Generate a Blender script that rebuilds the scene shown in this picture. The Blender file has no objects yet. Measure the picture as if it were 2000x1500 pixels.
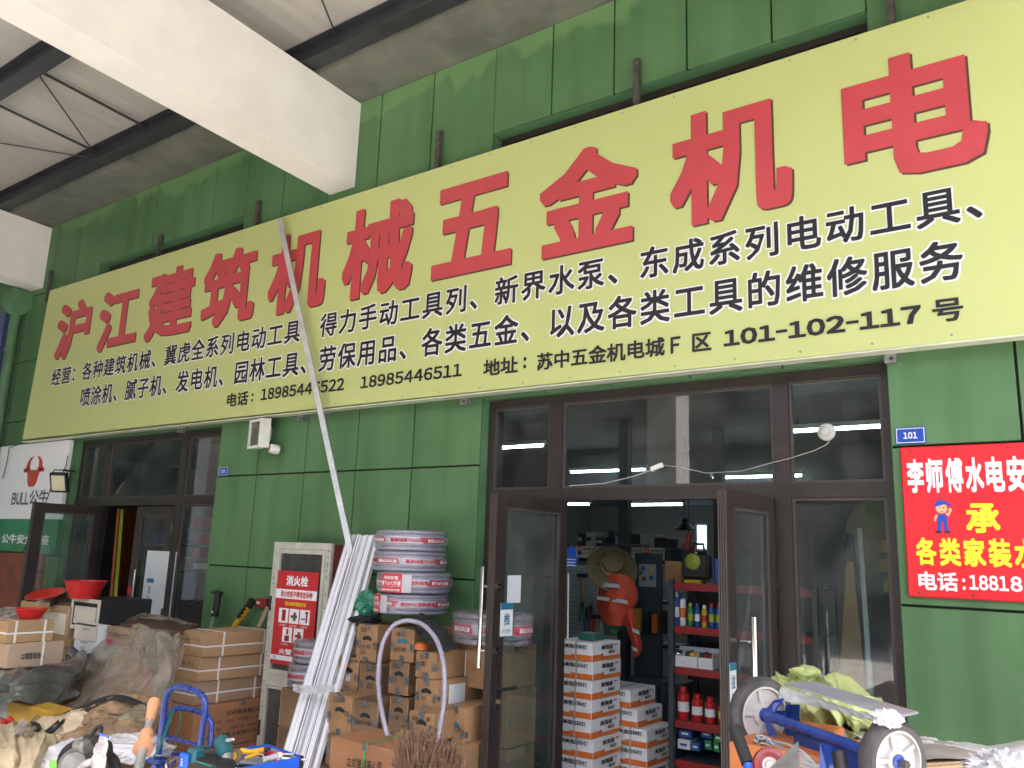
import bpy, bmesh, math, random
from mathutils import Vector, Matrix, noise
random.seed(7)
SC = bpy.context.scene
COL = SC.collection
# ------------------------------------------------------------ camera
cam_d = bpy.data.cameras.new('camera'); cam = bpy.data.objects.new('camera', cam_d); COL.objects.link(cam)
cam_d.sensor_width = 36.0; cam_d.lens = 29.325; cam_d.clip_start = 0.05; cam_d.clip_end = 400
_r = Vector((0.8107067, 0.5844122, 0.03488597)); _u = Vector((0.09050163, -0.18397141, 0.97875634)); _f = Vector((-0.57841517, 0.79032708, 0.20203711))
cam.matrix_world = Matrix(((_r.x, _u.x, -_f.x, 0.0), (_r.y, _u.y, -_f.y, -5.0), (_r.z, _u.z, -_f.z, 1.9), (0, 0, 0, 1)))
SC.camera = cam
# ------------------------------------------------------------ world, sun, exposure
W = bpy.data.worlds.new('World'); SC.world = W; W.use_nodes = True
nt = W.node_tree; bg = nt.nodes['Background']
sky = nt.nodes.new('ShaderNodeTexSky'); sky.sky_type = 'NISHITA'; sky.sun_disc = False
SUN_EL, SUN_AZ = math.radians(63), math.radians(150)      # azimuth clockwise from +Y
sky.sun_elevation = SUN_EL; sky.sun_rotation = SUN_AZ; sky.air_density = .8; sky.dust_density = 5.0; sky.ozone_density = .6
nt.links.new(sky.outputs[0], bg.inputs[0]); bg.inputs[1].default_value = 0.15
sd = bpy.data.lights.new('sun', 'SUN'); sd.energy = 3.0; sd.angle = math.radians(0.53); sd.color = (1, .95, .87)
sun = bpy.data.objects.new('sun', sd); COL.objects.link(sun)
dirv = Vector((math.sin(SUN_AZ)*math.cos(SUN_EL), math.cos(SUN_AZ)*math.cos(SUN_EL), math.sin(SUN_EL)))
sun.rotation_euler = dirv.to_track_quat('Z', 'Y').to_euler()
SC.view_settings.view_transform = 'Standard'; SC.view_settings.look = 'None'
SC.view_settings.gamma = 1; SC.view_settings.use_curve_mapping = False
SC.view_settings.exposure = 2.7
SC.cycles.max_bounces = 10; SC.cycles.transparent_max_bounces = 16; SC.cycles.diffuse_bounces = 5
SC.cycles.use_denoising = True; SC.cycles.sample_clamp_indirect = 8

# ------------------------------------------------------------ materials
M = {}
def lin(c): return tuple(((v/12.92) if v <= .04045 else ((v+.055)/1.055)**2.4) for v in c)
def mat(name, col, rough=.6, metal=0., var=.12, scale=6., bump=0., bscale=60., spec=.5, col2=None, stretch=None, coat=0., lo=.35, hi=.65, emit=None, es=0., alpha=1.):
    m = bpy.data.materials.new(name); m.use_nodes = True; n = m.node_tree; p = n.nodes['Principled BSDF']
    p.inputs['Roughness'].default_value = rough; p.inputs['Metallic'].default_value = metal
    p.inputs['Specular IOR Level'].default_value = spec; p.inputs['Coat Weight'].default_value = coat
    tc = n.nodes.new('ShaderNodeTexCoord'); mp = n.nodes.new('ShaderNodeMapping')
    if stretch: mp.inputs['Scale'].default_value = stretch
    n.links.new(tc.outputs['Object'], mp.inputs[0])
    if var > 0 or col2:
        nz = n.nodes.new('ShaderNodeTexNoise'); nz.inputs['Scale'].default_value = scale; nz.inputs['Detail'].default_value = 6; nz.inputs['Roughness'].default_value = .62
        n.links.new(mp.outputs[0], nz.inputs['Vector'])
        cr = n.nodes.new('ShaderNodeValToRGB'); cr.color_ramp.elements[0].position = lo; cr.color_ramp.elements[1].position = hi
        a = col2 if col2 else tuple(c*(1-var) for c in col); b = col if col2 else tuple(min(1, c*(1+var)) for c in col)
        cr.color_ramp.elements[0].color = (*a, 1); cr.color_ramp.elements[1].color = (*b, 1)
        n.links.new(nz.outputs[0], cr.inputs[0]); n.links.new(cr.outputs[0], p.inputs['Base Color'])
        rr = n.nodes.new('ShaderNodeMapRange'); rr.inputs[3].default_value = max(.03, rough-.08); rr.inputs[4].default_value = min(1, rough+.08)
        n.links.new(nz.outputs[0], rr.inputs[0]); n.links.new(rr.outputs[0], p.inputs['Roughness'])
    else:
        p.inputs['Base Color'].default_value = (*col, 1)
    if bump > 0:
        nb = n.nodes.new('ShaderNodeTexNoise'); nb.inputs['Scale'].default_value = bscale; nb.inputs['Detail'].default_value = 4
        n.links.new(mp.outputs[0], nb.inputs['Vector'])
        bp = n.nodes.new('ShaderNodeBump'); bp.inputs['Strength'].default_value = bump; bp.inputs['Distance'].default_value = .01
        n.links.new(nb.outputs[0], bp.inputs['Height']); n.links.new(bp.outputs[0], p.inputs['Normal'])
    if emit:
        p.inputs['Emission Color'].default_value = (*emit, 1); p.inputs['Emission Strength'].default_value = es
    M[name] = m; return m
def glassmat(name, tint=(.8, .88, .86), dirt=.10, dirtcol=(.45, .46, .44), rough=.02, dscale=3.):
    """thin pane: clear, mirror by Fresnel, with a film of dust"""
    m = bpy.data.materials.new(name); m.use_nodes = True; n = m.node_tree
    for x in list(n.nodes): n.nodes.remove(x)
    out = n.nodes.new('ShaderNodeOutputMaterial'); tr = n.nodes.new('ShaderNodeBsdfTransparent'); gl = n.nodes.new('ShaderNodeBsdfGlossy'); df = n.nodes.new('ShaderNodeBsdfDiffuse')
    tr.inputs[0].default_value = (*tint, 1); gl.inputs['Roughness'].default_value = rough; df.inputs[0].default_value = (*dirtcol, 1)
    fr = n.nodes.new('ShaderNodeFresnel'); fr.inputs[0].default_value = 1.55
    m1 = n.nodes.new('ShaderNodeMixShader'); m2 = n.nodes.new('ShaderNodeMixShader')
    mul = n.nodes.new('ShaderNodeMath'); mul.operation = 'MULTIPLY_ADD'; mul.inputs[1].default_value = 1.5; mul.inputs[2].default_value = .02; mul.use_clamp = True
    geo = n.nodes.new('ShaderNodeNewGeometry'); inv = n.nodes.new('ShaderNodeMath'); inv.operation = 'SUBTRACT'; inv.inputs[0].default_value = 1; n.links.new(geo.outputs['Backfacing'], inv.inputs[1])
    ff = n.nodes.new('ShaderNodeMath'); ff.operation = 'MULTIPLY'; n.links.new(mul.outputs[0], ff.inputs[0]); n.links.new(inv.outputs[0], ff.inputs[1])
    n.links.new(fr.outputs[0], mul.inputs[0]); n.links.new(ff.outputs[0], m1.inputs[0]); n.links.new(tr.outputs[0], m1.inputs[1]); n.links.new(gl.outputs[0], m1.inputs[2])
    tc = n.nodes.new('ShaderNodeTexCoord'); nz = n.nodes.new('ShaderNodeTexNoise'); nz.inputs['Scale'].default_value = dscale; nz.inputs['Detail'].default_value = 8; nz.inputs['Distortion'].default_value = 1.2
    mr = n.nodes.new('ShaderNodeMapRange'); mr.inputs[1].default_value = .35; mr.inputs[2].default_value = .75; mr.inputs[3].default_value = dirt*.35; mr.inputs[4].default_value = dirt*1.7
    n.links.new(tc.outputs['Object'], nz.inputs['Vector']); n.links.new(nz.outputs[0], mr.inputs[0]); 
    dd = n.nodes.new('ShaderNodeMath'); dd.operation = 'MULTIPLY'; n.links.new(mr.outputs[0], dd.inputs[0]); n.links.new(inv.outputs[0], dd.inputs[1]); n.links.new(dd.outputs[0], m2.inputs[0])
    n.links.new(m1.outputs[0], m2.inputs[1]); n.links.new(df.outputs[0], m2.inputs[2]); n.links.new(m2.outputs[0], out.inputs[0])
    M[name] = m; return m
def filmmat(name, col=(.62, .56, .46), trans=.6, rough=.18, tint=(.93, .9, .84), spec=.25):
    m = bpy.data.materials.new(name); m.use_nodes = True; n = m.node_tree
    for x in list(n.nodes): n.nodes.remove(x)
    out = n.nodes.new('ShaderNodeOutputMaterial'); tr = n.nodes.new('ShaderNodeBsdfTransparent'); gl = n.nodes.new('ShaderNodeBsdfGlossy'); df = n.nodes.new('ShaderNodeBsdfDiffuse')
    tl = n.nodes.new('ShaderNodeBsdfTranslucent'); tl.inputs[0].default_value = (*col, 1)
    tr.inputs[0].default_value = (*tint, 1); gl.inputs['Roughness'].default_value = rough; df.inputs[0].default_value = (*col, 1)
    a = n.nodes.new('ShaderNodeMixShader'); a.inputs[0].default_value = .35; n.links.new(df.outputs[0], a.inputs[1]); n.links.new(tl.outputs[0], a.inputs[2])
    b = n.nodes.new('ShaderNodeMixShader'); n.links.new(a.outputs[0], b.inputs[1]); n.links.new(tr.outputs[0], b.inputs[2])
    tc = n.nodes.new('ShaderNodeTexCoord'); nz = n.nodes.new('ShaderNodeTexNoise'); nz.inputs['Scale'].default_value = 5; nz.inputs['Detail'].default_value = 6
    mr = n.nodes.new('ShaderNodeMapRange'); mr.inputs[1].default_value = .3; mr.inputs[2].default_value = .7; mr.inputs[3].default_value = max(0, trans-.3); mr.inputs[4].default_value = min(1, trans+.2)
    n.links.new(tc.outputs['Object'], nz.inputs['Vector']); n.links.new(nz.outputs[0], mr.inputs[0]); n.links.new(mr.outputs[0], b.inputs[0])
    nb = n.nodes.new('ShaderNodeTexNoise'); nb.inputs['Scale'].default_value = 9; nb.inputs['Detail'].default_value = 5; nb.inputs['Distortion'].default_value = 2.2; n.links.new(tc.outputs['Object'], nb.inputs['Vector'])
    bu = n.nodes.new('ShaderNodeBump'); bu.inputs['Strength'].default_value = .55; bu.inputs['Distance'].default_value = .03; n.links.new(nb.outputs[0], bu.inputs['Height'])
    for q_ in (gl, df): n.links.new(bu.outputs[0], q_.inputs['Normal'])
    fr = n.nodes.new('ShaderNodeLayerWeight'); fr.inputs[0].default_value = .5; n.links.new(bu.outputs[0], fr.inputs['Normal'])
    pw = n.nodes.new('ShaderNodeMath'); pw.operation = 'POWER'; pw.inputs[1].default_value = 2.5; n.links.new(fr.outputs['Facing'], pw.inputs[0])
    sc_ = n.nodes.new('ShaderNodeMath'); sc_.operation = 'MULTIPLY_ADD'; sc_.inputs[1].default_value = .6; sc_.inputs[2].default_value = spec*.28; n.links.new(pw.outputs[0], sc_.inputs[0])
    c = n.nodes.new('ShaderNodeMixShader'); n.links.new(sc_.outputs[0], c.inputs[0]); n.links.new(b.outputs[0], c.inputs[1]); n.links.new(gl.outputs[0], c.inputs[2])
    n.links.new(c.outputs[0], out.inputs[0]); M[name] = m; return m
def wallmat():
    """green wall paint: roller marks, grime, and paler touch-up strokes along the top"""
    m = bpy.data.materials.new('green_wall_paint'); m.use_nodes = True; n = m.node_tree; p = n.nodes['Principled BSDF']; L = n.links
    p.inputs['Roughness'].default_value = .55; p.inputs['Specular IOR Level'].default_value = .35
    tc = n.nodes.new('ShaderNodeTexCoord')
    def noi(sc, det, st=None):
        x = n.nodes.new('ShaderNodeTexNoise'); x.inputs['Scale'].default_value = sc; x.inputs['Detail'].default_value = det
        if st:
            mp = n.nodes.new('ShaderNodeMapping'); mp.inputs['Scale'].default_value = st; L.new(tc.outputs['Object'], mp.inputs[0]); L.new(mp.outputs[0], x.inputs['Vector'])
        else: L.new(tc.outputs['Object'], x.inputs['Vector'])
        return x
    a = noi(1.3, 5); cr = n.nodes.new('ShaderNodeValToRGB'); cr.color_ramp.elements[0].position = .3; cr.color_ramp.elements[1].position = .7
    cr.color_ramp.elements[0].color = (.070, .160, .064, 1); cr.color_ramp.elements[1].color = (.112, .225, .100, 1); L.new(a.outputs[0], cr.inputs[0])
    # vertical streaks of grime
    b = noi(4, 7, (1, 1, .10)); mr = n.nodes.new('ShaderNodeMapRange'); mr.inputs[1].default_value = .45; mr.inputs[2].default_value = .8; mr.inputs[3].default_value = 0; mr.inputs[4].default_value = .75; L.new(b.outputs[0], mr.inputs[0])
    mx = n.nodes.new('ShaderNodeMix'); mx.data_type = 'RGBA'; L.new(mr.outputs[0], mx.inputs[0]); L.new(cr.outputs[0], mx.inputs[6]); mx.inputs[7].default_value = (.052, .115, .046, 1)
    # speckles: chips showing plaster
    v = noi(38, 2); sp = n.nodes.new('ShaderNodeMapRange'); sp.inputs[1].default_value = .765; sp.inputs[2].default_value = .785; L.new(v.outputs[0], sp.inputs[0])
    mx3 = n.nodes.new('ShaderNodeMix'); mx3.data_type = 'RGBA'; L.new(sp.outputs[0], mx3.inputs[0]); L.new(mx.outputs[2], mx3.inputs[6]); mx3.inputs[7].default_value = (.35, .42, .3, 1)
    # touch-up band under the soffit, with a ragged lower edge
    s = n.nodes.new('ShaderNodeSeparateXYZ'); L.new(tc.outputs['Object'], s.inputs[0])
    c = noi(2.2, 5, (1, 1, .5)); ma = n.nodes.new('ShaderNodeMath'); ma.operation = 'MULTIPLY_ADD'; ma.inputs[1].default_value = .85; L.new(c.outputs[0], ma.inputs[0]); L.new(s.outputs[2], ma.inputs[2])
    c.inputs['Distortion'].default_value = 1.5; c.inputs['Scale'].default_value = 1.1
    gx = noi(.55, 2, (1, 1, .02)); gm = n.nodes.new('ShaderNodeMath'); gm.operation = 'MULTIPLY_ADD'; gm.inputs[1].default_value = .5; L.new(gx.outputs[0], gm.inputs[0]); L.new(ma.outputs[0], gm.inputs[2])
    gt = n.nodes.new('ShaderNodeMapRange'); gt.inputs[1].default_value = 6.665; gt.inputs[2].default_value = 6.73; gt.inputs[4].default_value = .6; L.new(gm.outputs[0], gt.inputs[0])
    mx2 = n.nodes.new('ShaderNodeMix'); mx2.data_type = 'RGBA'; L.new(gt.outputs[0], mx2.inputs[0]); L.new(mx3.outputs[2], mx2.inputs[6]); mx2.inputs[7].default_value = (.17, .31, .12, 1)
    L.new(mx2.outputs[2], p.inputs['Base Color'])
    nb = noi(90, 3); bp = n.nodes.new('ShaderNodeBump'); bp.inputs['Strength'].default_value = .12; bp.inputs['Distance'].default_value = .01; L.new(nb.outputs[0], bp.inputs['Height']); L.new(bp.outputs[0], p.inputs['Normal'])
    M['green'] = m
wallmat()
mat('joint', (.018, .024, .018), .9, var=.3, scale=20)
mat('reveal', (.09, .20, .095), .55, var=.12, scale=4, bump=.08)
mat('white_paint', (.80, .77, .73), .75, var=.05, scale=2, bump=.12, bscale=25)
mat('soffit', (.15, .155, .125), .85, var=.25, scale=2.2, bump=.1)
mat('sheet', (.44, .42, .385), .5, var=.08, scale=1.5, stretch=(1, .15, 1))
mat('steel_grey', (.030, .033, .038), .5, var=.25, scale=7)
mat('concrete', (.42, .41, .39), .85, var=.2, scale=1.2, bump=.2, bscale=30)
mat('banner', (.50, .55, .215), .42, var=.035, scale=1.6, bump=.05, bscale=3, lo=.2, hi=.8)
mat('banner_edge', (.6, .62, .5), .5, var=.1)
mat('red_print', (.50, .060, .072), .45, var=.05, scale=3)
mat('dark_print', (.012, .012, .016), .5, var=0)
mat('white_print', (.8, .8, .82), .5, var=0)
mat('yellow_print', (.85, .75, .03), .5, var=0)
mat('shadow_print', (.10, .045, .03), .5, var=0)
mat('blue_plate', (.012, .06, .38), .35, var=.06)
mat('red_sign', (.72, .018, .028), .35, var=.05, scale=3)
mat('frame', (.031, .024, .021), .38, var=.15, scale=8, spec=.5)
mat('frame_light', (.065, .053, .046), .35, var=.1, scale=8)
mat('rubber', (.012, .012, .012), .6, var=.2)
mat('rust', (.075, .062, .055), .7, var=.5, scale=20)
mat('galv', (.32, .33, .33), .4, .6, var=.2, scale=20)
mat('alu', (.62, .64, .68), .33, .55, var=.06, scale=4)
mat('alu_dull', (.50, .50, .50), .42, .3, var=.12, scale=9)
mat('chrome', (.7, .7, .7), .12, 1., var=0)
mat('lamp_white', (.72, .72, .66), .4, var=.1)
mat('inner_wall', (.34, .34, .34), .8, var=.08, scale=2)
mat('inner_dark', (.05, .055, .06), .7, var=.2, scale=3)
mat('tube', (1, 1, 1), .5, var=0, emit=(.85, .95, 1), es=4.5)
mat('grey_print', (.09, .085, .09), .5, var=0)
glassmat('glass', dirt=.10, dirtcol=(.3, .31, .3)); glassmat('glass_dirty', dirt=.13, dirtcol=(.3, .31, .3), dscale=1.7)
glassmat('glass_clear', dirt=.05)

# ------------------------------------------------------------ helpers
def acc(o):
    v = Vector((0, 0, 0))
    while o is not None: v += o.location; o = o.parent
    return v
class MB:
    def __init__(s): s.v = []; s.f = []
    def add(s, vs, fs):
        b = len(s.v); s.v += [tuple(x) for x in vs]; s.f += [tuple(i+b for i in f) for f in fs]; return s
    def box(s, x0, x1, y0, y1, z0, z1):
        if x0 > x1: x0, x1 = x1, x0
        if y0 > y1: y0, y1 = y1, y0
        if z0 > z1: z0, z1 = z1, z0
        return s.add([(x0,y0,z0),(x1,y0,z0),(x1,y1,z0),(x0,y1,z0),(x0,y0,z1),(x1,y0,z1),(x1,y1,z1),(x0,y1,z1)],
                     [(3,2,1,0),(4,5,6,7),(0,1,5,4),(1,2,6,5),(2,3,7,6),(3,0,4,7)])
    def cbox(s, x0, x1, y0, y1, z0, z1, c=.004):
        """box with chamfered edges"""
        b = bmesh.new(); bmesh.ops.create_cube(b, size=1)
        for v in b.verts: v.co = Vector(((x0+x1)/2+v.co.x*abs(x1-x0), (y0+y1)/2+v.co.y*abs(y1-y0), (z0+z1)/2+v.co.z*abs(z1-z0)))
        c = min(c, abs(x1-x0)*.3, abs(y1-y0)*.3, abs(z1-z0)*.3)
        bmesh.ops.bevel(b, geom=b.edges[:], offset=c, segments=1, affect='EDGES', profile=.5)
        b.verts.index_update(); s.add([v.co[:] for v in b.verts], [[v.index for v in f.verts] for f in b.faces]); b.free(); return s
    def quad(s, a, b, c, d, t=0.):
        """slab on the quad a,b,c,d, thickened by t against its normal"""
        a, b, c, d = map(Vector, (a, b, c, d)); n = (b-a).cross(d-a).normalized()
        if t == 0: return s.add([a, b, c, d], [(0,1,2,3)])
        k = -n*t; return s.add([a, b, c, d, a+k, b+k, c+k, d+k], [(0,1,2,3),(7,6,5,4),(1,0,4,5),(2,1,5,6),(3,2,6,7),(0,3,7,4)])
    def tube(s, pts, r, n=8, caps=True):
        pts = [Vector(p) for p in pts]; rs = r if isinstance(r, (list, tuple)) else [r]*len(pts); rings = []
        up = None
        for i, p in enumerate(pts):
            t = (pts[min(i+1, len(pts)-1)]-pts[max(i-1, 0)]).normalized()
            if up is None: up = Vector((0, 0, 1)) if abs(t.z) < .9 else Vector((1, 0, 0))
            a = t.cross(up).normalized(); up = a.cross(t).normalized()
            rings.append([p+a*math.cos(2*math.pi*k/n)*rs[i]+up*math.sin(2*math.pi*k/n)*rs[i] for k in range(n)])
        vs = [q for R_ in rings for q in R_]; fs = []
        for i in range(len(pts)-1):
            for k in range(n): fs.append((i*n+k, i*n+(k+1) % n, (i+1)*n+(k+1) % n, (i+1)*n+k))
        if caps: fs += [tuple(range(n))[::-1], tuple(range((len(pts)-1)*n, len(pts)*n))]
        return s.add(vs, fs)
    def bar(s, a, b, w, h, up=(0, 0, 1)):
        """rectangular bar from a to b, w across, h along up"""
        a, b = Vector(a), Vector(b); t = (b-a).normalized(); x = t.cross(Vector(up)).normalized(); y = x.cross(t).normalized()
        o = [(-1,-1),(1,-1),(1,1),(-1,1)]
        return s.add([p+x*i*w/2+y*j*h/2 for p in (a, b) for i, j in o], [(3,2,1,0),(4,5,6,7),(0,1,5,4),(1,2,6,5),(2,3,7,6),(3,0,4,7)])
    def lathe(s, prof, c, axis=(0, 0, 1), n=28, close=False):
        """profile of (radius, height) spun round axis at c"""
        c = Vector(c); q = Vector((0, 0, 1)).rotation_difference(Vector(axis).normalized()); vs = []; fs = []
        for r, h in prof:
            for k in range(n):
                a = 2*math.pi*k/n; vs.append(c+q @ Vector((r*math.cos(a), r*math.sin(a), h)))
        m = len(prof)
        for i in range(m-1 if not close else m):
            j = (i+1) % m
            for k in range(n): fs.append((i*n+k, i*n+(k+1) % n, j*n+(k+1) % n, j*n+k))
        if not close:
            if prof[0][0] > 1e-4: fs.append(tuple(range(n))[::-1])
            if prof[-1][0] > 1e-4: fs.append(tuple(range((m-1)*n, m*n)))
        return s.add(vs, fs)
    def sheet(s, ctrl, nu=40, nv=40, amp=.02, freq=4., seed=0, fold=1., ridge=False, pf=None):
        """smooth surface through a grid of control points, with noise folds"""
        R_ = len(ctrl); C_ = len(ctrl[0]); ctrl = [[Vector(p) for p in row] for row in ctrl]
        def cr(p0, p1, p2, p3, t): return .5*((2*p1)+(p2-p0)*t+(2*p0-5*p1+4*p2-p3)*t*t+(3*p1-p0-3*p2+p3)*t**3)
        def ev(L, t):
            n = len(L)-1; x = t*n; i = min(int(x), n-1); t = x-i
            return cr(L[max(i-1, 0)], L[i], L[i+1], L[min(i+2, n)], t)
        P = [[None]*(nv+1) for _ in range(nu+1)]
        for i in range(nu+1):
            rowp = None
            for j in range(nv+1):
                P[i][j] = ev([ev([ctrl[r][c] for r in range(R_)], i/nu) for c in range(C_)], j/nv) if rowp is None else None
        b = len(s.v); out = []
        for i in range(nu+1):
            for j in range(nv+1):
                a = P[min(i+1, nu)][j]-P[max(i-1, 0)][j]; c = P[i][min(j+1, nv)]-P[i][max(j-1, 0)]
                n = a.cross(c); n = n.normalized() if n.length > 1e-9 else Vector((0, 0, 1)); p = P[i][j]
                q = Vector((p.x*freq*fold, p.y*freq*fold, p.z*freq))+Vector((seed*7.3, seed*3.1, seed))
                if pf:                                   # long folds running along the cloth
                    w_ = noise.noise_vector(Vector((i/nu*2.2, j/nv*2.2, seed)))*.35
                    q = Vector(((i/nu+w_.x)*pf[0], (j/nv+w_.y)*pf[1], seed*3.7)); q2 = Vector(((i/nu-w_.y)*pf[0]*2.3+9, (j/nv+w_.x)*pf[1]*2.1, seed))
                    out.append(p+n*amp*(1.0*noise.noise(q)+.42*(1-min(1, abs(noise.noise(q*.9+Vector((5, 5, 5))))*2.4))**2+.12*(1-min(1, abs(noise.noise(q2))*2.4))**2-.2)); continue
                d = noise.noise(q)
                if ridge:
                    q = q+noise.noise_vector(q*.45)*1.3; d = .75*(1-min(1, abs(noise.noise(q*.9))*2.4))**2+.45*(1-min(1, abs(noise.noise(q*2.1))*2.2))**2-.35+.5*noise.noise(q*.5)
                else: d += .5*noise.noise(q*2.2)+.25*noise.noise(q*4.6)
                out.append(p+n*amp*d)
        s.v += [tuple(x) for x in out]; m = nv+1
        s.f += [(b+i*m+j, b+i*m+j+1, b+(i+1)*m+j+1, b+(i+1)*m+j) for i in range(nu) for j in range(nv)]
        return s
    def lump(s, c, r, amp=.2, freq=2., seed=0, sub=4, flat=None, rot=0., ridge=True):
        """crumpled sack: a ball pushed about by folded noise"""
        b = bmesh.new(); bmesh.ops.create_icosphere(b, subdivisions=sub, radius=1); c = Vector(c); rm = Matrix.Rotation(rot, 3, 'Z')
        for v in b.verts:
            p = v.co.normalized(); o_ = Vector((seed*5.1, seed*2.7, seed))
            if ridge:
                q = p*freq+o_+noise.noise_vector(p*1.3+o_)*1.2; q1 = Vector((q.x, q.y*.55+q.z*.3, q.z*.7)); n1 = 1-min(1, abs(noise.noise(q1*1.1))*2.6); n2 = 1-min(1, abs(noise.noise(Vector((q.y*.6, q.x, q.z))*2.3))*2.4)
                d = .55*n1**2+.28*n2**3+.5*noise.noise(p*1.4+o_)-.2
            else: q = p*freq+o_; d = noise.noise(q)+.4*noise.noise(q*2.3)
            w = p*(1+amp*d); w = Vector((w.x*r[0], w.y*r[1], w.z*r[2]))
            if flat is not None and w.z < flat: w.z = flat+.15*(w.z-flat)
            v.co = c+rm @ w
        b.verts.index_update(); s.add([v.co[:] for v in b.verts], [[v.index for v in f.verts] for f in b.faces]); b.free(); return s
    def build(s, name, m, parent=None, smooth=False, **props):
        o0 = acc(parent) if parent is not None else Vector((0, 0, 0))
        me = bpy.data.meshes.new(name); me.from_pydata([tuple(Vector(v)-o0) for v in s.v], [], s.f)
        bm_ = bmesh.new(); bm_.from_mesh(me); bmesh.ops.recalc_face_normals(bm_, faces=bm_.faces[:]); bm_.to_mesh(me); bm_.free()
        me.materials.append(M[m] if isinstance(m, str) else m)
        if smooth:
            for p in me.polygons: p.use_smooth = True
            if smooth != 'full':
                try: me.set_sharp_from_angle(angle=math.radians(38))
                except Exception: pass
        o = bpy.data.objects.new(name, me); COL.objects.link(o)
        if parent is not None: o.parent = parent
        for k, v in props.items(): o[k] = v
        return o
def thing(name, label, cat, loc=(0, 0, 0), group=None, kind=None):
    o = bpy.data.objects.new(name, None); COL.objects.link(o); o.location = loc; o.empty_display_size = .1
    if label: o['label'] = label
    if cat: o['category'] = cat
    if group: o['group'] = group
    if kind: o['kind'] = kind
    return o
def tag(o, label, cat, group=None, kind=None):
    o['label'] = label; o['category'] = cat
    if group: o['group'] = group
    if kind: o['kind'] = kind
    return o
def copy_tree(o, parent=None):
    c = o.copy(); COL.objects.link(c)
    if parent is not None: c.parent = parent
    for ch in list(o.children): copy_tree(ch, c)
    return c
_tc = {}
def _raw(s, space):
    k = (s, space)
    if k not in _tc:
        cu = bpy.data.curves.new('txt', 'FONT'); cu.body = s; cu.resolution_u = 2; cu.space_character = space
        o = bpy.data.objects.new('txt', cu); COL.objects.link(o); bpy.context.view_layer.update()
        me = bpy.data.meshes.new_from_object(o.evaluated_get(bpy.context.evaluated_depsgraph_get()))
        _tc[k] = ([(v.co.x, v.co.y) for v in me.vertices], [tuple(p.vertices) for p in me.polygons])
        bpy.data.objects.remove(o); bpy.data.curves.remove(cu); bpy.data.meshes.remove(me)
    return _tc[k]
def glyphs(s, bold=.0, space=1.):
    """outline of the text; bold fattens it by laying shifted copies over each other a hair apart in depth"""
    if all(33 <= ord(c) < 127 or c == ' ' for c in s) and len(s) > 0 and s != ':':   # latin and digits in the plain grotesque cut
        V0, F0, x = [], [], 0.
        for c in s:
            if c == ' ': x += .3; continue
            vs, fs = _raw(chr(ord(c)+0xFEE0), 1.); k_ = .45 if c == '-' else 1.; vs = [(v[0]*k_, v[1]) for v in vs]; l = min(v[0] for v in vs); w = max(v[0] for v in vs)-l; adv = max(w, .42 if c.isdigit() else 0)
            b_ = len(V0); V0 += [(v[0]-l+x+(adv-w)/2, v[1]) for v in vs]; F0 += [tuple(i+b_ for i in f) for f in fs]; x += adv+.10
        vs, fs = V0, F0
    else: vs, fs = _raw(s, space)
    if bold <= 0: return [(x, y, 0.) for x, y in vs], fs
    n = 5 if bold == .0315 else 1 if bold < .03 else 2
    sh = [(i*bold/n, j*bold/n) for i in range(-n, n+1) for j in range(-n, n+1)]
    if n >= 2: sh = [q for q in sh if max(abs(q[0]), abs(q[1])) > bold*.9 or (q[0] == 0 and q[1] == 0)]
    V, F = [], []
    for q, (dx, dy) in enumerate(sh):
        b_ = len(V); V += [(x+dx, y+dy, q*(.00008 if n < 5 else .00004)) for x, y in vs]; F += [tuple(i+b_ for i in f) for f in fs]
    return V, F
def letter(mb, s, o, u, v, w, h, bold=.03, ref=None, space=1.):
    """set the text s flat in the rectangle o + u*w + v*h (u, v unit vectors); ref: text whose bounds give the fit"""
    vs, fs = glyphs(s, bold, space)
    if not vs: return mb
    rv = glyphs(ref or s, bold if ref is None else 0.03, space)[0] if ref else vs
    x0 = min(a[0] for a in rv); x1 = max(a[0] for a in rv); y0 = min(a[1] for a in rv); y1 = max(a[1] for a in rv)
    o, u, v = Vector(o), Vector(u).normalized(), Vector(v).normalized(); nn = u.cross(v)
    return mb.add([o+u*((a-x0)/max(1e-6, x1-x0)*w)+v*((b-y0)/max(1e-6, y1-y0)*h)+nn*c for a, b, c in vs], fs)
EX, EZ = Vector((1, 0, 0)), Vector((0, 0, 1))

# ------------------------------------------------------------ ground
MB().box(-60, 60, -60, 14, -.2, 0).build('ground', 'concrete', kind='structure')

# the row of market shops across the yard
mat('far_wall', (.05, .10, .06), .8, var=.15, scale=.5); mat('far_dark', (.02, .022, .025), .3, var=.1); mat('far_blue', (.03, .05, .16), .5, var=.1); mat('far_pale', (.13, .13, .12), .8, var=.1)
opp = thing('market_building', 'long dark green market building across the yard, seen only mirrored in the glass', 'building', (0, -20, 0))
MB().box(-50, 34, -32, -20, 0, 9.5).build('wall', 'far_wall', opp)
MB().box(-50, 34, -20, -17, 6.2, 6.5).build('canopy', 'far_pale', opp)
for i in range(14):
    x = -48+i*6.05
    MB().box(x, x+.4, -20, -17, 5.5, 6.2).build('beam', 'far_pale', opp); MB().box(x, x+.4, -17.4, -17, 0, 5.5).build('column', 'far_pale', opp)
    MB().box(x+.9, x+5.6, -19.98, -19.9, 3.2, 4.9).build('signboard', 'far_blue' if i % 2 else 'far_wall', opp)
    MB().box(x+1.2, x+4.9, -19.99, -19.95, .1, 3.0).build('shop_window', 'far_dark', opp)
yr = MB().box(-34, -7.5, -19.5, -7.35, 6.75, 6.85).build('added_shade_roof', 'sheet'); tag(yr, 'added sheet roof, out of view over the left of the yard, shading that side', 'roof')  # added roof behind the camera: blocks sky so the left end falls darker
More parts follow.
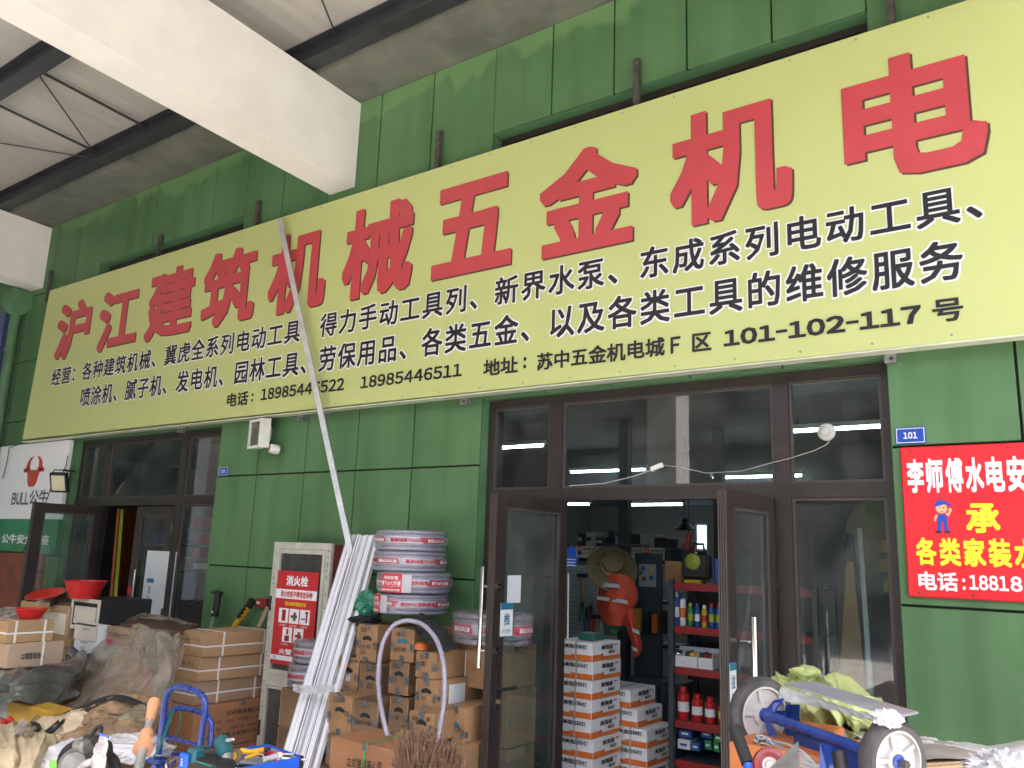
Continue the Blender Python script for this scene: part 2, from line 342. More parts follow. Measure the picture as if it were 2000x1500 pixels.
eb = MB().box(-34, -24, -20, .3, 0, 9.5).build('added_light_block', 'far_wall'); tag(eb, 'added dark green block, out of view far left, holding back light from that side', 'building')  # added block outside the view, put in to cut light at the left
# ------------------------------------------------------------ facade
bld = thing('shop_building', 'long green market building behind the yellow shop banner, walls in painted slabs', 'building', (0, 0, 0))
XJ = [-15.6, -15.0, -14.4, -13.8, -13.2, -12.6, -12.0, -11.4, -10.77, -10.16, -9.57, -9.0, -8.42, -7.83, -7.25, -6.63, -5.95, -5.29, -4.64, -3.95, -3.37, -2.81, -2.22, -1.61, -1.01, -.38, .27, .9, 1.55, 2.2, 2.85, 3.5, 4.15, 4.8]
ZJ = [0, .86, 1.715, 2.572, 3.42, 4.24, 5.17, 6.13]
OPEN = [(-10.16, -7.25, 0, 3.09), (-3.95, -1.01, 0, 3.09), (-10.16, -7.25, 4.3, 5.33), (-3.95, -1.01, 4.3, 5.33)]
def solid_cells(xs, zs):
    for i in range(len(xs)-1):
        for j in range(len(zs)-1):
            xm, zm = (xs[i]+xs[i+1])/2, (zs[j]+zs[j+1])/2
            if not any(a < xm < b and c < zm < d for a, b, c, d in OPEN): yield xs[i], xs[i+1], zs[j], zs[j+1]
w = MB()
for c in solid_cells([-15.6, -10.16, -7.25, -3.95, -1.01, 4.8], [0, 3.09, 4.3, 5.33, 7.4]):
    w.box(c[0], c[1], .022, .30, c[2], c[3])
w.build('wall_core', 'joint', bld)
G = .007
for i in range(len(XJ)-1):
    for j in range(len(ZJ)-1):
        x0, x1, z0, z1 = XJ[i], XJ[i+1], ZJ[j], ZJ[j+1]
        xm = (x0+x1)/2
        segs = [(z0, z1)]
        for a, b, c, d in OPEN:
            if a-.05 < xm < b+.05:
                ns = []
                for s0, s1 in segs:
                    if s1 <= c or s0 >= d: ns.append((s0, s1)); continue
                    if s0 < c-.04: ns.append((s0, c))
                    if s1 > d+.04: ns.append((d, s1))
                segs = ns
        for s0, s1 in segs:
            y = random.uniform(-.0015, .0015)
            ga = 0 if any(abs(x0-o_[1]) < .01 and s0 < o_[3] and s1 > o_[2] for o_ in OPEN) else G; gb = 0 if any(abs(x1-o_[0]) < .01 and s0 < o_[3] and s1 > o_[2] for o_ in OPEN) else G
            MB().cbox(x0+ga, x1-gb, y, .024, s0+(G if s0 > 0 and s0 in ZJ else 0), s1-(G if s1 in ZJ else 0), .003).build('wall_panel', 'green', bld)
for a, b, c, d in OPEN:                      # painted reveals
    r = MB(); r.box(a-.002, a+.006, .025, .17, c, d); r.box(b-.006, b+.002, .025, .17, c, d); r.box(a+.006, b-.006, .025, .17, d-.006, d+.002)
    if c > 0: r.box(a+.006, b-.006, .025, .2, c-.002, c+.006)
    r.build('reveal', 'reveal', bld)
MB().box(-15.6, 4.8, -.55, .02, 6.131, 6.33).build('eaves_slab', 'soffit', bld)
# upper windows
def fr_rect(mb, x0, x1, y0, y1, z0, z1, t):
    mb.box(x0, x1, y0, y1, z0, z0+t); mb.box(x0, x1, y0, y1, z1-t, z1); mb.box(x0, x0+t, y0, y1, z0+t, z1-t); mb.box(x1-t, x1, y0, y1, z0+t, z1-t)
for a, b, c, d in OPEN[2:]:
    f = MB(); fr_rect(f, a+.008, b-.008, .12, .18, c+.01, d-.008, .05)
    n = 4; wd = (b-a-.016)/n
    for k in range(1, n): f.box(a+.008+wd*k-.03, a+.008+wd*k+.03, .118, .182, c+.06, d-.058)
    wf = f.build('window', 'frame', bld)
    for k in range(n):
        fm = MB(); fr_rect(fm, a+.008+wd*k+.035, a+.008+wd*(k+1)-.035, .135, .165, c+.062, d-.06, .045); fm.build('sash', 'frame_light' if k % 2 else 'frame', wf)
        MB().box(a+.008+wd*k+.08, a+.008+wd*(k+1)-.08, .148, .154, c+.107, d-.105).build('pane', 'glass_dirty', wf)
# left neighbour: blue board with white stripes
nb = MB().box(-15.5, -12.42, -.09, -.002, 2.2, 5.0).build('signboard', 'blue_board' if 'blue_board' in M else mat('blue_board', (.055, .075, .20), .45, var=.1))
tag(nb, 'dark blue signboard with white stripes at the far left beyond the downpipe', 'sign')
for z in (4.42, 3.88): MB().box(-15.48, -12.425, -.094, -.0905, z, z+.05).build('stripe', 'white_print', nb)
# downpipe with hopper head
dp = thing('downpipe', 'green painted rainwater downpipe with box head left of the yellow banner', 'pipe', (-12.02, -.12, 0))
MB().tube([(-12.02, -.12, 0), (-12.02, -.12, 4.95)], .065, 14).build('pipe', 'reveal', dp, True)
MB().add([(-12.02+a*w_, -.12+b*w_, z) for z, w_ in ((4.9, .07), (5.02, .14), (5.22, .14)) for a, b in ((-1,-1),(1,-1),(1,1),(-1,1))],
         [(0,1,5,4),(1,2,6,5),(2,3,7,6),(3,0,4,7),(4,5,9,8),(5,6,10,9),(6,7,11,10),(7,4,8,11),(0,3,2,1),(8,9,10,11)]).build('hopper_head', 'reveal', dp)
for z in (1.2, 2.9, 4.4): MB().lathe([(.07, -.02), (.078, -.02), (.078, .02), (.07, .02)], (-12.02, -.12, z), n=14, close=True).build('pipe_clip', 'reveal', dp)

# ------------------------------------------------------------ canopy
can = thing('canopy', 'steel canopy roof on white painted concrete beams over the shop front', 'canopy', (0, 0, 0))
SL = .045
def cz(y): return -y*SL
for x in (-17.65, -11.62, -5.575, .47):
    m = MB(); hw = .34
    m.add([(x-hw, 0-.001, 5.25), (x, 0-.001, 5.25), (x, 0-.001, 6.11), (x-hw, 0-.001, 6.11), (x-hw, -7.2, 5.25+cz(-7.2)), (x, -7.2, 5.25+cz(-7.2)), (x, -7.2, 6.11+cz(-7.2)), (x-hw, -7.2, 6.11+cz(-7.2))],
          [(0,1,2,3),(7,6,5,4),(1,0,4,5),(2,1,5,6),(3,2,6,7),(0,3,7,4)])
    m.build('concrete_beam', 'white_paint', can)
    MB().cbox(x-.42, x+.08, -7.1, -6.6, 0, 5.5, .01).build('column', 'white_paint', can)
for k, y in enumerate((-.66, -1.96, -3.26, -4.56, -5.86, -7.1)):
    zb = 6.13+cz(y)
    m = MB(); m.box(-18, 2.2, y-.075, y+.075, zb, zb+.014); m.box(-18, 2.2, y-.075, y+.075, zb+.19, zb+.2); m.box(-18, 2.2, y-.005, y+.005, zb+.014, zb+.19)
    m.build('steel_beam', 'steel_grey', can)
x = -18.0
k = 0
while x < 2.2:                                     # roof sheets, one per metre, each with shallow ribs
    m = MB(); n = 10; vs = []; fs = []
    for i in range(n+1):
        xx = x+.998*i/n; dz = .012 if i in (0, n) else (.006 if i % 2 else 0)
        for y in (.0, -7.4): vs.append((xx, y, 6.345+cz(y)+dz)); 
    for i in range(n+1):
        xx = x+.998*i/n
        for y in (.0, -7.4): vs.append((xx, y, 6.40+cz(y)))
    for i in range(n):
        fs.append((2*i, 2*i+1, 2*i+3, 2*i+2)); o_ = 2*(n+1); fs.append((o_+2*i, o_+2*i+2, o_+2*i+3, o_+2*i+1))
    m.add(vs, fs); m.build('roof_sheet', 'sheet', can); x += 1.0; k += 1
for (a, b) in ((-9.35, -8.1), (-5.25, -4.4), (-9.4, -10.6), (-2.6, -1.4)):
    MB().tube([(a, -.6, 6.30), (b, -1.96, 6.30+cz(-1.96))], .008, 6).build('tie_rod', 'steel_grey', can)
for a in (-9.25, -3.2, -8.2): MB().tube([(a, -.6, 6.31), (a, -1.96, 6.31+cz(-1.96))], .014, 6).build('tie_rod', 'steel_grey', can)
MB().tube([(-12.15, -.4, 6.28), (-11.9, -.55, 6.2), (-11.6, -1.0, 6.26), (-11.3, -1.6, 6.36)], .006, 6).build('cable', 'rubber', can)

# ------------------------------------------------------------ yellow banner
ban = thing('shop_banner', 'long yellow-green shop banner with huge red characters above both shop doors', 'banner', (-5.7, -.12, 3.1))
BY = -.15
m = MB(); m.add([(-11.19, BY, 3.131), (.9, BY, 3.10), (.9, BY, 5.078), (-11.07, BY, 5.077), (-11.19, -.06, 3.131), (.9, -.06, 3.10), (.9, -.06, 5.078), (-11.07, -.06, 5.077)],
      [(0,1,2,3),(7,6,5,4),(1,0,4,5),(2,1,5,6),(3,2,6,7),(0,3,7,4)])
m.build('banner_face', 'banner', ban)
m = MB(); m.box(-11.19, .9, BY-.003, -.055, 3.093, 3.102); m.build('lower_edge', 'banner_edge', ban)
for i in range(30):
    for z in (3.14, 5.05):
        MB().lathe([(.007, 0), (.007, .004), (.001, .006)], (-11.05+i*.4, BY, z), axis=(0, -1, 0), n=6).build('rivet', 'galv', ban)
LY = BY-.004
big = '沪江建筑机械五金机电'
boxes = [(-10.70,-9.88,4.09,4.82),(-9.68,-8.82,4.08,4.81),(-8.65,-7.76,4.08,4.88),(-7.61,-6.72,4.08,4.89),(-6.52,-5.70,4.07,4.87),(-5.48,-4.63,4.06,4.90),(-4.41,-3.60,4.08,4.86),(-3.35,-2.53,4.06,4.86),(-2.28,-1.46,4.07,4.87),(-1.15,-.40,4.10,4.86)]
for ch, (a, b, c, d) in zip(big, boxes):
    for dx, dz, mm, yy in ((.013, -.013, 'shadow_print', LY+.0028), (0, 0, 'red_print', LY)):
        g = MB(); letter(g, ch, (a+dx, yy, c+dz), EX, EZ, b-a, d-c, .0315); g.build('character', mm, ban)
def line(s, x0, x1, z0, z1, mm, bold=.02, outline=False):
    """a row of text with even character pitch, one part per character"""
    p = (x1-x0)/len(s)
    for i, ch in enumerate(s):
        if ch == ' ': continue
        sx = p*.93; sz = z1-z0
        def put(bb, y, m_, nm, par):
            v_, f_ = glyphs(ch, bb); return MB().add([(x0+i*p+p*.02+a_*sx, y-c_, z0+(b_+.09)/.95*sz) for a_, b_, c_ in v_], f_).build(nm, m_, par)
        c = put(bold, LY, mm, 'character', ban)
        if outline: put(bold+.038, LY+.0035, 'white_print', 'character_outline', c)
line('经营：各种建筑机械、冀虎全系列电动工具、得力手动工具列、新界水泵、东成系列电动工具、', -10.65, -.30, 3.765, 3.985, 'dark_print', .019, True)
line('喷涂机、腻子机、发电机、园林工具、劳保用品、各类五金、以及各类工具的维修服务', -9.87, -.55, 3.445, 3.675, 'dark_print', .019, True)
def seg(s, x0, x1, z0, z1, bold=.025):
    g = MB(); letter(g, s, (x0, LY, z0), EX, EZ, x1-x0, z1-z0, bold); g.build('lettering', 'dark_print', ban)
seg('电话', -6.99, -6.66, 3.225, 3.36); seg(':', -6.61, -6.585, 3.25, 3.33)
seg('18985446522', -6.47, -5.34, 3.25, 3.362); seg('18985446511', -5.14, -4.03, 3.245, 3.35)
seg('地址', -3.82, -3.50, 3.222, 3.35); seg(':', -3.45, -3.425, 3.245, 3.33)
seg('苏中五金机电城', -3.33, -2.32, 3.215, 3.345); seg('F', -2.28, -2.21, 3.222, 3.333); seg('区', -2.13, -2.0, 3.215, 3.335)
seg('101-102-117', -1.92, -.79, 3.225, 3.33, .035); seg('号', -.735, -.585, 3.215, 3.343)
# rusty posts above, small brackets below
for px, pt in (((-8.783, -0.035, 5.412)[0], (-8.754, -0.035, 5.425)[2]), ((-6.979, -0.035, 5.409)[0], (-6.981, -0.035, 5.421)[2]), ((-4.514, -0.035, 5.491)[0], (-4.515, -0.035, 5.501)[2]), ((-2.597, -0.035, 5.513)[0], (-2.597, -0.035, 5.518)[2]), ((-0.865, -0.035, 5.426)[0], 5.5), ((-11.367, -0.035, 5.359)[0], (-11.389, -0.035, 5.435)[2])):
    MB().box(px-.022, px+.022, -.055, -.015, 5.0, pt).build('mounting_post', 'rust', ban)
for px in (-6.0, -5.68, -4.08, -.98, -7.9):
    m = MB(); m.box(px-.03, px+.03, -.06, -.002, 3.045, 3.10); m.build('mounting_bracket', 'galv', ban)
    MB().lathe([(.011, 0), (.011, .008), (.004, .01)], (px+.006, -.06, 3.066), axis=(0, -1, 0), n=8).build('bolt', 'rust', ban)

# ------------------------------------------------------------ shop fronts
def shopfront(name, label, a, b, mull, dtop, door, Y=.10):
    """a..b opening, mull: mullion x ranges, dtop: underside of the transom bar, door: (x0,x1) of the doorway"""
    t = thing(name, label, 'shop front', ((a+b)/2, Y, 0))
    f = MB(); y0, y1 = Y, Y+.07
    f.box(a+.008, a+.06, y0, y1, 0, 3.08); f.box(b-.06, b-.008, y0, y1, 0, 3.08); f.box(a+.06, b-.06, y0, y1, 3.02, 3.08)
    f.box(a+.06, b-.06, y0-.003, y1-.003, dtop, dtop+.085)
    for m0, m1 in mull: f.box(m0, m1, y0-.006, y1-.006, 0, dtop); f.box(m0, m1, y0-.006, y1-.006, dtop+.085, 3.02)
    f.build('frame', 'frame', t)
    xs = [a+.06]+[q for m_ in mull for q in m_]+[b-.06]
    for k in range(0, len(xs), 2):
        x0, x1 = xs[k], xs[k+1]
        p = MB().box(x0+.003, x1-.003, Y+.03, Y+.036, dtop+.088, 3.017).build('transom_pane', 'glass', t)
        m = MB(); fr_rect(m, x0+.001, x1-.001, Y+.008, Y+.03, dtop+.086, 3.019, .016); m.build('glazing_bead', 'frame_light', p)
        if not (x0 >= door[0]-.08 and x1 <= door[1]+.08):
            p = MB().box(x0+.003, x1-.003, Y+.03, Y+.036, .5, dtop-.003).build('side_pane', 'glass', t)
            m = MB(); fr_rect(m, x0+.001, x1-.001, Y+.008, Y+.03, .497, dtop-.001, .018); m.build('glazing_bead', 'frame_light', p)
            MB().box(x0+.001, x1-.001, Y+.01, Y+.06, .0, .497).build('kick_panel', 'frame', t)
    MB().box(a+.06, b-.06, y0, y1, 0, .02).build('threshold', 'alu_dull', t)
    return t
sf1 = shopfront('glass_entrance', 'brown framed glass shop front of unit 101, doors wide open, right of the pump boxes', -3.95, -1.01, [(-3.37, -3.26), (-1.71, -1.61)], 2.305, (-3.28, -1.70))
sf2 = shopfront('glass_entrance', 'brown framed glass shop front of unit 102 behind the wrapped goods', -10.16, -7.25, [(-9.60, -9.50), (-8.06, -7.95)], 2.305, (-9.52, -8.05))
def leaf(parent, hx, hy, ang, width, top, mirror, bar=None, glass='glass_dirty', lever=False):
    """door leaf hinged at (hx, hy), swung out to ang degrees from +X; mirror tells which side faces +X"""
    c, s_ = math.cos(math.radians(ang)), math.sin(math.radians(ang)); U = Vector((c, s_, 0)); N = Vector((-s_, c, 0)) * mirror
    def P(u, n, z): return Vector((hx, hy, 0))+U*u+N*n+Vector((0, 0, z))
    def bx(mb, u0, u1, n0, n1, z0, z1):
        mb.add([P(u, n, z) for z in (z0, z1) for u, n in ((u0, n0), (u1, n0), (u1, n1), (u0, n1))], [(3,2,1,0),(4,5,6,7),(0,1,5,4),(1,2,6,5),(2,3,7,6),(3,0,4,7)])
    T = .028; bw = .105
    d = MB(); bx(d, 0, bw*.8, -T, T, .02, top); bx(d, width-bw, width, -T, T, .02, top); bx(d, bw*.8, width-bw, -T, T, top-.09, top); bx(d, bw*.8, width-bw, -T, T, .02, .30)
    D = d.build('door', 'frame', parent)
    g = MB(); 
    for k in range(4):                                            # grooved closing edge
        bx(g, width, width+.006, -T+.004+k*.0135, -T+.011+k*.0135, .03, top-.01)
    g.build('edge_seal', 'frame_light', D)
    q = MB()
    for sgn in (-1, 1):
        n0, n1 = sorted((sgn*.012, sgn*.024)); bx(q, bw*.8, bw*.8+.018, n0, n1, .30, top-.09); bx(q, width-bw-.018, width-bw, n0, n1, .30, top-.09); bx(q, bw*.8+.018, width-bw-.018, n0, n1, top-.108, top-.09); bx(q, bw*.8+.018, width-bw-.018, n0, n1, .30, .318)
    q.build('glazing_bead', 'frame_light', D)
    gp = MB(); bx(gp, bw*.8+.002, width-bw-.002, -.003, .003, .302, top-.092); gp.build('glass_pane', glass, D)
    h = MB()
    for zz in (top-.28, top-1.15, .5): h.tube([P(-.012, -T-.012, zz), P(-.012, -T-.012, zz+.11)], .011, 8)
    h.build('hinge', 'frame_light', D, True)
    return D, P, bx
# unit 101 doors
DL, PL, bxL = leaf(sf1, -3.225, .09, 270, .83, 2.30, 1)
DR, PR, bxR = leaf(sf1, -1.735, .07, 269, .72, 2.30, 1)

# ============================================================ interiors
def struct(mb, name, m): return mb.build(name, m, kind='structure')
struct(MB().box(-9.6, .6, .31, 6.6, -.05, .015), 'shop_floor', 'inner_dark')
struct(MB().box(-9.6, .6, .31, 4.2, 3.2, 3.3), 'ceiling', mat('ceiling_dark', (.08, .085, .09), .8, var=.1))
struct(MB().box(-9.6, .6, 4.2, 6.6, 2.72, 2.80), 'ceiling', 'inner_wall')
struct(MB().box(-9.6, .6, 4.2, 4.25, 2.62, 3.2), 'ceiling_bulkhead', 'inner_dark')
struct(MB().box(-9.6, .6, 6.6, 6.7, 0, 3.3), 'back_wall', 'inner_wall')
struct(MB().box(.5, .6, .31, 6.6, 0, 3.3), 'side_wall', 'inner_wall')
struct(MB().box(-6.95, -6.85, .31, 6.6, 0, 3.3), 'party_wall', 'inner_wall')
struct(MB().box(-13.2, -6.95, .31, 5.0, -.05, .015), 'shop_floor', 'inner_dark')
struct(MB().box(-13.2, -6.95, 4.9, 5.0, 0, 3.3), 'back_wall', 'inner_wall')
struct(MB().box(-13.2, -13.1, .31, 5.0, 0, 3.3), 'side_wall', 'inner_wall')
struct(MB().box(-13.2, -6.95, .31, 5.0, 3.2, 3.3), 'ceiling', 'inner_wall')
for p in ((-3.733, 1.900, 2.335), (-3.096, 2.600, 2.377)):
    o = MB().box(p[0]-.045, p[0]+.045, p[1], p[1]+.09, 0, 3.2).build('steel_post', 'steel_grey')
    tag(o, 'dark steel post standing inside the open doorway '+('left, behind the orange vest' if p[1] < 2 else 'right, behind the red shelving'), 'post')
tl = [('white fluorescent tube behind the left transom pane', (-4.979, 1.600, 2.955), (-4.439, 1.600, 2.944)), ('white fluorescent tube low in the middle transom pane', (-5.488, 3.800, 2.946), (-4.469, 3.800, 2.946)),
      ('long fluorescent tube behind the right transom pane with the round alarm', (-2.110, 1.600, 2.940), (-1.373, 1.600, 2.955)), ('faint thin tube right of centre behind the transom', (-3.716, 4.000, 2.856), (-2.729, 4.000, 2.841)),
      ('short tube at the top left of the doorway', (-6.017, 4.600, 2.609), (-5.699, 4.600, 2.606)), ('longer tube at the top middle of the doorway', (-5.092, 4.600, 2.596), (-4.372, 4.600, 2.597))]
for lb, a, b in tl:
    t = thing('fluorescent_lamp', lb, 'lamp', ((a[0]+b[0])/2, a[1], a[2]), 'fluorescent lamps in the shop')
    z = (a[2]+b[2])/2
    MB().tube([(a[0], a[1], z), (b[0], a[1], z)], .013, 10).build('tube', 'tube', t)
    MB().box(a[0]-.03, b[0]+.03, a[1]-.02, a[1]+.02, z+.014, z+.05).build('fitting', 'lamp_white', t)
    MB().tube([(a[0]+.1, a[1], z+.05), (a[0]+.1, a[1], z+.12)], .004, 6).build('hanger', 'rubber', t)
mat('win_sky', (.5, .7, .8), .5, var=0, emit=(.45, .8, 1), es=.9)
w_ = thing('rear_window', 'small bright blue rear window seen deep inside the doorway', 'window', ((-4.952, 6.550, 2.259)[0], 6.55, 2))
a, b, c, d = (-5.023, -4.882, 2.099, 2.434)
MB().box(a, b, 6.56, 6.595, c, d).build('pane', 'win_sky', w_); m = MB(); fr_rect(m, a-.03, b+.03, 6.54, 6.597, c-.03, d+.03, .03); m.build('frame', 'lamp_white', w_)
# pendant lamp
p = Vector((-3.702, 3.200, 2.257))
pl = thing('pendant_lamp', 'black cone pendant lamp hanging inside the doorway', 'lamp', p)
MB().lathe([(.012, .10), (.03, .09), (.035, .05), (.12, -.02), (.118, -.024), (.03, .04), (.01, .05)], p, n=20).build('lamp_shade', 'rubber', pl, True)
MB().tube([p+Vector((0, 0, .1)), (p.x, p.y, 3.2)], .004, 6).build('cord', 'rubber', pl)

M2 = mat('cream_board', (.62, .58, .38), .55, var=.05)
mat('box_black', (.02, .02, .022), .5, var=.3); mat('box_grey', (.3, .31, .32), .5, var=.15); mat('box_white', (.72, .73, .76), .5, var=.05)
mat('orange_print', (.66, .16, .03), .5, var=.08); mat('box_blue', (.02, .09, .32), .5, var=.1); mat('box_green', (.03, .22, .07), .5, var=.1)
mat('box_yellow', (.6, .42, .04), .5, var=.1); mat('shelf_red', (.30, .02, .02), .45, var=.1); mat('shelf_steel', (.045, .06, .07), .5, var=.1)
mat('orange_fabric', (.34, .038, .014), .75, var=.1, bump=.1, bscale=120); mat('reflective_grey', (.28, .28, .30), .4, var=.1); mat('straw', (.095, .08, .035), .8, var=.25, scale=30, bump=.5, bscale=90)
mat('peg', (.33, .35, .36), .5, var=.05); mat('wood_handle', (.36, .20, .08), .6, var=.2, scale=8, stretch=(1, 1, .2))
mat('bright_red', (.50, .018, .016), .35, var=.1); mat('lime', (.34, .40, .04), .35, var=.1); mat('plastic_white', (.70, .71, .70), .4, var=.08); mat('blue_plastic', (.015, .10, .50), .35, var=.1)
mat('orange_paint', (.40, .10, .022), .5, var=.15)
# row of cream power tool signboards over the far shelves, small boxes on top
RY = 2.4
mcols = ['box_black', 'box_grey', 'box_black', 'box_black', 'box_grey', 'box_black', 'box_grey', 'box_black', 'box_black']
rk = thing('tool_shelf', 'dark shelf under the cream tool signboards at the back of the doorway', 'shelf', (-4, RY, 0))
a = (-4.554, 2.400, 2.036); b = (-3.551, 2.400, 2.009); zt, zb = a[2], (-4.552, 2.400, 1.929)[2]
MB().box(a[0]-.1, b[0]+.05, RY+.03, RY+.5, zb-.05, zt-.005).build('shelf', 'shelf_steel', rk)
for zz in (1.5, 1.1, .6): MB().box(a[0]-.1, b[0]+.05, RY+.1, RY+.5, zz, zz+.03).build('shelf', 'shelf_steel', rk)
for xx in (a[0]-.1, b[0]+.02): MB().box(xx, xx+.035, RY+.46, RY+.5, 0, zt).build('upright', 'shelf_steel', rk)
xs = [a[0]+(b[0]-a[0])*k/4 for k in range(5)]
wd = ['leftmost', 'second from the left', 'third from the left', 'rightmost']
for k in range(4):
    s = thing('signboard', 'cream power tool signboard with red logo, '+wd[k]+' in the row', 'sign', (xs[k], RY, zb), 'cream signboards inside the shop')
    x0, x1 = xs[k]+.008, xs[k+1]-.008; W_ = x1-x0
    MB().cbox(x0, x1, RY, RY+.02, zb-.02, zt-.01, .003).build('board', 'cream_board', s)
    H_ = zt-zb
    MB().box(x0+.03, x0+.03+W_*.22, RY-.003, RY-.0005, zb+H_*.42, zb+H_*.88).build('logo_field', 'red_sign', s); MB().box(x0+.03, x0+.03+W_*.22, RY-.003, RY-.0005, zb+H_*.12, zb+H_*.40).build('logo_field', 'blue_plate', s)
    g = MB(); letter(g, '东成', (x0+.03+W_*.03, RY-.005, zb+H_*.5), EX, EZ, W_*.17, H_*.3, .02); g.build('logo_lettering', 'white_print', s)
    g = MB(); letter(g, '专业电动工具', (x0+.03+W_*.29, RY-.003, zb+H_*.5), EX, EZ, W_*.56, H_*.3, .02); g.build('lettering', 'dark_print', s)
    g = MB(); letter(g, 'POWER TOOLS', (x0+.03+W_*.29, RY-.003, zb+H_*.2), EX, EZ, W_*.5, H_*.16, .0); g.build('lettering', 'grey_print', s)
random.seed(3); xx = a[0]; k = 0
looks = ['black case', 'grey carton', 'small black box', 'wide black case', 'pale grey carton', 'dark box with label', 'silver grey box', 'flat black box', 'black tool case', 'low black box', 'dark carton']
while xx < b[0]-.1 and k < 11:
    w_ = random.uniform(.07, .16); h = random.uniform(.08, .17)
    o = MB().cbox(xx, xx+w_, RY+.05, RY+.3, zt-.005, zt-.005+h).build('product_box', mcols[k % 9])
    tag(o, looks[k]+' on the signboard shelf, '+['at its left end','second along','third along','fourth along','fifth along','in the middle','just right of the middle','right part','near the right end','second from the right end','at its right end'][k], 'box', 'boxes on top of the signboard shelf')
    MB().box(xx+.01, xx+w_*.6, RY+.046, RY+.049, zt+h*.3, zt+h*.6).build('label', 'box_grey' if k % 2 == 0 else 'box_black', o); xx += w_+.012; k += 1
# pegboard with hanging tools, left part of the doorway
pb = thing('pegboard', 'grey pegboard full of tools at the left of the doorway', 'board', (-4.101, 1.900, 1.214))
a, b, c, d = (-4.201, -3.981, 1.193, 1.837)
MB().box(a-.15, b+.05, 1.9, 1.915, c-.3, d).build('board', 'peg', pb)
g = MB()
for i in range(12):
    for j in range(26):
        x, z = a-.12+i*.035, c-.25+j*.04
        if z < d-.02 and x < b+.04: g.box(x-.004, x+.004, 1.897, 1.899, z-.004, z+.004)
g.build('peg_hole', 'rubber', pb, kind='stuff')
tools = [('hammer with wooden handle', 1138, 1125, 1172, 'wood_handle', 'steel_grey'), ('pliers with red handles', 1154, 1190, 1232, 'bright_red', 'steel_grey'), ('pliers with blue handles', 1146, 1195, 1228, 'box_blue', 'steel_grey'), ('pliers with green grips', 1137, 1178, 1212, 'box_green', 'steel_grey'), ('hatchet with brown handle', 1166, 1205, 1242, 'wood_handle', 'steel_grey')]
for nm, px, y0, y1, mh, mm in tools:
    a = {1138: (-4.126, 1.860, 1.742), 1154: (-4.032, 1.860, 1.448), 1146: (-4.075, 1.860, 1.422), 1137: (-4.126, 1.860, 1.497), 1166: (-3.966, 1.860, 1.384)}[px]
    L_ = (y1-y0)/195.; t = thing('hand_tool', nm+' hanging on the pegboard', 'tool', a, 'tools on the pegboard'); a = Vector(a)
    if 'plier' in nm:
        for sx in (-1, 1): MB().tube([a+Vector((0, 0, -.03)), a+Vector((sx*.022, 0, -.09)), a+Vector((sx*.02, 0, -L_))], .009, 8).build('handle', mh, t, True)
        MB().cbox(a.x-.016, a.x+.016, a.y-.008, a.y+.008, a.z-.05, a.z+.04, .006).build('jaw', mm, t)
    else:
        MB().tube([a, a+Vector((0, 0, -L_))], [.012, .015], 8).build('handle', mh, t, True); MB().cbox(a.x-.06, a.x+.05, a.y-.014, a.y+.014, a.z-.015, a.z+.025, .006).build('head', mm, t)
# blue striped glove and white pole at the left jamb
p = Vector((-3.436, 0.550, 1.894)); t = thing('work_glove', 'blue striped work glove hanging at the left door jamb', 'glove', p)
g = MB(); g.cbox(p.x-.035, p.x+.035, p.y-.012, p.y+.012, p.z-.06, p.z+.03, .01)
for i in range(4): g.tube([p+Vector((-.028+i*.018, 0, .02)), p+Vector((-.036+i*.022, -.005, .10-abs(i-1.5)*.01))], [.010, .007], 8)
g.tube([p+Vector((.03, 0, -.03)), p+Vector((.06, -.005, .03))], [.011, .008], 8); g.build('palm', 'blue_plastic', t, True)
for i in range(3): MB().box(p.x-.036, p.x+.036, p.y-.0135, p.y+.0135, p.z-.05+i*.022, p.z-.043+i*.022).build('stripe', 'plastic_white', t)
a, b = Vector((-3.434, 0.500, 1.787)), Vector((-3.426, 0.500, 1.086)); t = thing('broom_handle', 'thin white pole with wooden grip leaning inside the left door jamb', 'pole', (b.x, b.y, 0))
MB().tube([a, a.lerp(b, .68)], .007, 8).build('pole', 'plastic_white', t); MB().tube([a.lerp(b, .68), b, (b.x, b.y, .02)], .009, 8).build('grip', 'wood_handle', t)
# straw hat and orange vest
p = Vector((-3.335, 1.000, 1.845)); ax = Vector((.52, -.68, .52)).normalized()
t = thing('straw_hat', 'brown straw hat hung tilted over the orange vest', 'hat', p)
n = 36; prof = [(.0, .10), (.06, .098), (.085, .08), (.095, .02), (.11, .0), (.17, -.012), (.205, -.02), (.207, -.026), (.16, -.02), (.10, -.008), (.088, .02), (.075, .07), (0, .09)]
MB().lathe(prof, p, ax, n).build('brim_and_crown', 'straw', t, True)
MB().lathe([(.094, .012), (.098, .012), (.095, .03), (.091, .03)], p, ax, n, close=True).build('hat_band', 'wood_handle', t, True)
V_ = thing('safety_vest', 'orange high visibility vest with grey stripes hanging in the doorway', 'vest', (p.x, 1.05, 1.5))
ves = [[(-3.427, 1.000, 1.798), (-3.289, 0.920, 1.795), (-3.174, 0.950, 1.780), (-3.142, 1.000, 1.723)],
       [(-3.467, 1.000, 1.628), (-3.304, 0.900, 1.630), (-3.169, 0.900, 1.630), (-3.110, 1.000, 1.620)],
       [(-3.475, 1.000, 1.528), (-3.302, 0.900, 1.514), (-3.201, 0.920, 1.505), (-3.145, 1.000, 1.529)],
       [(-3.426, 1.000, 1.413), (-3.303, 0.920, 1.402), (-3.222, 0.920, 1.404), (-3.210, 0.980, 1.402)]]
MB().sheet(ves, 36, 36, .018, 7, 3).build('front_panel', 'orange_fabric', V_, True)
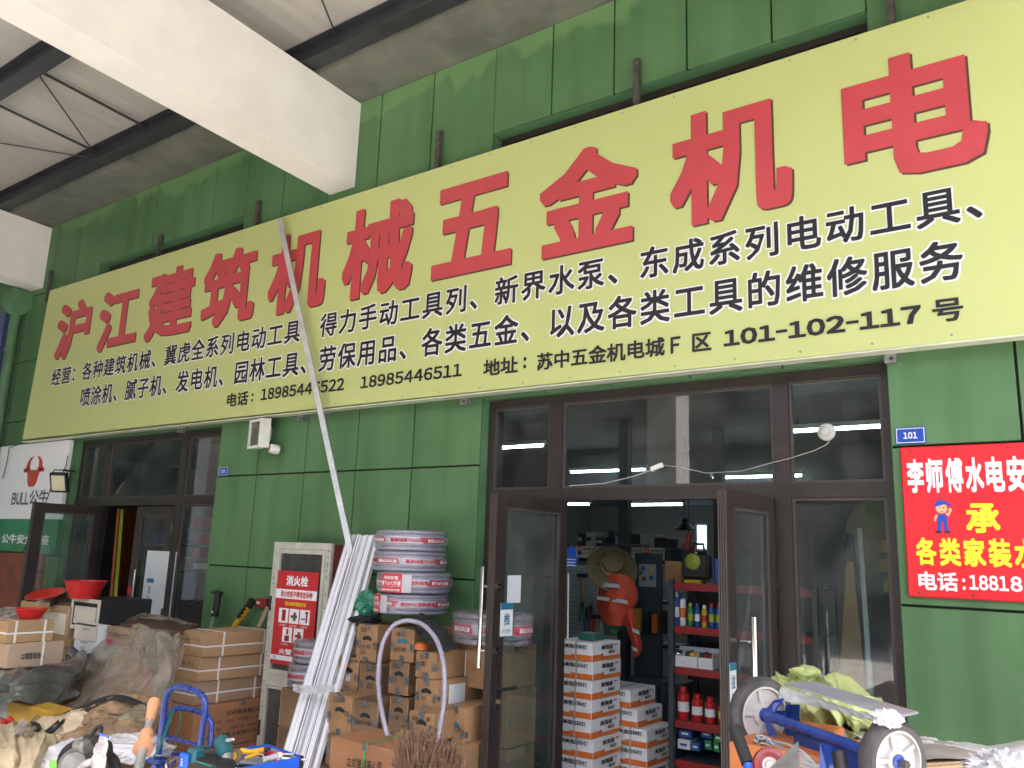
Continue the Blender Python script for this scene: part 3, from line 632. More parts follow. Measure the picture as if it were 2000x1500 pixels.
tail = [[(-3.233, 0.980, 1.524), (-3.156, 0.920, 1.530), (-3.130, 0.980, 1.538)], [(-3.201, 0.980, 1.391), (-3.105, 0.900, 1.402), (-3.090, 0.980, 1.400)], [(-3.155, 0.980, 1.281), (-3.070, 0.900, 1.293), (-3.059, 0.980, 1.300)], [(-3.120, 0.980, 1.171), (-3.058, 0.920, 1.200), (-3.055, 0.980, 1.240)]]
MB().sheet(tail, 30, 16, .015, 9, 5).build('hanging_strap', 'orange_fabric', V_, True)
def strip(mb, a, b, c, d, off=-.016): 
    k = Vector((0, off, 0)); return mb.sheet([[Vector(a)+k, Vector(b)+k], [Vector(c)+k, Vector(d)+k]], 3, 14, .004, 9, 2)
strip(MB(), (-3.378, 0.900, 1.720), (-3.219, 0.900, 1.716), (-3.381, 0.890, 1.689), (-3.204, 0.890, 1.686), 0).build('reflective_stripe', 'reflective_grey', V_)
strip(MB(), (-3.409, 0.900, 1.616), (-3.140, 0.880, 1.601), (-3.408, 0.890, 1.589), (-3.121, 0.870, 1.572), 0).build('reflective_stripe', 'reflective_grey', V_)
strip(MB(), (-3.097, 0.885, 1.403), (-3.037, 0.885, 1.382), (-3.093, 0.885, 1.370), (-3.028, 0.885, 1.353), 0).build('reflective_stripe', 'reflective_grey', V_)
strip(MB(), (-3.096, 0.885, 1.265), (-3.057, 0.885, 1.254), (-3.088, 0.885, 1.236), (-3.049, 0.885, 1.225), 0).build('reflective_stripe', 'reflective_grey', V_)
MB().tube([(p.x-.1, 1.05, 2.02), (p.x+.3, 1.05, 2.02)], .008, 8).build('hanging_rail', 'steel_grey', V_)
o = MB().sheet([[(-3.382, 1.020, 1.388), (-3.254, 1.020, 1.397)], [(-3.333, 1.000, 1.330), (-3.292, 1.000, 1.333)]], 8, 8, .01, 9, 1).build('rag', 'box_green', None, True); tag(o, 'pale green rag showing below the orange vest', 'rag')
# red edged shelving
RX0, RX1, RYf, RYb = (-2.968, 1.300, 1.104)[0], -1.85, 1.3, 1.75
rs = thing('shelving_unit', 'steel shelving with red shelf edges in the right half of the doorway', 'shelf', (RX0, RYf, 0))
SZ = [(-2.882, 1.300, 1.737)[2], (-2.884, 1.300, 1.408)[2], (-2.886, 1.300, 1.101)[2], (-2.889, 1.300, 0.710)[2], (-2.891, 1.300, 0.423)[2]]
for z in SZ:
    MB().box(RX0+.03, RX1, RYf+.01, RYb, z-.01, z).build('shelf', 'shelf_steel', rs); MB().cbox(RX0+.03, RX1, RYf-.01, RYf+.01, z-.055, z+.003).build('shelf_edge', 'shelf_red', rs)
for x in (RX0, RX1):
    for y in (RYf-.01, RYb): MB().box(x-.01, x+.03, y-.02, y+.02, 0, SZ[0]+.03).build('upright', 'shelf_steel', rs)
MB().box(RX0+.03, RX1, RYb+.005, RYb+.015, .1, SZ[0]).build('back_panel', 'shelf_steel', rs)
def can_(x, y, z, h, r, body, cap, lb, cat='can', nm='spray_can', grp='spray cans on the red shelf', label='box_white'):
    t = thing(nm, lb, cat, (x, y, z), grp)
    MB().lathe([(r*.95, 0), (r, .004), (r, h*.78), (r*.5, h*.84)], (x, y, z), n=16).build('body', body, t, True)
    MB().lathe([(r*.62, h*.84), (r*.62, h*.97), (r*.5, h), (0.0, h)], (x, y, z), n=14).build('cap', cap, t, True)
    MB().lathe([(r+.0008, h*.25), (r+.0008, h*.55)], (x, y, z), n=16).build('label', label, t, True)
    return t
cx = lambda px: 0
cans = [((-2.951, 1.360, 1.472)[0], .26, .026, 'box_blue', 'box_white', 'tall blue and white foam can, leftmost', 'box_white'), ((-2.894, 1.360, 1.476)[0], .25, .024, 'box_white', 'box_blue', 'tall white can with blue print, second from the left', 'orange_print'),
        ((-2.829, 1.360, 1.480)[0], .18, .022, 'box_green', 'lime', 'green spray can', 'lime'), ((-2.773, 1.360, 1.476)[0], .18, .022, 'box_blue', 'box_blue', 'blue spray can with white lettering', 'box_white'),
        ((-2.713, 1.360, 1.480)[0], .17, .022, 'box_yellow', 'plastic_white', 'yellow spray can with white nozzle', 'bright_red'), ((-2.654, 1.360, 1.481)[0], .19, .023, 'box_blue', 'bright_red', 'blue and yellow can with red cap, left of two', 'lime'),
        ((-2.596, 1.360, 1.481)[0], .19, .023, 'box_blue', 'bright_red', 'blue and yellow can with red cap, right of two', 'lime')]
for x, h, r, bd, cp, lb, ll in cans: can_(x, RYf+.06, SZ[1], h, r, bd, cp, lb+' on the red edged shelf', label=ll)
for k, (x, h) in enumerate((((-2.898, 1.360, 0.803)[0], .24), ((-2.784, 1.360, 0.802)[0], .20), ((-2.680, 1.360, 0.793)[0], .19), ((-2.578, 1.360, 0.799)[0], .18))):
    can_(x, RYf+.07, SZ[3], h, .045-.003*k, 'bright_red', 'bright_red', ['largest red bottle with white label, leftmost', 'second red bottle with white label', 'third red bottle with narrow label', 'red bottle with yellow label, rightmost'][k]+' on the lower red shelf', 'bottle', 'bottle', 'red bottles on the lower shelf', 'box_yellow' if k == 3 else 'box_white')
for k in range(3):
    x = [(-2.935, 1.360, 1.180)[0], (-2.810, 1.360, 1.180)[0], (-2.692, 1.360, 1.176)[0]][k]
    t = thing('parts_bin', ['left white parts bin with chrome fittings', 'middle white parts bin with yellow fittings', 'right white parts bin with dark red parts'][k]+' on the middle shelf', 'bin', (x, RYf+.02, SZ[2]), 'white parts bins')
    m = MB(); w2 = .062; m.box(x-w2, x+w2, RYf+.01, RYf+.016, SZ[2], SZ[2]+.085); m.box(x-w2, x-w2+.004, RYf+.016, RYf+.22, SZ[2], SZ[2]+.12); m.box(x+w2-.004, x+w2, RYf+.016, RYf+.22, SZ[2], SZ[2]+.12); m.box(x-w2, x+w2, RYf+.22, RYf+.225, SZ[2], SZ[2]+.14); m.box(x-w2, x+w2, RYf+.016, RYf+.22, SZ[2]+.001, SZ[2]+.005)
    m.build('bin', 'box_white', t)
    for q in range(6): MB().lump((x-.04+.027*(q % 3)*1.4, RYf+.06+.07*(q//3), SZ[2]+.09), (.026, .03, .026), .3, 3, q+k*7, sub=2).build('fitting', ['chrome', 'box_yellow', 'shelf_red'][k] if q % 3 else 'steel_grey', t, True)
bx_ = [((-2.946, -2.853, 0.649, 0.713), 'box_blue', 'blue carton, upper left'), ((-2.925, -2.824, 0.582, 0.641), 'box_blue', 'blue carton, middle left'), ((-2.939, -2.837, 0.495, 0.565), 'box_white', 'white carton, lower left'), ((-2.829, -2.762, 0.496, 0.558), 'box_blue', 'blue carton with white diamond'),
       ((-2.753, -2.658, 0.600, 0.659), 'box_blue', 'blue carton with green top'), ((-2.650, -2.573, 0.581, 0.654), 'box_green', 'green carton, upper right'), ((-2.725, -2.671, 0.520, 0.586), 'box_green', 'green carton, lower centre'), ((-2.655, -2.611, 0.512, 0.584), 'box_green', 'narrow green carton')]
for k, ((x0, x1, z0, z1), mm, lb) in enumerate(bx_):
    z0 = max(z0, SZ[4]+.001); 
    o = MB().cbox(x0, x1, RYf+.04+.004*k, RYf+.22, z0, z1, .002).build('small_carton', mm); tag(o, lb+' on the lowest visible red shelf', 'carton', 'small cartons on the lowest shelf')
    MB().box(x0+(x1-x0)*.2, x1-(x1-x0)*.25, RYf+.0375+.004*k, RYf+.0392+.004*k, z0+(z1-z0)*.35, z0+(z1-z0)*.6).build('label', 'box_white' if mm != 'box_white' else 'box_blue', o)
# work light on top of the shelving
p = Vector((-2.794, 1.400, 1.909)); t = thing('work_light', 'black portable work light with round yellow lens on top of the shelving', 'lamp', (p.x, p.y, SZ[0]))
MB().cbox(p.x-.12, p.x+.12, p.y-.04, p.y+.05, SZ[0]+.03, SZ[0]+.25, .03).build('body', 'box_black', t)
MB().lathe([(.062, 0), (.062, .03), (.05, .036), (.035, .05), (.0, .055)], (p.x, p.y-.04, p.z), axis=(0, -1, 0), n=24).build('lens', 'lime', t, True)
MB().lathe([(.063, 0), (.072, 0), (.072, .03), (.063, .03)], (p.x, p.y-.04, p.z), axis=(0, -1, 0), n=24, close=True).build('bezel', 'chrome', t, True)
MB().tube([(p.x-.07, p.y, SZ[0]+.25), (p.x-.06, p.y, SZ[0]+.31), (p.x+.06, p.y, SZ[0]+.31), (p.x+.07, p.y, SZ[0]+.25)], .012, 8).build('handle', 'box_black', t, True)
MB().box(p.x-.08, p.x+.06, p.y-.06, p.y+.04, SZ[0]+.002, SZ[0]+.028).build('foot', 'box_yellow', t)
o = MB().cbox(p.x-.30, p.x-.14, p.y+.05, p.y+.2, SZ[0]+.002, SZ[0]+.17).build('small_carton', 'wood_handle'); tag(o, 'brown carton left of the black work light on the shelving', 'carton')
o = MB().cbox(p.x+.16, p.x+.25, p.y-.02, p.y+.12, SZ[0]+.002, SZ[0]+.2).build('jerrycan', 'blue_plastic'); tag(o, 'blue plastic container right of the black work light', 'container')
p = Vector((-3.127, 2.000, 2.062)); t = thing('fire_bell', 'dark red hanging lantern behind the work light', 'lantern', p); MB().lathe([(.0, -.08), (.05, -.06), (.055, -.02), (.025, .03), (.03, .08), (.0, .1)], p, n=18).build('body', 'shelf_red', t, True); MB().tube([p, (p.x, p.y, 3.2)], .003, 6).build('cord', 'rubber', t)
# poster with coloured dots
a, b, c, d = (-3.717, -3.544, 1.666, 1.871); po = thing('poster', 'white poster with coloured dots behind the vest', 'poster', (a, 2.2, c)); MB().box(a, b, 2.2, 2.206, c, d).build('sheet', 'peg', po)
for k, (u, v, mm) in enumerate(((.25, .8, 'box_blue'), (.75, .75, 'box_yellow'), (.3, .35, 'shelf_red'), (.75, .4, 'box_blue'), (.1, .6, 'box_green'))):
    MB().lathe([(.022, 0), (.022, .002)], (a+(b-a)*u, 2.1995, c+(d-c)*v), axis=(0, -1, 0), n=14).build('dot', mm, po)
MB().box(a-.05, b+.05, 2.21, 2.24, 0, d+.1).build('backing_board', 'shelf_steel', po)
# dim counter with tools between vest and shelving
ct = thing('counter', 'dark low counter with bins behind the orange vest', 'counter', (-3.4, 2.0, 0)); a, b, c, d = (-3.751, -3.280, 0.580, 1.240)
MB().box(a, b+.1, 1.95, 2.3, 0, c+.3).build('cabinet', 'shelf_steel', ct)
for k in range(5): MB().cbox(a+.02+k*(b-a)/5, a+(k+.9)*(b-a)/5, 1.90, 1.95, c+.12, c+.26).build('drawer', 'inner_dark', ct)
for k in range(7):
    o = MB().cbox(a+.02+k*.085, a+.07+k*.085, 2.15, 2.2, (-3.627, 2.150, 1.262)[2], (-3.627, 2.150, 1.465)[2]-.02*(k % 3)).build('packaged_tool', ['box_yellow', 'box_black', 'orange_print', 'box_black', 'box_yellow', 'orange_print', 'box_black'][k]); tag(o, ['leftmost slim yellow','second slim black','third slim orange','middle slim black','slim yellow right of the middle','slim orange second from the right','rightmost slim black'][k]+' packaged tool hanging behind the vest', 'tool', 'packaged tools behind the vest')

# stacks of white nail cartons
def nail_box(x1, y0, z0, w, dd, h, lb):
    t = thing('nail_carton', lb, 'carton', (x1-w/2, y0+dd/2, z0), 'white and orange nail cartons')
    x0, y1, z1 = x1-w, y0+dd, z0+h
    MB().cbox(x0, x1, y0, y1, z0+.001, z1-.001, .003).build('carton', 'box_white', t)
    MB().box(x0+.002, x1-.002, y0-.0015, y0-.0003, z0+.004, z0+h*.25).build('orange_band', 'orange_print', t)
    MB().box(x0+w*.46, x1-.002, y0-.0018, y0-.0003, z0+h*.25, z0+h*.34).build('orange_band', 'orange_print', t)
    MB().box(x1+.0003, x1+.0015, y0+.002, y1-.002, z0+.004, z0+h*.24).build('orange_band', 'orange_print', t)
    MB().box(x1+.0003, x1+.0015, y0+.002, y0+dd*.34, z0+h*.24, z0+h*.36).build('orange_band', 'orange_print', t)
    g = MB(); letter(g, '金钢高强度码钉', (x0+w*.08, y0-.003, z0+h*.64), EX, EZ, w*.80, h*.24, .022); letter(g, '型号:', (x0+w*.07, y0-.003, z0+h*.46), EX, EZ, w*.17, h*.13, .02); letter(g, '数量:', (x0+w*.07, y0-.003, z0+h*.29), EX, EZ, w*.17, h*.13, .02)
    EY = Vector((0, 1, 0)); letter(g, '高强度', (x1+.003, y0+dd*.30, z0+h*.60), EY, EZ, dd*.42, h*.25, .024); letter(g, '码钉', (x1+.003, y0+dd*.56, z0+h*.34), EY, EZ, dd*.24, h*.19, .024)
    g.build('lettering', 'dark_print', t, kind='stuff')
    MB().lathe([(h*.13, 0), (h*.13, .0012)], (x1+.0003, y0+dd*.34, z0+h*.27), axis=(1, 0, 0), n=12).build('emblem', 'dark_print', t)
    MB().lathe([(h*.085, 0), (h*.085, .0008)], (x1+.0017, y0+dd*.34, z0+h*.27), axis=(1, 0, 0), n=12).build('emblem', 'orange_print', t)
    MB().add([(x1+.0012, y0+dd*.76, z0+h*.72), (x1+.0012, y0+dd*.93, z0+h*.80), (x1+.0012, y0+dd*.80, z0+h*.84)], [(0, 1, 2)]).build('swoosh', 'bright_red', t)
    m = MB(); q = .0022; xs_ = x1-w*.42
    m.box(xs_, xs_+.012, y0-q-.002, y0-q+.0006, z0, z1); m.box(xs_, xs_+.012, y0, y1, z1-.0009, z1+.0006); m.build('strap', 'strap', t)
    return t
filmmat('strap', (.7, .72, .74), .35, .25)
tops = [1255, 1294, 1330, 1368, 1406, 1443, 1480]
zz = [(-3.303, 0.450, 1.303)[2], (-3.300, 0.450, 1.171)[2], (-3.297, 0.450, 1.033)[2], (-3.294, 0.450, 0.903)[2], (-3.291, 0.450, 0.771)[2], (-3.288, 0.450, 0.644)[2], (-3.286, 0.450, 0.514)[2]]
dz = (zz[0]-zz[6])/6
nm = ['top', 'second', 'third', 'fourth', 'fifth', 'sixth', 'seventh', 'eighth', 'ninth']
K = int((zz[0])/dz)
for k in range(K):
    jx = [0, .0, -.004, -.002, -.002, .012, .006][k] if k < 7 else 0
    b_ = nail_box(-3.186+jx, .45+.004*((k*3) % 4), zz[0]-dz*(k+1), .34, .42, dz, 'white and orange nail carton, %s in the tall stack just inside the door' % nm[min(k, 8)])
z2 = (-3.120, 0.901, 0.937)[2]
for k in range(int(z2/dz)):
    nail_box([-3.13, -3.07, -2.99, -2.99][min(k, 3)], .93+(0 if k < 1 else .0), z2-dz*(k+1), .34, .42, dz, 'white and orange nail carton, %s in the lower stack behind the tall one' % nm[min(k, 8)])
tag(MB().box(-3.6, -2.9, .4, 1.4, .015, .05).build('pallet', 'wood_handle'), 'low wooden pallet under the white nail cartons', 'pallet')
o = MB().cbox(-3.40, -3.27, .60, .78, zz[0]+.001, zz[0]+.05).build('case', 'green_case' if 0 else mat('green_case', (.03, .13, .10), .4, var=.1)); tag(o, 'small dark green case on the top nail carton', 'case')
# things seen through the right side pane
a, b = Vector((-1.463, 0.700, 1.755)), Vector((-1.521, 0.600, 0.886)); 
o = MB().quad((-1.471, 0.750, 1.938), (-1.427, 0.750, 1.939), (-1.337, 0.600, 0.913), (-1.531, 0.600, 0.885), .02).build('plywood_sheet', 'wood_handle'); tag(o, 'brown plywood offcut leaning behind the right side pane', 'board')
a, b = Vector((-1.391, 0.800, 2.153)), Vector((-1.299, 0.500, 1.046)); d_ = (b-a); o = MB().bar(a, b+d_*.35, .03, .03, (0, -1, 0)).build('metal_rail', 'alu_dull'); tag(o, 'silver metal rail leaning behind the right side pane', 'rail')
for k, (x0, x1, z0, z1) in enumerate(((-1.287, -1.216, 2.005, 2.087), (-1.300, -1.225, 1.882, 1.963), (-1.291, -1.229, 1.753, 1.843))):
    o = MB().cbox(x0, x1, .9, 1.2, z0, z1).build('small_carton', 'box_yellow'); tag(o, ['upper', 'middle', 'lower'][k]+' yellow carton behind the right edge of the side pane', 'carton', 'yellow cartons behind the side pane'); 
    MB().box(x0-.01, x1+.01, .88, 1.22, z0-.02, z0-.001).build('shelf_board', 'shelf_steel', o)
for k, (x0, x1, z0, z1) in enumerate(((-1.187, -1.139, 1.357, 1.459), (-1.185, -1.143, 1.219, 1.334))):
    o = MB().box(x0, x1, .5, .53, z0, z1).build('paper', 'peg'); tag(o, ['upper', 'lower'][k]+' grey paper low behind the side pane', 'paper', 'papers behind the side pane')
mat('dusk_blue', (.03, .05, .11), .6, var=.2); p = (-1.481, 0.800, 1.932)
o = MB().sheet([[(-1.512, 0.800, 2.102), (-1.473, 0.800, 2.116), (-1.431, 0.800, 2.110)], [(-1.512, 0.800, 1.963), (-1.463, 0.750, 1.980), (-1.425, 0.800, 1.972)], [(-1.501, 0.800, 1.849), (-1.476, 0.780, 1.866), (-1.427, 0.800, 1.933)]], 16, 16, .03, 9, 4).build('plastic_bag', 'dusk_blue', None, True); tag(o, 'blue and white bag hanging behind the side pane', 'bag')
mat('dull_yellow', (.13, .12, .04), .6, var=.1)
o = MB().lathe([(.0, 0), (.30, .0), (.30, .03), (0, .035)], (-1.391, 1.600, 2.128), axis=(0, -1, .1), n=32).build('round_sign', 'dull_yellow'); tag(o, 'dull yellow round board deep behind the side pane', 'board')
# unit 102 interior
mat('orange_shelf', (.48, .11, .02), .5, var=.1)
o = MB().quad((-9.733, 0.400, 2.288), (-10.178, 0.900, 2.297), (-10.004, 0.900, 0.254), (-9.576, 0.400, 0.348), .03).build('orange_shelf', 'orange_shelf'); tag(o, 'orange shelf end with a yellow measuring strip in the doorway of unit 102', 'shelf')
MB().quad((-9.625, 0.385, 2.281), (-9.558, 0.385, 2.281), (-9.379, 0.385, 0.371), (-9.453, 0.385, 0.362), .004).build('yellow_strip', 'lime', o)
for k in range(7):
    x0, x1, z0, z1 = ((-8.933, -8.541, 2.092, 2.222), (-8.897, -8.509, 1.916, 2.033), (-8.846, -8.470, 1.754, 1.870), (-8.837, -8.482, 1.627, 1.696), (-8.733, -8.442, 1.243, 1.411), (-9.737, -9.602, 1.903, 2.024), (-9.659, -9.527, 1.591, 1.662))[k]
    o = MB().cbox(x0, x1, .9, 1.2, z0, z1).build('tool_pack', ['shelf_red', 'bright_red', 'shelf_red', 'plastic_white', 'box_black', 'box_blue', 'box_grey'][k]); tag(o, ['topmost dark red pack', 'bright red pack second from the top', 'dark red pack third from the top', 'white pack', 'black pack', 'blue pack by the orange panel', 'grey pack by the orange panel'][k]+' behind the glass of unit 102', 'pack', 'goods inside unit 102')
    MB().box(x0-.2, x1+.2, .92, 1.3, z0-.02, z0-.001).build('shelf_board', 'shelf_steel', o)
# unit 102 doors: left leaf open, right leaf shut
DA, PA, bxA = leaf(sf2, -9.47, .07, 272, .76, 2.29, 1)
DB, PB, bxB = leaf(sf2, -8.09, .135, 180, .70, 2.29, -1)
mat('paper_white', (.62, .66, .68), .5, var=.04); mat('paper_cream', (.6, .56, .46), .6, var=.08)
x0, x1, z0, z1 = (-8.477, -7.937, 0.984, 1.824)
MB().box(x0, x1, .098, .101, z0-.4, z1).build('paper_sheet', 'paper_white', DB)
def sticker(par, o_, u, top, ch, en, w=.10, h=.17):
    """push / pull sticker: blue head, white or yellow field"""
    u = Vector(u); o_ = Vector(o_); n_ = u.cross(EZ)
    MB().quad(o_, o_+u*w, o_+u*w+EZ*h, o_+EZ*h, .002).build('sticker', 'plastic_white', par)
    k = n_*.0012 if True else 0
    MB().quad(o_+k+EZ*h*.8, o_+k+u*w+EZ*h*.8, o_+k+u*w+EZ*h, o_+k+EZ*h, .001).build('sticker_head', 'blue_teal', par)
    g = MB(); letter(g, ch, o_+k*2+u*w*.25+EZ*h*.32, u, EZ, w*.5, h*.36, .012); letter(g, en, o_+k*2+u*w*.2+EZ*h*.08, u, EZ, w*.6, h*.13, .0); g.build('sticker_lettering', 'blue_teal', par)
mat('blue_teal', (.02, .16, .26), .4, var=0)
sticker(DB, ((-8.414, 0.090, 1.324)[0], .094, (-8.412, 0.090, 1.319)[2]), (1, 0, 0), 0, '拉', 'PULL', .13, .22)
xb = (-8.555, 0.020, 1.607)[0]
h = MB().tube([(xb, .03, (-8.559, 0.020, 1.623)[2]), (xb, .03, (-8.540, 0.020, 1.162)[2])], .014, 12).build('pull_handle', 'chrome', DB, True)
for zq in ((-8.543, 0.020, 1.555)[2], (-8.523, 0.020, 1.215)[2]): MB().tube([(xb, .03, zq), (xb, .10, zq)], .009, 8).build('handle_mount', 'chrome', DB)
MB().lathe([(.05, 0), (.05, .004)], (xb-.02, .012, (-8.558, 0.020, 1.406)[2]), axis=(0, -1, 0), n=4).build('red_charm', 'bright_red', DB)
# unit 101 hardware
_s = (-3.200, -0.673, 1.410); sticker(DL, (-3.225+.034, _s[1], _s[2]), (0, 1, 0), 0, '推', 'PUSH', .13, .20)
u_ = Vector((0, 1, 0)); x_ = -3.225+.03
_a, _b = (-3.215, -0.578, 1.607), (-3.215, -0.430, 1.779)
MB().quad((x_-.02, _a[1], _a[2]), (x_-.02, _b[1], _a[2]), (x_-.02, _b[1], _b[2]), (x_-.02, _a[1], _b[2]), .001).build('paper_sheet', 'paper_white', DL)
p = Vector((x_, -.685, 1.105))
h = MB().cbox(x_, x_+.008, -.70, -.665, .98, 1.22, .003).build('lock_plate', 'rubber', DL)
MB().tube([p, p+Vector((.05, 0, 0)), p+Vector((.055, .03, 0)), p+Vector((.055, .13, 0))], .010, 10).build('lever_handle', 'rubber', DL, True)
MB().lathe([(.014, 0), (.014, .02), (.0, .022)], (x_+.008, -.683, 1.03), axis=(1, 0, 0), n=12).build('key_cylinder', 'brass' if 'brass' in M else mat('brass', (.5, .36, .12), .3, .8, var=0), DL)
for zq in (1.71, 1.32): MB().lathe([(.012, .0), (.022, .0), (.022, .008), (.012, .008)], (x_, -.70, zq), axis=(1, 0, 0), n=14, close=True).build('bar_mount', 'chrome', DL, True)
MB().tube([(x_-.10, -.74, 1.83), (x_-.10, -.74, 1.22)], .014, 12).build('pull_handle', 'chrome', DL, True)
for zq in (1.71, 1.32): MB().tube([(x_-.10, -.74, zq), (x_-.05, -.70, zq)], .009, 8).build('handle_mount', 'chrome', DL)
a_, b_ = Vector((-1.640, -0.527, 1.629)), Vector((-1.640, -0.519, 1.299)); xr = -1.735+.028
h = MB().tube([(xr+.075, a_.y, a_.z), (xr+.075, a_.y, a_.z-.62)], .017, 12).build('pull_handle', 'chrome', DR, True)
for zq in (a_.z-.13, a_.z-.5): MB().tube([(xr+.075, a_.y, zq), (xr, a_.y, zq)], .010, 8).build('handle_mount', 'chrome', DR)
sticker(DR, (xr+.0015, a_.y-.16, a_.z-.42), (0, 1, 0), 0, '拉', 'PULL', .09, .19)
# round siren and its wire on the transom glass
p = Vector((-1.386, 0.100, 2.692)); t = thing('siren', 'round white siren stuck on the right transom pane', 'alarm', p)
MB().lathe([(.052, 0), (.052, .014), (.046, .02), (.026, .024), (.022, .034), (0, .036)], p, axis=(0, -1, 0), n=28).build('body', 'siren_white' if 0 else mat('siren_white', (.42, .42, .39), .5, var=.15), t, True)
MB().tube([(-1.363, 0.085, 2.646), (-1.381, 0.070, 2.614), (-1.459, 0.080, 2.582), (-1.615, 0.085, 2.540), (-1.707, 0.075, 2.520), (-1.906, 0.085, 2.474), (-2.142, 0.080, 2.467), (-2.319, 0.080, 2.509), (-2.448, 0.080, 2.530)], .0024, 6).build('wire', 'siren_white', t, True)
p = Vector((-2.498, 0.090, 2.516)); t = thing('cable_connector', 'white plug connector hanging on a wire before the middle transom', 'connector', p)
MB().bar((-2.534, 0.080, 2.502), (-2.451, 0.080, 2.531), .025, .03).build('body', 'lamp_white', t); MB().tube([(-2.534, 0.080, 2.499), (-2.659, 0.085, 2.462), (-2.900, 0.090, 2.419), (-3.188, 0.095, 2.407)], .0022, 6).build('wire', 'lamp_white', t, True)

# ============================================================ signs on the wall
mat('card', (.38, .235, .115), .75, var=.10, scale=3, bump=.15, bscale=40); mat('card2', (.33, .215, .13), .75, var=.12, scale=3, bump=.15, bscale=40); mat('card_pale', (.42, .30, .21), .75, var=.10, scale=2.5, bump=.12, bscale=40)
mat('ply', (.29, .165, .080), .65, var=.28, scale=2.4, bump=.1, bscale=50, stretch=(1, 1, .45)); mat('ply2', (.205, .125, .070), .65, var=.32, scale=2.8, bump=.1, bscale=50, stretch=(.5, 1, 1)); mat('ply_red', (.36, .17, .08), .6, var=.2, scale=2.2, bump=.1, bscale=50)
mat('hole', (.012, .016, .02), .8, var=0); mat('clip', (.20, .21, .22), .4, .7, var=.35, scale=30); mat('ink', (.03, .025, .025), .7, var=0)
def mk_plate(px, txt, lb, x0, x1, z0, z1):
    t = thing('number_plate', lb, 'number plate', ((x0+x1)/2, 0, z0), 'blue door number plates')
    MB().cbox(x0, x1, -.008, -.002, z0, z1, .003).build('plate', 'blue_plate', t)
    m = MB(); b = .006; q = .0035
    m.box(x0+b, x1-b, -.0095, -.0082, z0+b, z0+b+q); m.box(x0+b, x1-b, -.0095, -.0082, z1-b-q, z1-b); m.box(x0+b, x0+b+q, -.0095, -.0082, z0+b+q, z1-b-q); m.box(x1-b-q, x1-b, -.0095, -.0082, z0+b+q, z1-b-q); m.build('border', 'white_print', t)
    g = MB(); letter(g, txt, (x0+(x1-x0)*.27, -.010, z0+(z1-z0)*.30), EX, EZ, (x1-x0)*.46, (z1-z0)*.40, .03); g.build('number', 'white_print', t, kind='stuff')
mk_plate(0, '101', 'blue door number plate reading 101 above the red sign', -.987, -.832, 2.585, 2.678)
mk_plate(0, '102', 'small blue door number plate reading 102 beside the left shop opening', -7.215, -7.065, 2.575, 2.665)
rs_ = thing('trade_sign', 'red tradesman sign with white and yellow characters and a blue worker figure', 'sign', (-.6, -.02, 1.77))
RX, RZ0, RZ1, RYY = -.965, 1.763, 2.565, -.024
m = MB(); m.cbox(RX, .18, RYY, -.004, RZ0, RZ1, .006); m.build('sign_board', 'red_sign', rs_)
MB().cbox(.183, .95, RYY, -.004, RZ0, RZ1, .006).build('sign_board', 'red_sign', rs_)
def rt(s, x0, x1, y0, y1, mm, b=.036):
    """lettering measured on the sign"""
    g = MB(); letter(g, s, (x0, RYY-.0015, y0), EX, EZ, x1-x0, y1-y0, b); g.build('lettering', mm, rs_, kind='stuff')
a = (-0.940, -0.762, 2.315, 2.495); 
chs = '李师傅水电安装'; XR = [(-0.935, -0.024, 2.405)[0], (-0.843, -0.024, 2.403)[0], (-0.745, -0.024, 2.406)[0], (-0.650, -0.024, 2.403)[0], (-0.555, -0.024, 2.401)[0], (-0.461, -0.024, 2.398)[0]]
pit = (XR[5]-XR[0])/5; zt = (-0.732, -0.024, 2.496)[2]; zb = (-0.743, -0.024, 2.313)[2]
for i, ch in enumerate(chs): rt(ch, XR[0]+i*pit, XR[0]+i*pit+pit*.88, zb, zt, 'white_print')
x0, x1, z0, z1 = (-0.665, -0.509, 2.102, 2.255); rt('承', x0, x1, z0, z1, 'yellow_print', .034)
rt('接', x0+.30, x1+.30, z0, z1, 'yellow_print', .034)
x0, x1, z0, z1 = (-0.914, -0.814, 1.930, 2.075); pit = (-0.800, -0.024, 2.001)[0]-x0
for i, ch in enumerate('各类家装水电'): rt(ch, x0+i*pit, x0+i*pit+(x1-x0), z0, z1, 'yellow_print')
x0, x1, z0, z1 = (-0.911, -0.722, 1.800, 1.897); rt('电话', x0, x1, z0, z1, 'white_print', .03)
x0, x1, z0, z1 = (-0.702, -0.688, 1.811, 1.868); rt(':', x0, x1, z0, z1, 'white_print', .02)
x0, x1, z0, z1 = (-0.671, -0.456, 1.813, 1.889); rt('1881', x0, x0+(x1-x0)*.82, z0, z1, 'white_print', .03)
rt('8', x0+(x1-x0)*.86, x0+(x1-x0)*1.1, z0, z1, 'white_print', .03)
for u, v in ((.05, .97), (.25, .97), (.47, .97), (.03, .5), (.05, .03), (.28, .03), (.5, .03)):
    MB().lathe([(.006, 0), (.006, .003), (.001, .004)], (RX+u*1.1, RYY, RZ0+v*.802), axis=(0, -1, 0), n=8).build('screw', 'rust', rs_)
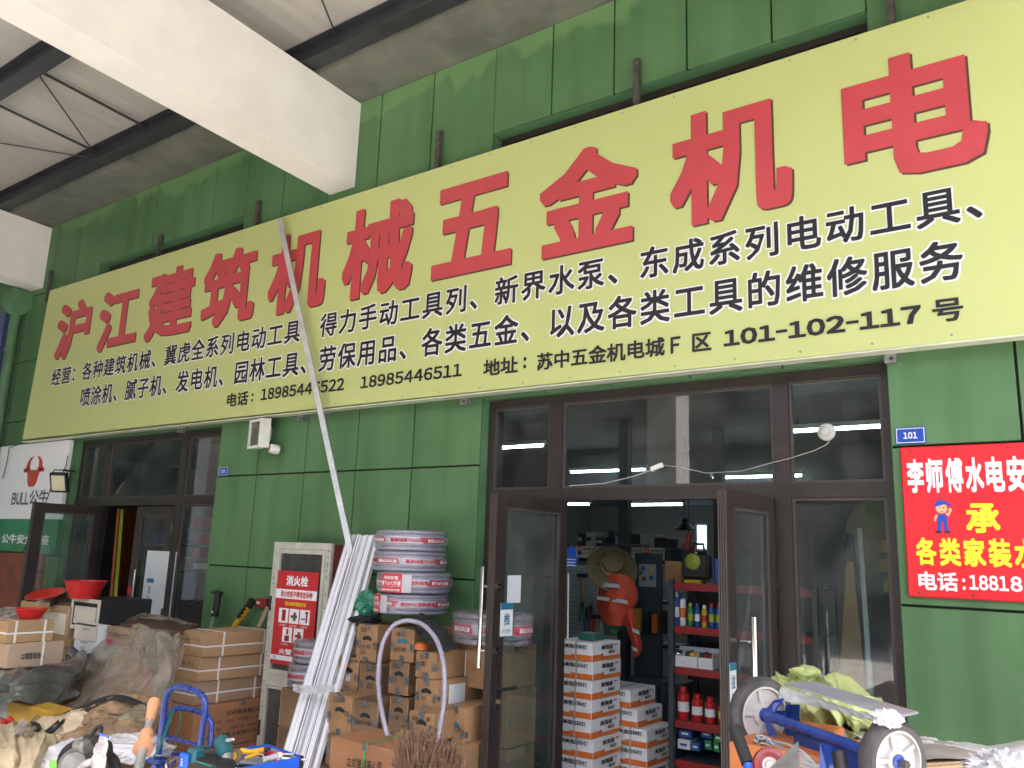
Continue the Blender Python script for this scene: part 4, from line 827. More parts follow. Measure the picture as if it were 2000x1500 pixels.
# plain worker figure on the sign
wx, wz = (-0.776, -0.024, 2.183)[0], (-0.781, -0.024, 2.100)[2]; wy = RYY-.0012; s_ = .00215
mat('skin_print', (.8, .45, .25), .5, var=0); mat('cap_blue', (.015, .06, .42), .5, var=0)
def blob(pts, mm, nm, k=0): MB().add([(wx+px*s_, wy-.0004*k, wz+pz*s_) for px, pz in pts], [tuple(range(len(pts)))]).build(nm, mm, rs_)
def disc(cx_, cz_, rx, rz, n=18): return [(cx_+rx*math.cos(2*math.pi*i/n), cz_+rz*math.sin(2*math.pi*i/n)) for i in range(n)]
blob([(-13, 3), (-4, 3), (-2, 26), (2, 26), (4, 3), (13, 3), (9, 46), (-9, 46)], 'cap_blue', 'overalls'); blob([(-18, 0), (-3, 0), (-3, 4), (-15, 5)], 'dark_print', 'shoe', 1); blob([(3, 0), (18, 0), (15, 5), (3, 4)], 'dark_print', 'shoe', 1)
blob([(-9, 46), (-16, 42), (-19, 30), (-15, 28), (-12, 38), (-6, 41)], 'skin_print', 'arm'); blob([(9, 46), (15, 40), (20, 50), (17, 54), (13, 48), (7, 50)], 'skin_print', 'arm'); blob(disc(19, 56, 4, 5), 'skin_print', 'hand', 1)
blob(disc(0, 60, 13, 12), 'skin_print', 'face', 1); blob([(-15, 63), (-14, 74), (-6, 80), (6, 80), (14, 76), (22, 70), (20, 66), (8, 70), (-4, 67)], 'cap_blue', 'cap', 2)
for q in (-4, 5): blob(disc(q, 62, 1.3, 2, 8), 'dark_print', 'eye', 3)
blob([(-6, 54), (0, 51), (7, 54), (0, 52.5)], 'dark_print', 'mouth', 3)
# white and green socket brand sign
bs = thing('brand_sign', 'white and green sign with red bull head logo left of unit 102', 'sign', (-11, -.05, 1.73)); B0, B1 = -13.2, -10.17; BYY = -.05
MB().cbox(B0, B1, BYY, -.004, 2.14, 3.088, .004).build('white_field', 'white_print', bs); mat('sign_green', (.02, .20, .085), .4, var=.05); MB().cbox(B0, B1, BYY, -.004, 1.74, 2.138, .004).build('green_field', 'sign_green', bs)
mat('bull_red', (.50, .035, .025), .4, var=.2, scale=12)
def bp(px, py): return None
cxb, top_, bot_ = (-10.982, -0.050, 2.734)[0], (-11.016, -0.050, 2.928)[2], (-10.986, -0.050, 2.536)[2]; hh = top_-bot_; hw_ = ((-10.707, -0.050, 2.738)[0]-(-11.241, -0.050, 2.780)[0])/2
def bl(pts, k=0): MB().add([(cxb+a*hw_, BYY-.002-.001*k, bot_+b*hh) for a, b in pts], [tuple(range(len(pts)))]).build('logo', 'bull_red', bs)
for sg in (-1, 1):
    o_ = [(sg*.12*1, 1.0), (sg*.45, .95), (sg*.72, .80), (sg*.82, .62), (sg*.80, .52), (sg*.30, .52), (sg*.42, .66), (sg*.40, .82), (sg*.26, .93)]
    MB().add([(cxb+a*hw_, BYY-.002, bot_+b*hh) for a, b in o_], [(0, 1, 8), (1, 2, 7, 8), (2, 3, 6, 7), (3, 4, 5, 6)]).build('horn', 'bull_red', bs)
bl([(-1, .60), (-1, .47), (-.55, .47), (-.5, .52), (.5, .52), (.55, .47), (1, .47), (1, .60), (.8, .60), (.3, .54), (-.3, .54), (-.8, .60)], 0); bl([(-.62, .515), (-.42, .10), (-.22, 0), (.22, 0), (.42, .10), (.62, .515)], 1)
x0, x1, z0, z1 = (-11.453, -10.515, 2.314, 2.498)
g = MB(); letter(g, 'BULL', (x0, BYY-.002, z0), EX+EZ*.0, EZ, (x1-x0)*.48, (z1-z0)*.85, .03); letter(g, '公牛', (x0+(x1-x0)*.50, BYY-.002, z0), EX, EZ, (x1-x0)*.5, (z1-z0)*1.0, .022); g.build('lettering', 'grey_print', bs, kind='stuff')
x0, x1, z0, z1 = (-11.558, -10.746, 1.837, 1.955); g = MB(); letter(g, '公牛安全插座', (x0, BYY-.002, z0), EX, EZ, (x1-x0)*1.5, (z1-z0), .02); g.build('lettering', 'white_print', bs, kind='stuff')
mat('red_board', (.20, .045, .02), .6, var=.3, scale=5); o = MB().cbox(-13.2, -10.45, -.045, -.004, .5, 1.725, .004).build('rusty_board', 'red_board'); tag(o, 'dull red-brown board below the white and green sign', 'board')
# black floodlight and its cable
p = Vector((-9.938, -0.220, 2.554)); t = thing('floodlight', 'black square floodlight hanging before the white and green sign', 'lamp', p)
qa = Vector((.55, -.75, -.38)).normalized(); qx = Vector((.8, .6, 0)).normalized(); qz = qx.cross(qa).normalized()
if qz.z < 0: qz = -qz
def ob(mb, c, X, Y, Z, sx, sy, sz):
    c = Vector(c); return mb.add([c+X*i*sx+Y*j*sy+Z*k*sz for k in (-1, 1) for i, j in ((-1,-1),(1,-1),(1,1),(-1,1))], [(3,2,1,0),(4,5,6,7),(0,1,5,4),(1,2,6,5),(2,3,7,6),(3,0,4,7)])
ob(MB(), p, qx, qa, qz, .095, .025, .115).build('housing', 'rubber', t); ob(MB(), p+qa*.027, qx, qa, qz, .075, .003, .09).build('lens', 'cream_board', t)
MB().tube([p-qx*.10, p-qx*.10-qa*.09+qz*.12, p+qx*.10-qa*.09+qz*.12, p+qx*.10], .008, 8).build('bracket', 'rubber', t, True)
MB().tube([p-qa*.09+qz*.12, (p.x, -.05, p.z+.14)], .012, 8).build('arm', 'rubber', t)
for pts in ([(-10.165, -0.060, 2.892), (-10.143, -0.070, 2.798), (-10.132, -0.100, 2.673), (-10.053, -0.150, 2.623)], [(-10.145, -0.200, 2.543), (-10.385, -0.120, 2.372), (-10.731, -0.080, 1.978), (-10.900, -0.070, 1.743)], [(-11.762, -0.070, 2.655), (-11.711, -0.070, 2.887), (-11.710, -0.070, 3.055), (-11.343, -0.070, 3.104), (-10.170, -0.070, 3.107)]):
    MB().tube(pts, .005, 6).build('cable', 'rubber', t, True)
# white emergency floodlight with red lamp
t = thing('emergency_light', 'dirty white outdoor lamp with round red light under the banner', 'lamp', (-6.45, -.1, 2.8)); mat('lens_brown', (.10, .062, .042), .25, var=.35, scale=9, spec=.6)
c = Vector((-6.46, -.14, 2.935)); X_ = Vector((.97, -.22, 0)).normalized(); Y_ = Vector((-.22, -.97, -.1)).normalized(); Z_ = Vector((0, 0, 1))
m = MB(); Xw, Zh = .125, .135
ob(m, c-Z_*(Zh-.012), X_, Y_, Z_, Xw, .05, .012); ob(m, c+Z_*(Zh-.012), X_, Y_, Z_, Xw, .05, .012); ob(m, c-X_*(Xw-.010), X_, Y_, Z_, .010, .05, Zh-.024); ob(m, c+X_*(Xw-.010), X_, Y_, Z_, .010, .05, Zh-.024); ob(m, c-Y_*.04, X_, Y_, Z_, Xw-.02, .01, Zh-.024); m.build('housing', 'lamp_white', t)
ob(MB(), c+Y_*.028, X_, Y_, Z_, Xw-.021, .004, Zh-.025).build('lens', 'lens_brown', t)
m = MB(); a = c-Y_*.05; m.add([a+X_*i*.9*Xw+Z_*j*.7*Zh for i, j in ((-1,-1),(1,-1),(1,1),(-1,1))]+[a-Y_*.06+X_*i*.3*Xw+Z_*j*.3*Zh for i, j in ((-1,-1),(1,-1),(1,1),(-1,1))], [(0,1,5,4),(1,2,6,5),(2,3,7,6),(3,0,4,7),(4,5,6,7)]).build('rear_shell', 'lamp_white', t)
p = Vector((-6.28, -.10, 2.79)); ax_ = Vector((-.35, -.9, .1)); MB().lathe([(.038, -.05), (.046, -.03), (.044, .02), (.034, .04), (.030, .04), (.028, .03)], p, ax_, 20).build('beacon_body', 'lamp_white', t, True); MB().lathe([(.029, .02), (.029, .04), (.0, .046)], p, ax_, 16).build('beacon_lens', 'shelf_red', t, True)
MB().tube([(-6.52, -.1, 3.06), (-6.49, -.05, 3.12)], .005, 6).build('wire', 'lamp_white', t); MB().tube([(-6.60, -.09, 2.99), (-6.66, -.06, 2.94), (-6.66, -.06, 2.88), (-6.60, -.08, 2.86)], .004, 6).build('wire', 'rubber', t, True)
# fire alarm call point on the wall
x0, x1, z0, z1 = (-6.395, -6.252, 1.370, 1.454); t = thing('fire_call_point', 'small dark red fire alarm box on the green wall above the carton', 'alarm', (x0, -.04, z0)); mat('alarm_red', (.22, .02, .02), .45, var=.1)
MB().cbox(x0, x1, -.06, -.002, z0, z1, .006).build('case', 'alarm_red', t); MB().box(x0+.015, x0+.07, -.063, -.0605, z0+.03, z1-.03).build('label', 'paper_cream', t)

# ============================================================ fire hydrant cabinet
hc = thing('hydrant_cabinet', 'tall fire hydrant cabinet with pale aluminium door and red notice', 'cabinet', (-5.57, -.25, 0))
HX0, HX1, HY, HT = -5.93, -5.215, -.25, 1.95
mat('cab_red', (.20, .035, .04), .5, var=.15); mat('cab_alu', (.50, .49, .42), .5, .15, var=.12, scale=12); mat('cab_glass', (.06, .06, .055), .12, var=.35, scale=3, spec=.6)
MB().box(HX0+.01, HX1-.005, HY+.012, -.003, .02, HT-.01).build('case', 'cab_red', hc)
f = MB(); q = .055
f.box(HX0, HX1, HY-.02, HY+.01, HT-q, HT); f.box(HX0, HX1, HY-.02, HY+.01, .03, .03+q); f.box(HX0, HX0+q, HY-.02, HY+.01, .03+q, HT-q); f.box(HX1-q, HX1, HY-.02, HY+.01, .03+q, HT-q); f.box(HX0+q, HX1-q, HY-.02, HY+.01, .79, .88)
D = f.build('door', 'cab_alu', hc)
f = MB(); fr_rect(f, HX0+q+.003, HX1-q-.003, HY-.026, HY-.005, .883, HT-q-.003, .035); fr_rect(f, HX0+q+.003, HX1-q-.003, HY-.026, HY-.005, .03+q+.003, .787, .02); f.build('inner_frame', 'cab_alu', D)
MB().box(HX0+q+.03, HX1-q-.03, HY-.004, HY+.006, .90, HT-q-.03).build('pane', 'cab_glass', D); MB().box(HX0+q+.02, HX1-q-.02, HY-.004, HY+.006, .10, .77).build('pane', 'cab_glass', D)
for zq in (1.44, .45): MB().cbox(HX0+.012, HX0+.03, HY-.032, HY-.02, zq-.06, zq+.06, .003).build('latch', 'rubber', D)
g = MB()
for k in range(26):
    zq = random.uniform(.1, 1.9); g.box(HX0+.02, HX0+.032, HY-.0215, HY-.0203, zq, zq+.008); zq = random.uniform(.1, 1.9); g.box(HX1-.035, HX1-.022, HY-.0215, HY-.0203, zq, zq+.01)
g.build('paint_speck', 'blue_teal', D, kind='stuff')
nt_ = MB(); NX0, NX1, NZ0, NZ1, NY = -5.84, -5.33, .965, 1.715, HY-.030
nt_.cbox(NX0, NX1, NY, NY+.004, NZ0, NZ1, .002); mat('notice_red', (.50, .025, .03), .35, var=.08); N_ = nt_.build('notice', 'notice_red', hc)
def nl(s, u0, u1, v0, v1, mm, b=.03): 
    g = MB(); letter(g, s, (NX0+u0*(NX1-NX0), NY-.0016, NZ0+v0*(NZ1-NZ0)), EX, EZ, (u1-u0)*(NX1-NX0), (v1-v0)*(NZ1-NZ0), b); g.build('lettering', mm, N_, kind='stuff')
def nb_(u0, u1, v0, v1, mm='white_print', k=0, nm='notice_field'): return MB().box(NX0+u0*(NX1-NX0), NX0+u1*(NX1-NX0), NY-.0012-k*.0008, NY-.0004, NZ0+v0*(NZ1-NZ0), NZ0+v1*(NZ1-NZ0)).build(nm, mm, N_)
nl('消火栓', .24, .77, .84, .95, 'white_print', .034); nb_(.0, 1., .70, .80); nl('消火栓前不得堆放杂物', .12, .90, .715, .785, 'bright_red', .03); nl('消火栓的使用方法', .25, .76, .625, .67, 'yellow_print', .02)
for k, (u, v) in enumerate(((.12, .44), (.38, .44), (.64, .44), (.25, .24), (.52, .24))):
    nb_(u, u+.23, v, v+.155, 'white_print', 0, 'pictogram')
    if k == 0: nb_(u+.08, u+.17, v+.02, v+.14, 'shelf_red', 1, 'pictogram_figure')
    elif k == 2: nb_(u+.14, u+.18, v+.02, v+.12, 'shelf_red', 1, 'pictogram_figure'); nb_(u+.125, u+.195, v+.115, v+.14, 'shelf_red', 2, 'pictogram_figure'); nb_(u+.03, u+.13, v+.05, v+.065, 'grey_print', 1, 'pictogram_figure')
    elif k == 3: nb_(u+.09, u+.14, v+.08, v+.14, 'shelf_red', 1, 'pictogram_figure'); nb_(u+.06, u+.17, v+.01, v+.07, 'shelf_red', 2, 'pictogram_figure')
    else: nb_(u+.04, u+.19, v+.06, v+.09, 'grey_print' if k == 1 else 'shelf_red', 1, 'pictogram_figure'); nb_(u+.10, u+.16, v+.03, v+.12, 'grey_print' if k == 1 else 'shelf_red', 2, 'pictogram_figure')
for u, v, s in ((.14, .405, '1.打开箱门'), (.40, .405, '2.取出水带'), (.66, .405, '3.连接水枪'), (.22, .205, '4.打开阀门')): nl(s, u, u+.18, v, v+.02, 'white_print', .01)
nl('火警119', .2, .75, .11, .17, 'white_print', .03); nb_(0, 1, .045, .095); nl('330', .06, .14, .055, .085, 'grey_print', .01)

# ============================================================ boxes
def clip_(mb, x, y, z, ax='z', s=.03):
    """bow shaped metal corner fastener on the front face"""
    pts = [(-1, -.5), (-.5, -.9), (0, -.55), (.5, -.9), (1, -.5), (.75, 0), (1, .5), (.5, .9), (0, .55), (-.5, .9), (-1, .5), (-.75, 0)]
    v = [(x+a*s, y, z+b*s) if ax == 'z' else (x+b*s*.9, y, z+a*s) for a, b in pts]; v2 = [(p[0], p[1]+.0018, p[2]) for p in v]; n = 12
    mb.add(v+v2+[(x, y-.001, z), (x, y-.001, z)], [(24, i, (i+1) % n) for i in range(n)]+[(i, i+n, (i+1) % n+n, (i+1) % n) for i in range(n)])
def wood_box(x0, x1, z0, z1, y, dep, lb, txts=(), mm='ply', handle=True, grp='wooden pump boxes stacked by the wall', clips=True, side=None, paper=None, hcol='hole'):
    t = thing('pump_box', lb, 'box', ((x0+x1)/2, y+dep/2, z0), grp); w, h = x1-x0, z1-z0
    MB().cbox(x0+.001, x1-.001, y, y+dep, z0+.001, z1-.001, .005).build('box_body', mm, t)
    e = .008
    for q0, q1 in ((x0+.001, x0+e), (x1-e, x1-.001)): MB().box(q0, q1, y-.0015, y+.002, z0+.006, z1-.006).build('edge_strip', 'card', t)
    if handle:
        cx_, cz_ = (x0+x1)/2, z0+h*.62; pts = []; n = 10; r1, r2 = .040, .022
        for i in range(n+1): a = math.pi*(.12+.76*i/n); pts.append((cx_-math.cos(a)*.052*min(1, w/.2), cz_-.014+math.sin(a)*.034))
        for i in range(n+1): a = math.pi*(.12+.76*(n-i)/n); pts.append((cx_-math.cos(a)*.040*min(1, w/.2), cz_-.020+math.sin(a)*.012))
        MB().add([(a, y-.0016, b) for a, b in pts], [(i, i+1, 2*n+1-i-1, 2*n+1-i) for i in range(n)]).build('hand_hole', hcol, t)
    if clips:
        s = .026
        for cx_, cz_, ax in (((x0+x1)/2, z1-.018, 'z'), ((x0+x1)/2, z0+.018, 'z'), (x0+.016, z0+h*.45, 'x'), (x1-.016, z0+h*.45, 'x')):
            g = MB(); clip_(g, cx_, y-.004, cz_, ax, s); g.build('corner_clip', 'clip', t)
        g = MB(); g.cbox((x0+x1)/2-.02, (x0+x1)/2+.02, y+.0, y+.03, z1-.001, z1+.0015, .001); g.cbox(x1-.001, x1+.0015, y+dep*.0+.004, y+.03, z0+h*.38, z0+h*.5, .001); g.build('corner_clip', 'clip', t, kind='stuff')
    if txts:
        g = MB()
        for s, u0, u1, v0, v1 in txts: letter(g, s, (x0+u0*w, y-.003, z0+v0*h), EX+EZ*.06, EZ, (u1-u0)*w, (v1-v0)*h, .006)
        g.build('handwriting', 'ink', t, kind='stuff')
    if side:
        g = MB()
        for s, u0, u1, v0, v1 in side: letter(g, s, (x1+.002, y+u0*dep, z0+v0*h), (0, 1, 0), EZ, (u1-u0)*dep, (v1-v0)*h, .012)
        g.build('lettering', 'ink', t, kind='stuff')
    if paper: 
        u0, u1, v0, v1 = paper; MB().box(x0+u0*w, x0+u1*w, y-.003, y-.0018, z0+v0*h, z0+v1*h).build('paper_label', 'paper_white', t)
    return t
S4 = [  # front face (x0,x1,z0,z1), front y, depth, label, handwriting
 ((-4.505, -4.313, 1.133, 1.391), -.6, .38, 'pump box marked 50, at the left of the top row', [('50', .15, .45, .78, .9), ('三相', .25, .7, .34, .46), ('2.5', .2, .5, .2, .3)], 'ply'),
 ((-3.985, -3.782, 1.202, 1.409), -.8, .40, 'pump box marked 22, tallest under the bent hose', [('油浸', .2, .6, .76, .9), ('22三相', .15, .65, .28, .42)], 'ply'),
 ((-3.712, -3.546, 1.130, 1.294), -.85, .52, 'pump box marked 5.5, right end of the upper row', [('5.5', .2, .55, .68, .85), ('泵', .25, .5, .42, .62)], 'ply'),
 ((-4.659, -4.453, 0.923, 1.152), -.62, .38, 'pump box with torn paper, second row left', [('50KW', .35, .95, .84, .95), ('25', .3, .6, .42, .55)], 'ply'),
 ((-4.417, -4.211, 0.886, 1.132), -.64, .38, 'darker pump box marked 25, second row', [('25KW', .3, .9, .80, .92), ('251', .35, .7, .35, .5)], 'ply2'),
 ((-3.985, -3.814, 0.995, 1.202), -.8, .40, 'pump box marked 1.8KW, under the tallest one', [('1.8KW', .1, .6, .78, .92), ('10', .3, .45, .4, .52)], 'ply2'),
 ((-3.704, -3.523, 0.935, 1.130), -.85, .62, 'wide pump box with green strap and white slip', [('50', .3, .5, .34, .46)], 'ply'),
 ((-4.485, -4.255, 0.693, 0.945), -.85, .36, 'orange-brown pump box marked 35, third row left', [('22KW', .2, .7, .80, .92), ('35', .7, .9, .5, .62)], 'ply'),
 ((-4.247, -4.014, 0.693, 0.936), -.85, .36, 'greyish pump box marked 30KW in the third row', [('30KW油', .15, .75, .36, .5)], 'ply2'),
 ((-3.965, -3.801, 0.771, 0.986), -.8, .40, 'dark pump box marked 1.1KW in the third row', [('1.1KW', .15, .6, .8, .92), ('20', .35, .55, .35, .48)], 'ply2'),
 ((-3.606, -3.416, 0.805, 0.965), -1.0, .40, 'small pump box marked 22KW behind the brooms', [('22KW 油', .1, .85, .66, .84)], 'ply'),
 ((-3.494, -3.334, 0.709, 0.988), -.80, .62, 'large pump box marked 5.5KW beside the open door', [('5.5KW', .05, .85, .44, .58), ('三相', .1, .4, .24, .34)], 'ply'),
 ((-3.763, -3.588, 0.744, 0.839), -1.05, .40, 'low pump box at the foot of the stack', [], 'ply'),
 ((-4.637, -4.553, 1.153, 1.372), -.55, .34, 'half hidden pump box behind the white profiles, top row', [], 'ply2'),
 ((-4.441, -4.187, 0.503, 0.702), -.88, .36, 'pump box at the lower left under the one marked 35', [], 'ply2'),
 ((-4.163, -3.914, 0.521, 0.704), -.90, .36, 'pump box under the greyish one', [], 'ply2'),
 ((-3.415, -3.268, 0.572, 0.791), -1.0, .4, 'pump box hidden by the brooms', [], 'ply'),
]
BOXES = []
for (f, y, d, lb, tx, mm) in S4:
    x0, x1, z0, z1 = f
    x1 = min(x1, -3.27 if y > -.9 else x1)
    BOXES.append(wood_box(x0, x1, z0, z1, y, d, lb, tx, mm, handle='5.5, right' not in lb, hcol='blue_teal' if ('22, tallest' in lb or '5.5KW' in lb) else 'hole', paper=(.4, .62, .3, .52) if 'torn' in lb else None))
x0, x1, z0, z1 = S4[2][0]; MB().box(x1+.001, x1+.0025, -.42, -.28, z0+.06, z0+.13).build('paper_label', 'paper_white', BOXES[2]); MB().box(x1+.001, x1+.002, -.565, -.555, z0, z1).build('strap', 'white_print', BOXES[2])
x0, x1, z0, z1 = S4[6][0]; MB().box(x1+.001, x1+.0025, -.74, -.58, z0+.04, z0+.16).build('paper_label', 'paper_white', BOXES[6]); MB().box(x1+.001, x1+.002, -.46, -.44, z0, z1).build('strap', 'sign_green', BOXES[6])
# carton seen through the open door pane and lower support boxes
for k, (x0, x1, y0, y1, z0, z1, lb) in enumerate(((-3.86, -3.30, -.72, -.10, 1.06, 1.325, 'top pump box seen through the open door pane under the hose coil'), (-3.86, -3.29, -.76, -.10, .70, 1.055, 'second pump box seen through the open door pane'), (-3.86, -3.29, -.70, -.10, .34, .695, 'third pump box seen through the open door pane'), (-3.86, -3.29, -.72, -.1, .0, .335, 'bottom pump box seen through the open door pane'))):
    if k == 0: y0 = -.55
    if k > 0: x0, y0 = -3.5, -.42
    t = wood_box(x0, x1, z0, z1, y0, y1-y0, lb, [], 'ply', False, clips=False)
    g = MB(); g.cbox(x1-.001, x1+.002, y0+.2, y0+.25, z1-.04, z1+.001, .001); g.cbox(x1-.001, x1+.002, y0+.005, y0+.03, z0+.12, z0+.18, .001); g.build('corner_clip', 'clip', t, kind='stuff')
for k, (x0, x1, y0, y1, z1) in enumerate(((-4.70, -4.28, -.84, -.2, .47), (-4.28, -3.98, -.86, -.2, .43), (-4.0, -3.42, -.95, -.2, .60), (-3.40, -3.27, -.78, -.2, .62), (-4.72, -4.0, -.58, -.1, .88))):
    t = thing('pump_box', 'pump box at the bottom of the stack, %s' % ['under the profiles', 'left of the big strapped crate', 'behind the big strapped crate', 'beside the door leaf', 'against the wall'][k], 'box', (x0, y0, 0), 'wooden pump boxes stacked by the wall'); MB().cbox(x0, x1, y0, y1, 0, z1, .005).build('box_body', 'ply2', t)
x0, x1, z0, z1 = (-3.897, -3.331, 0.697, 0.826); z1 = (-3.611, -1.350, 0.823)[2]
t = wood_box(x0, x1, .32, z1, -1.35, .36, 'big strapped wooden crate in front of the pump boxes', [('立式管道离心泵', .25, .75, .72, .82), ('功率     型号', .25, .7, .58, .66), ('电压   出口', .25, .7, .44, .52)], 'ply_red', False)
xs_ = x0+(x1-x0)*.48; m = MB(); m.box(xs_, xs_+.018, -1.3535, -1.3515, .32, z1+.001); m.box(xs_, xs_+.018, -1.35, -.99, z1-.0005, z1+.0022); m.build('strap', 'strap_green' if 0 else mat('strap_green', (.06, .32, .09), .4, var=0), t)
t = thing('pump_box', 'wooden crate carrying the big strapped crate', 'box', (x0, -1.3, 0), 'wooden pump boxes stacked by the wall'); MB().cbox(x0+.02, x1-.02, -1.33, -.98, 0, .32).build('box_body', 'ply2', t)
# black cloth and orange cap and green bag on the boxes
mat('black_cloth', (.016, .016, .018), .8, var=.3, bump=.3, bscale=30); mat('green_film', (.03, .20, .12), .25, var=.3, scale=14)
cl = [[(-3.908, -0.720, 1.470), (-3.828, -0.700, 1.494), (-3.772, -0.660, 1.484)], [(-3.760, -0.840, 1.440), (-3.666, -0.800, 1.471), (-3.628, -0.720, 1.426)], [(-3.639, -0.900, 1.371), (-3.531, -0.860, 1.402), (-3.512, -0.740, 1.360)], [(-3.466, -0.920, 1.326), (-3.409, -0.900, 1.318), (-3.419, -0.780, 1.334)]]
o = MB().sheet(cl, 40, 30, .028, 9, 4, ridge=True).build('black_cloth', 'black_cloth', None, True); tag(o, 'crumpled black cloth draped over the pump boxes right of the bent hose', 'cloth')
o = MB().sheet([[(-4.141, -0.550, 1.458), (-4.015, -0.500, 1.472)], [(-3.834, -0.800, 1.465), (-3.657, -0.800, 1.465)]], 20, 20, .02, 8, 9).build('black_cloth', 'black_cloth', None, True); tag(o, 'flat black cloth under the foot of the hose stack', 'cloth')
o = MB().lathe([(.05, 0), (.045, .035), (.02, .045), (0, .046)], (-3.714, -0.800, 1.296), n=16).build('plastic_funnel', 'orange_print', None, True); tag(o, 'small orange plastic piece lying beside the black cloth', 'plastic piece')
p = (-4.579, -0.450, 1.501); o = MB().lump(p, (.10, .08, .105), .5, 2.2, 8, 4).build('plastic_bag', 'green_film', None, True); tag(o, 'crumpled green plastic bag on the pump boxes left of the hose stack', 'bag')
o = MB().lump((-4.535, -0.500, 1.411), (.12, .1, .03), .4, 2.2, 3, 4).build('black_bag', 'black_cloth', None, True); tag(o, 'flat black bag under the green plastic bag', 'bag')

# ============================================================ hose coils
mat('hose', (.30, .29, .37), .20, var=.12, scale=9, spec=.6, coat=.4); mat('hose_core', (.26, .25, .30), .4, var=.1); mat('hose_dull', (.22, .20, .22), .28, var=.15, scale=9, coat=.2)
filmmat('wrap', (.62, .60, .66), .86, .10, (.96, .96, .97), .28)
def ringtext(mb, s, c, r, z0, h, a0, width, flip=False, bold=.03, out=.002):
    vs, fs = glyphs(s, bold); xs_ = [v[0] for v in vs]; ys = [v[1] for v in vs]; X0, X1, Y0, Y1 = min(xs_), max(xs_), min(ys), max(ys); P = []
    for x, y, k in vs:
        u = (x-X0)/(X1-X0); v = (y-Y0)/(Y1-Y0)
        if flip: u, v = 1-u, 1-v
        a = a0+u*width/r; rr = r+out+k*2; P.append((c[0]+rr*math.cos(a), c[1]+rr*math.sin(a), z0+v*h))
    return mb.add(P, fs)
def arcband(mb, c, r, z0, z1, a0, a1, n=24, slant=0):
    P = []; F = []
    for i in range(n+1):
        a = a0+(a1-a0)*i/n
        P += [(c[0]+r*math.cos(a), c[1]+r*math.sin(a), z0), (c[0]+r*math.cos(a+(slant if i in (0, n) else 0)), c[1]+r*math.sin(a+(slant if i in (0, n) else 0)), z1)]
    for i in range(n): F.append((2*i, 2*i+2, 2*i+3, 2*i+1))
    return mb.add(P, F)
def coil(c, r, z0, h, lb, flip, phase, mm='hose', rows=5, tagp=None, tubes=4):
    t = thing('hose_coil', lb, 'hose coil', (c[0], c[1], z0), 'shrink wrapped clear hose coils'); th = h/rows; n = 48
    for k in range(rows):                                          # each turn of hose
        pts = []
        rr = r-th*.5-random.uniform(0, .006)
        MB().lathe([(rr+th*.49*math.cos(q), z0+th*(k+.5)+th*.49*math.sin(q)) for q in [2*math.pi*i/10 for i in range(10)]], (c[0], c[1], 0), n=n, close=True).build('hose_turn', mm, t, True)
    MB().lathe([(r-th*3.2, z0+.002), (r-th*.9, z0+.002), (r-th*.9, z0+h-.01), (r-th*3.2, z0+h-.01)], (c[0], c[1], 0), n=n, close=True).build('inner_turns', 'hose_core', t)
    for k in range(2): MB().lathe([(r-th*(1.5+k)+th*.5*math.cos(q), z0+h-th*.5+th*.5*math.sin(q)) for q in [2*math.pi*i/8 for i in range(8)]], (c[0], c[1], 0), n=n, close=True).build('hose_turn', mm, t, True)
    # printed paper band round the middle
    bz0, bz1 = z0+h*.35, z0+h*.68; A0 = math.radians(-250); A1 = math.radians(100); rb = r+.003
    m = MB(); arcband(m, c, rb, bz0, bz1, A0, A1, 60); m.build('paper_band', 'band_white', t, True)
    step = .50/rb; a = A0+phase; 
    while a < A1-step*.9:
        m = MB(); a1 = a+.22/rb; arcband(m, c, rb+.0012, bz0+.003, bz1-.003, a, a1, 12, slant=-.10 if flip else .10); m.build('red_field', 'red_label', t, True)
        g = MB(); ringtext(g, '零下20℃不变硬', c, rb, bz0+(bz1-bz0)*.22, (bz1-bz0)*.5, a+.035/rb, .16, flip, .02, .0022); g.build('lettering', 'white_print', t, kind='stuff')
        g = MB(); ringtext(g, '潍坊PVC塑料软管', c, rb, bz0+(bz1-bz0)*.18, (bz1-bz0)*.6, a1+.04/rb, .25, flip, .03, .0012); g.build('lettering', 'red_label', t, kind='stuff')
        a += step
    MB().lathe([(r+.005, z0+.012), (r+.006, z0+h*.5), (r+.005, z0+h-.012), (r-.012, z0+h+.001), (r-.05, z0+h+.003)], (c[0], c[1], 0), n=64).build('shrink_wrap', 'wrap', t, True)
    if tagp is not None:
        a = tagp; w_ = .24/rb; H0, H1 = z0+h*.02, z0+h*.92
        m = MB(); arcband(m, c, rb+.006, H0, H1, a, a+w_*.72, 8); m.build('red_tag', 'red_label2', t); m = MB(); arcband(m, c, rb+.006, H0+.004, H1-.004, a+w_*.72, a+w_, 4); m.build('white_tag', 'band_white', t)
        for s, v0, v1, bw in (('高档软管', .70, .88, .5), ('零下20℃不硬', .36, .60, .66), ('规格 高品质塑料软管', .08, .2, .62)): g = MB(); ringtext(g, s, c, rb, H0+(H1-H0)*v0, (H1-H0)*(v1-v0), a+(.72-bw)/2*w_, bw*.24, False, .03, .0085); g.build('lettering', 'white_print', t, kind='stuff')
        m = MB(); 
        for v in (.31, .66): arcband(m, c, rb+.0072, H0+(H1-H0)*v, H0+(H1-H0)*(v+.02), a+.01, a+w_*.72, 6)
        m.build('rule', 'band_white', t)
    return t
mat('band_white', (.50, .48, .52), .45, var=.06); mat('red_label', (.50, .02, .05), .4, var=.05); mat('red_label2', (.62, .03, .035), .35, var=.05)
CC = ((-4.201, -0.380, 1.716)[0], -.38); zs = (-3.959, -0.640, 1.477)[2]; ztp = (-4.025, -0.640, 2.009)[2]
hh = (ztp-zs)/4+.012; rr = .262
random.seed(11)
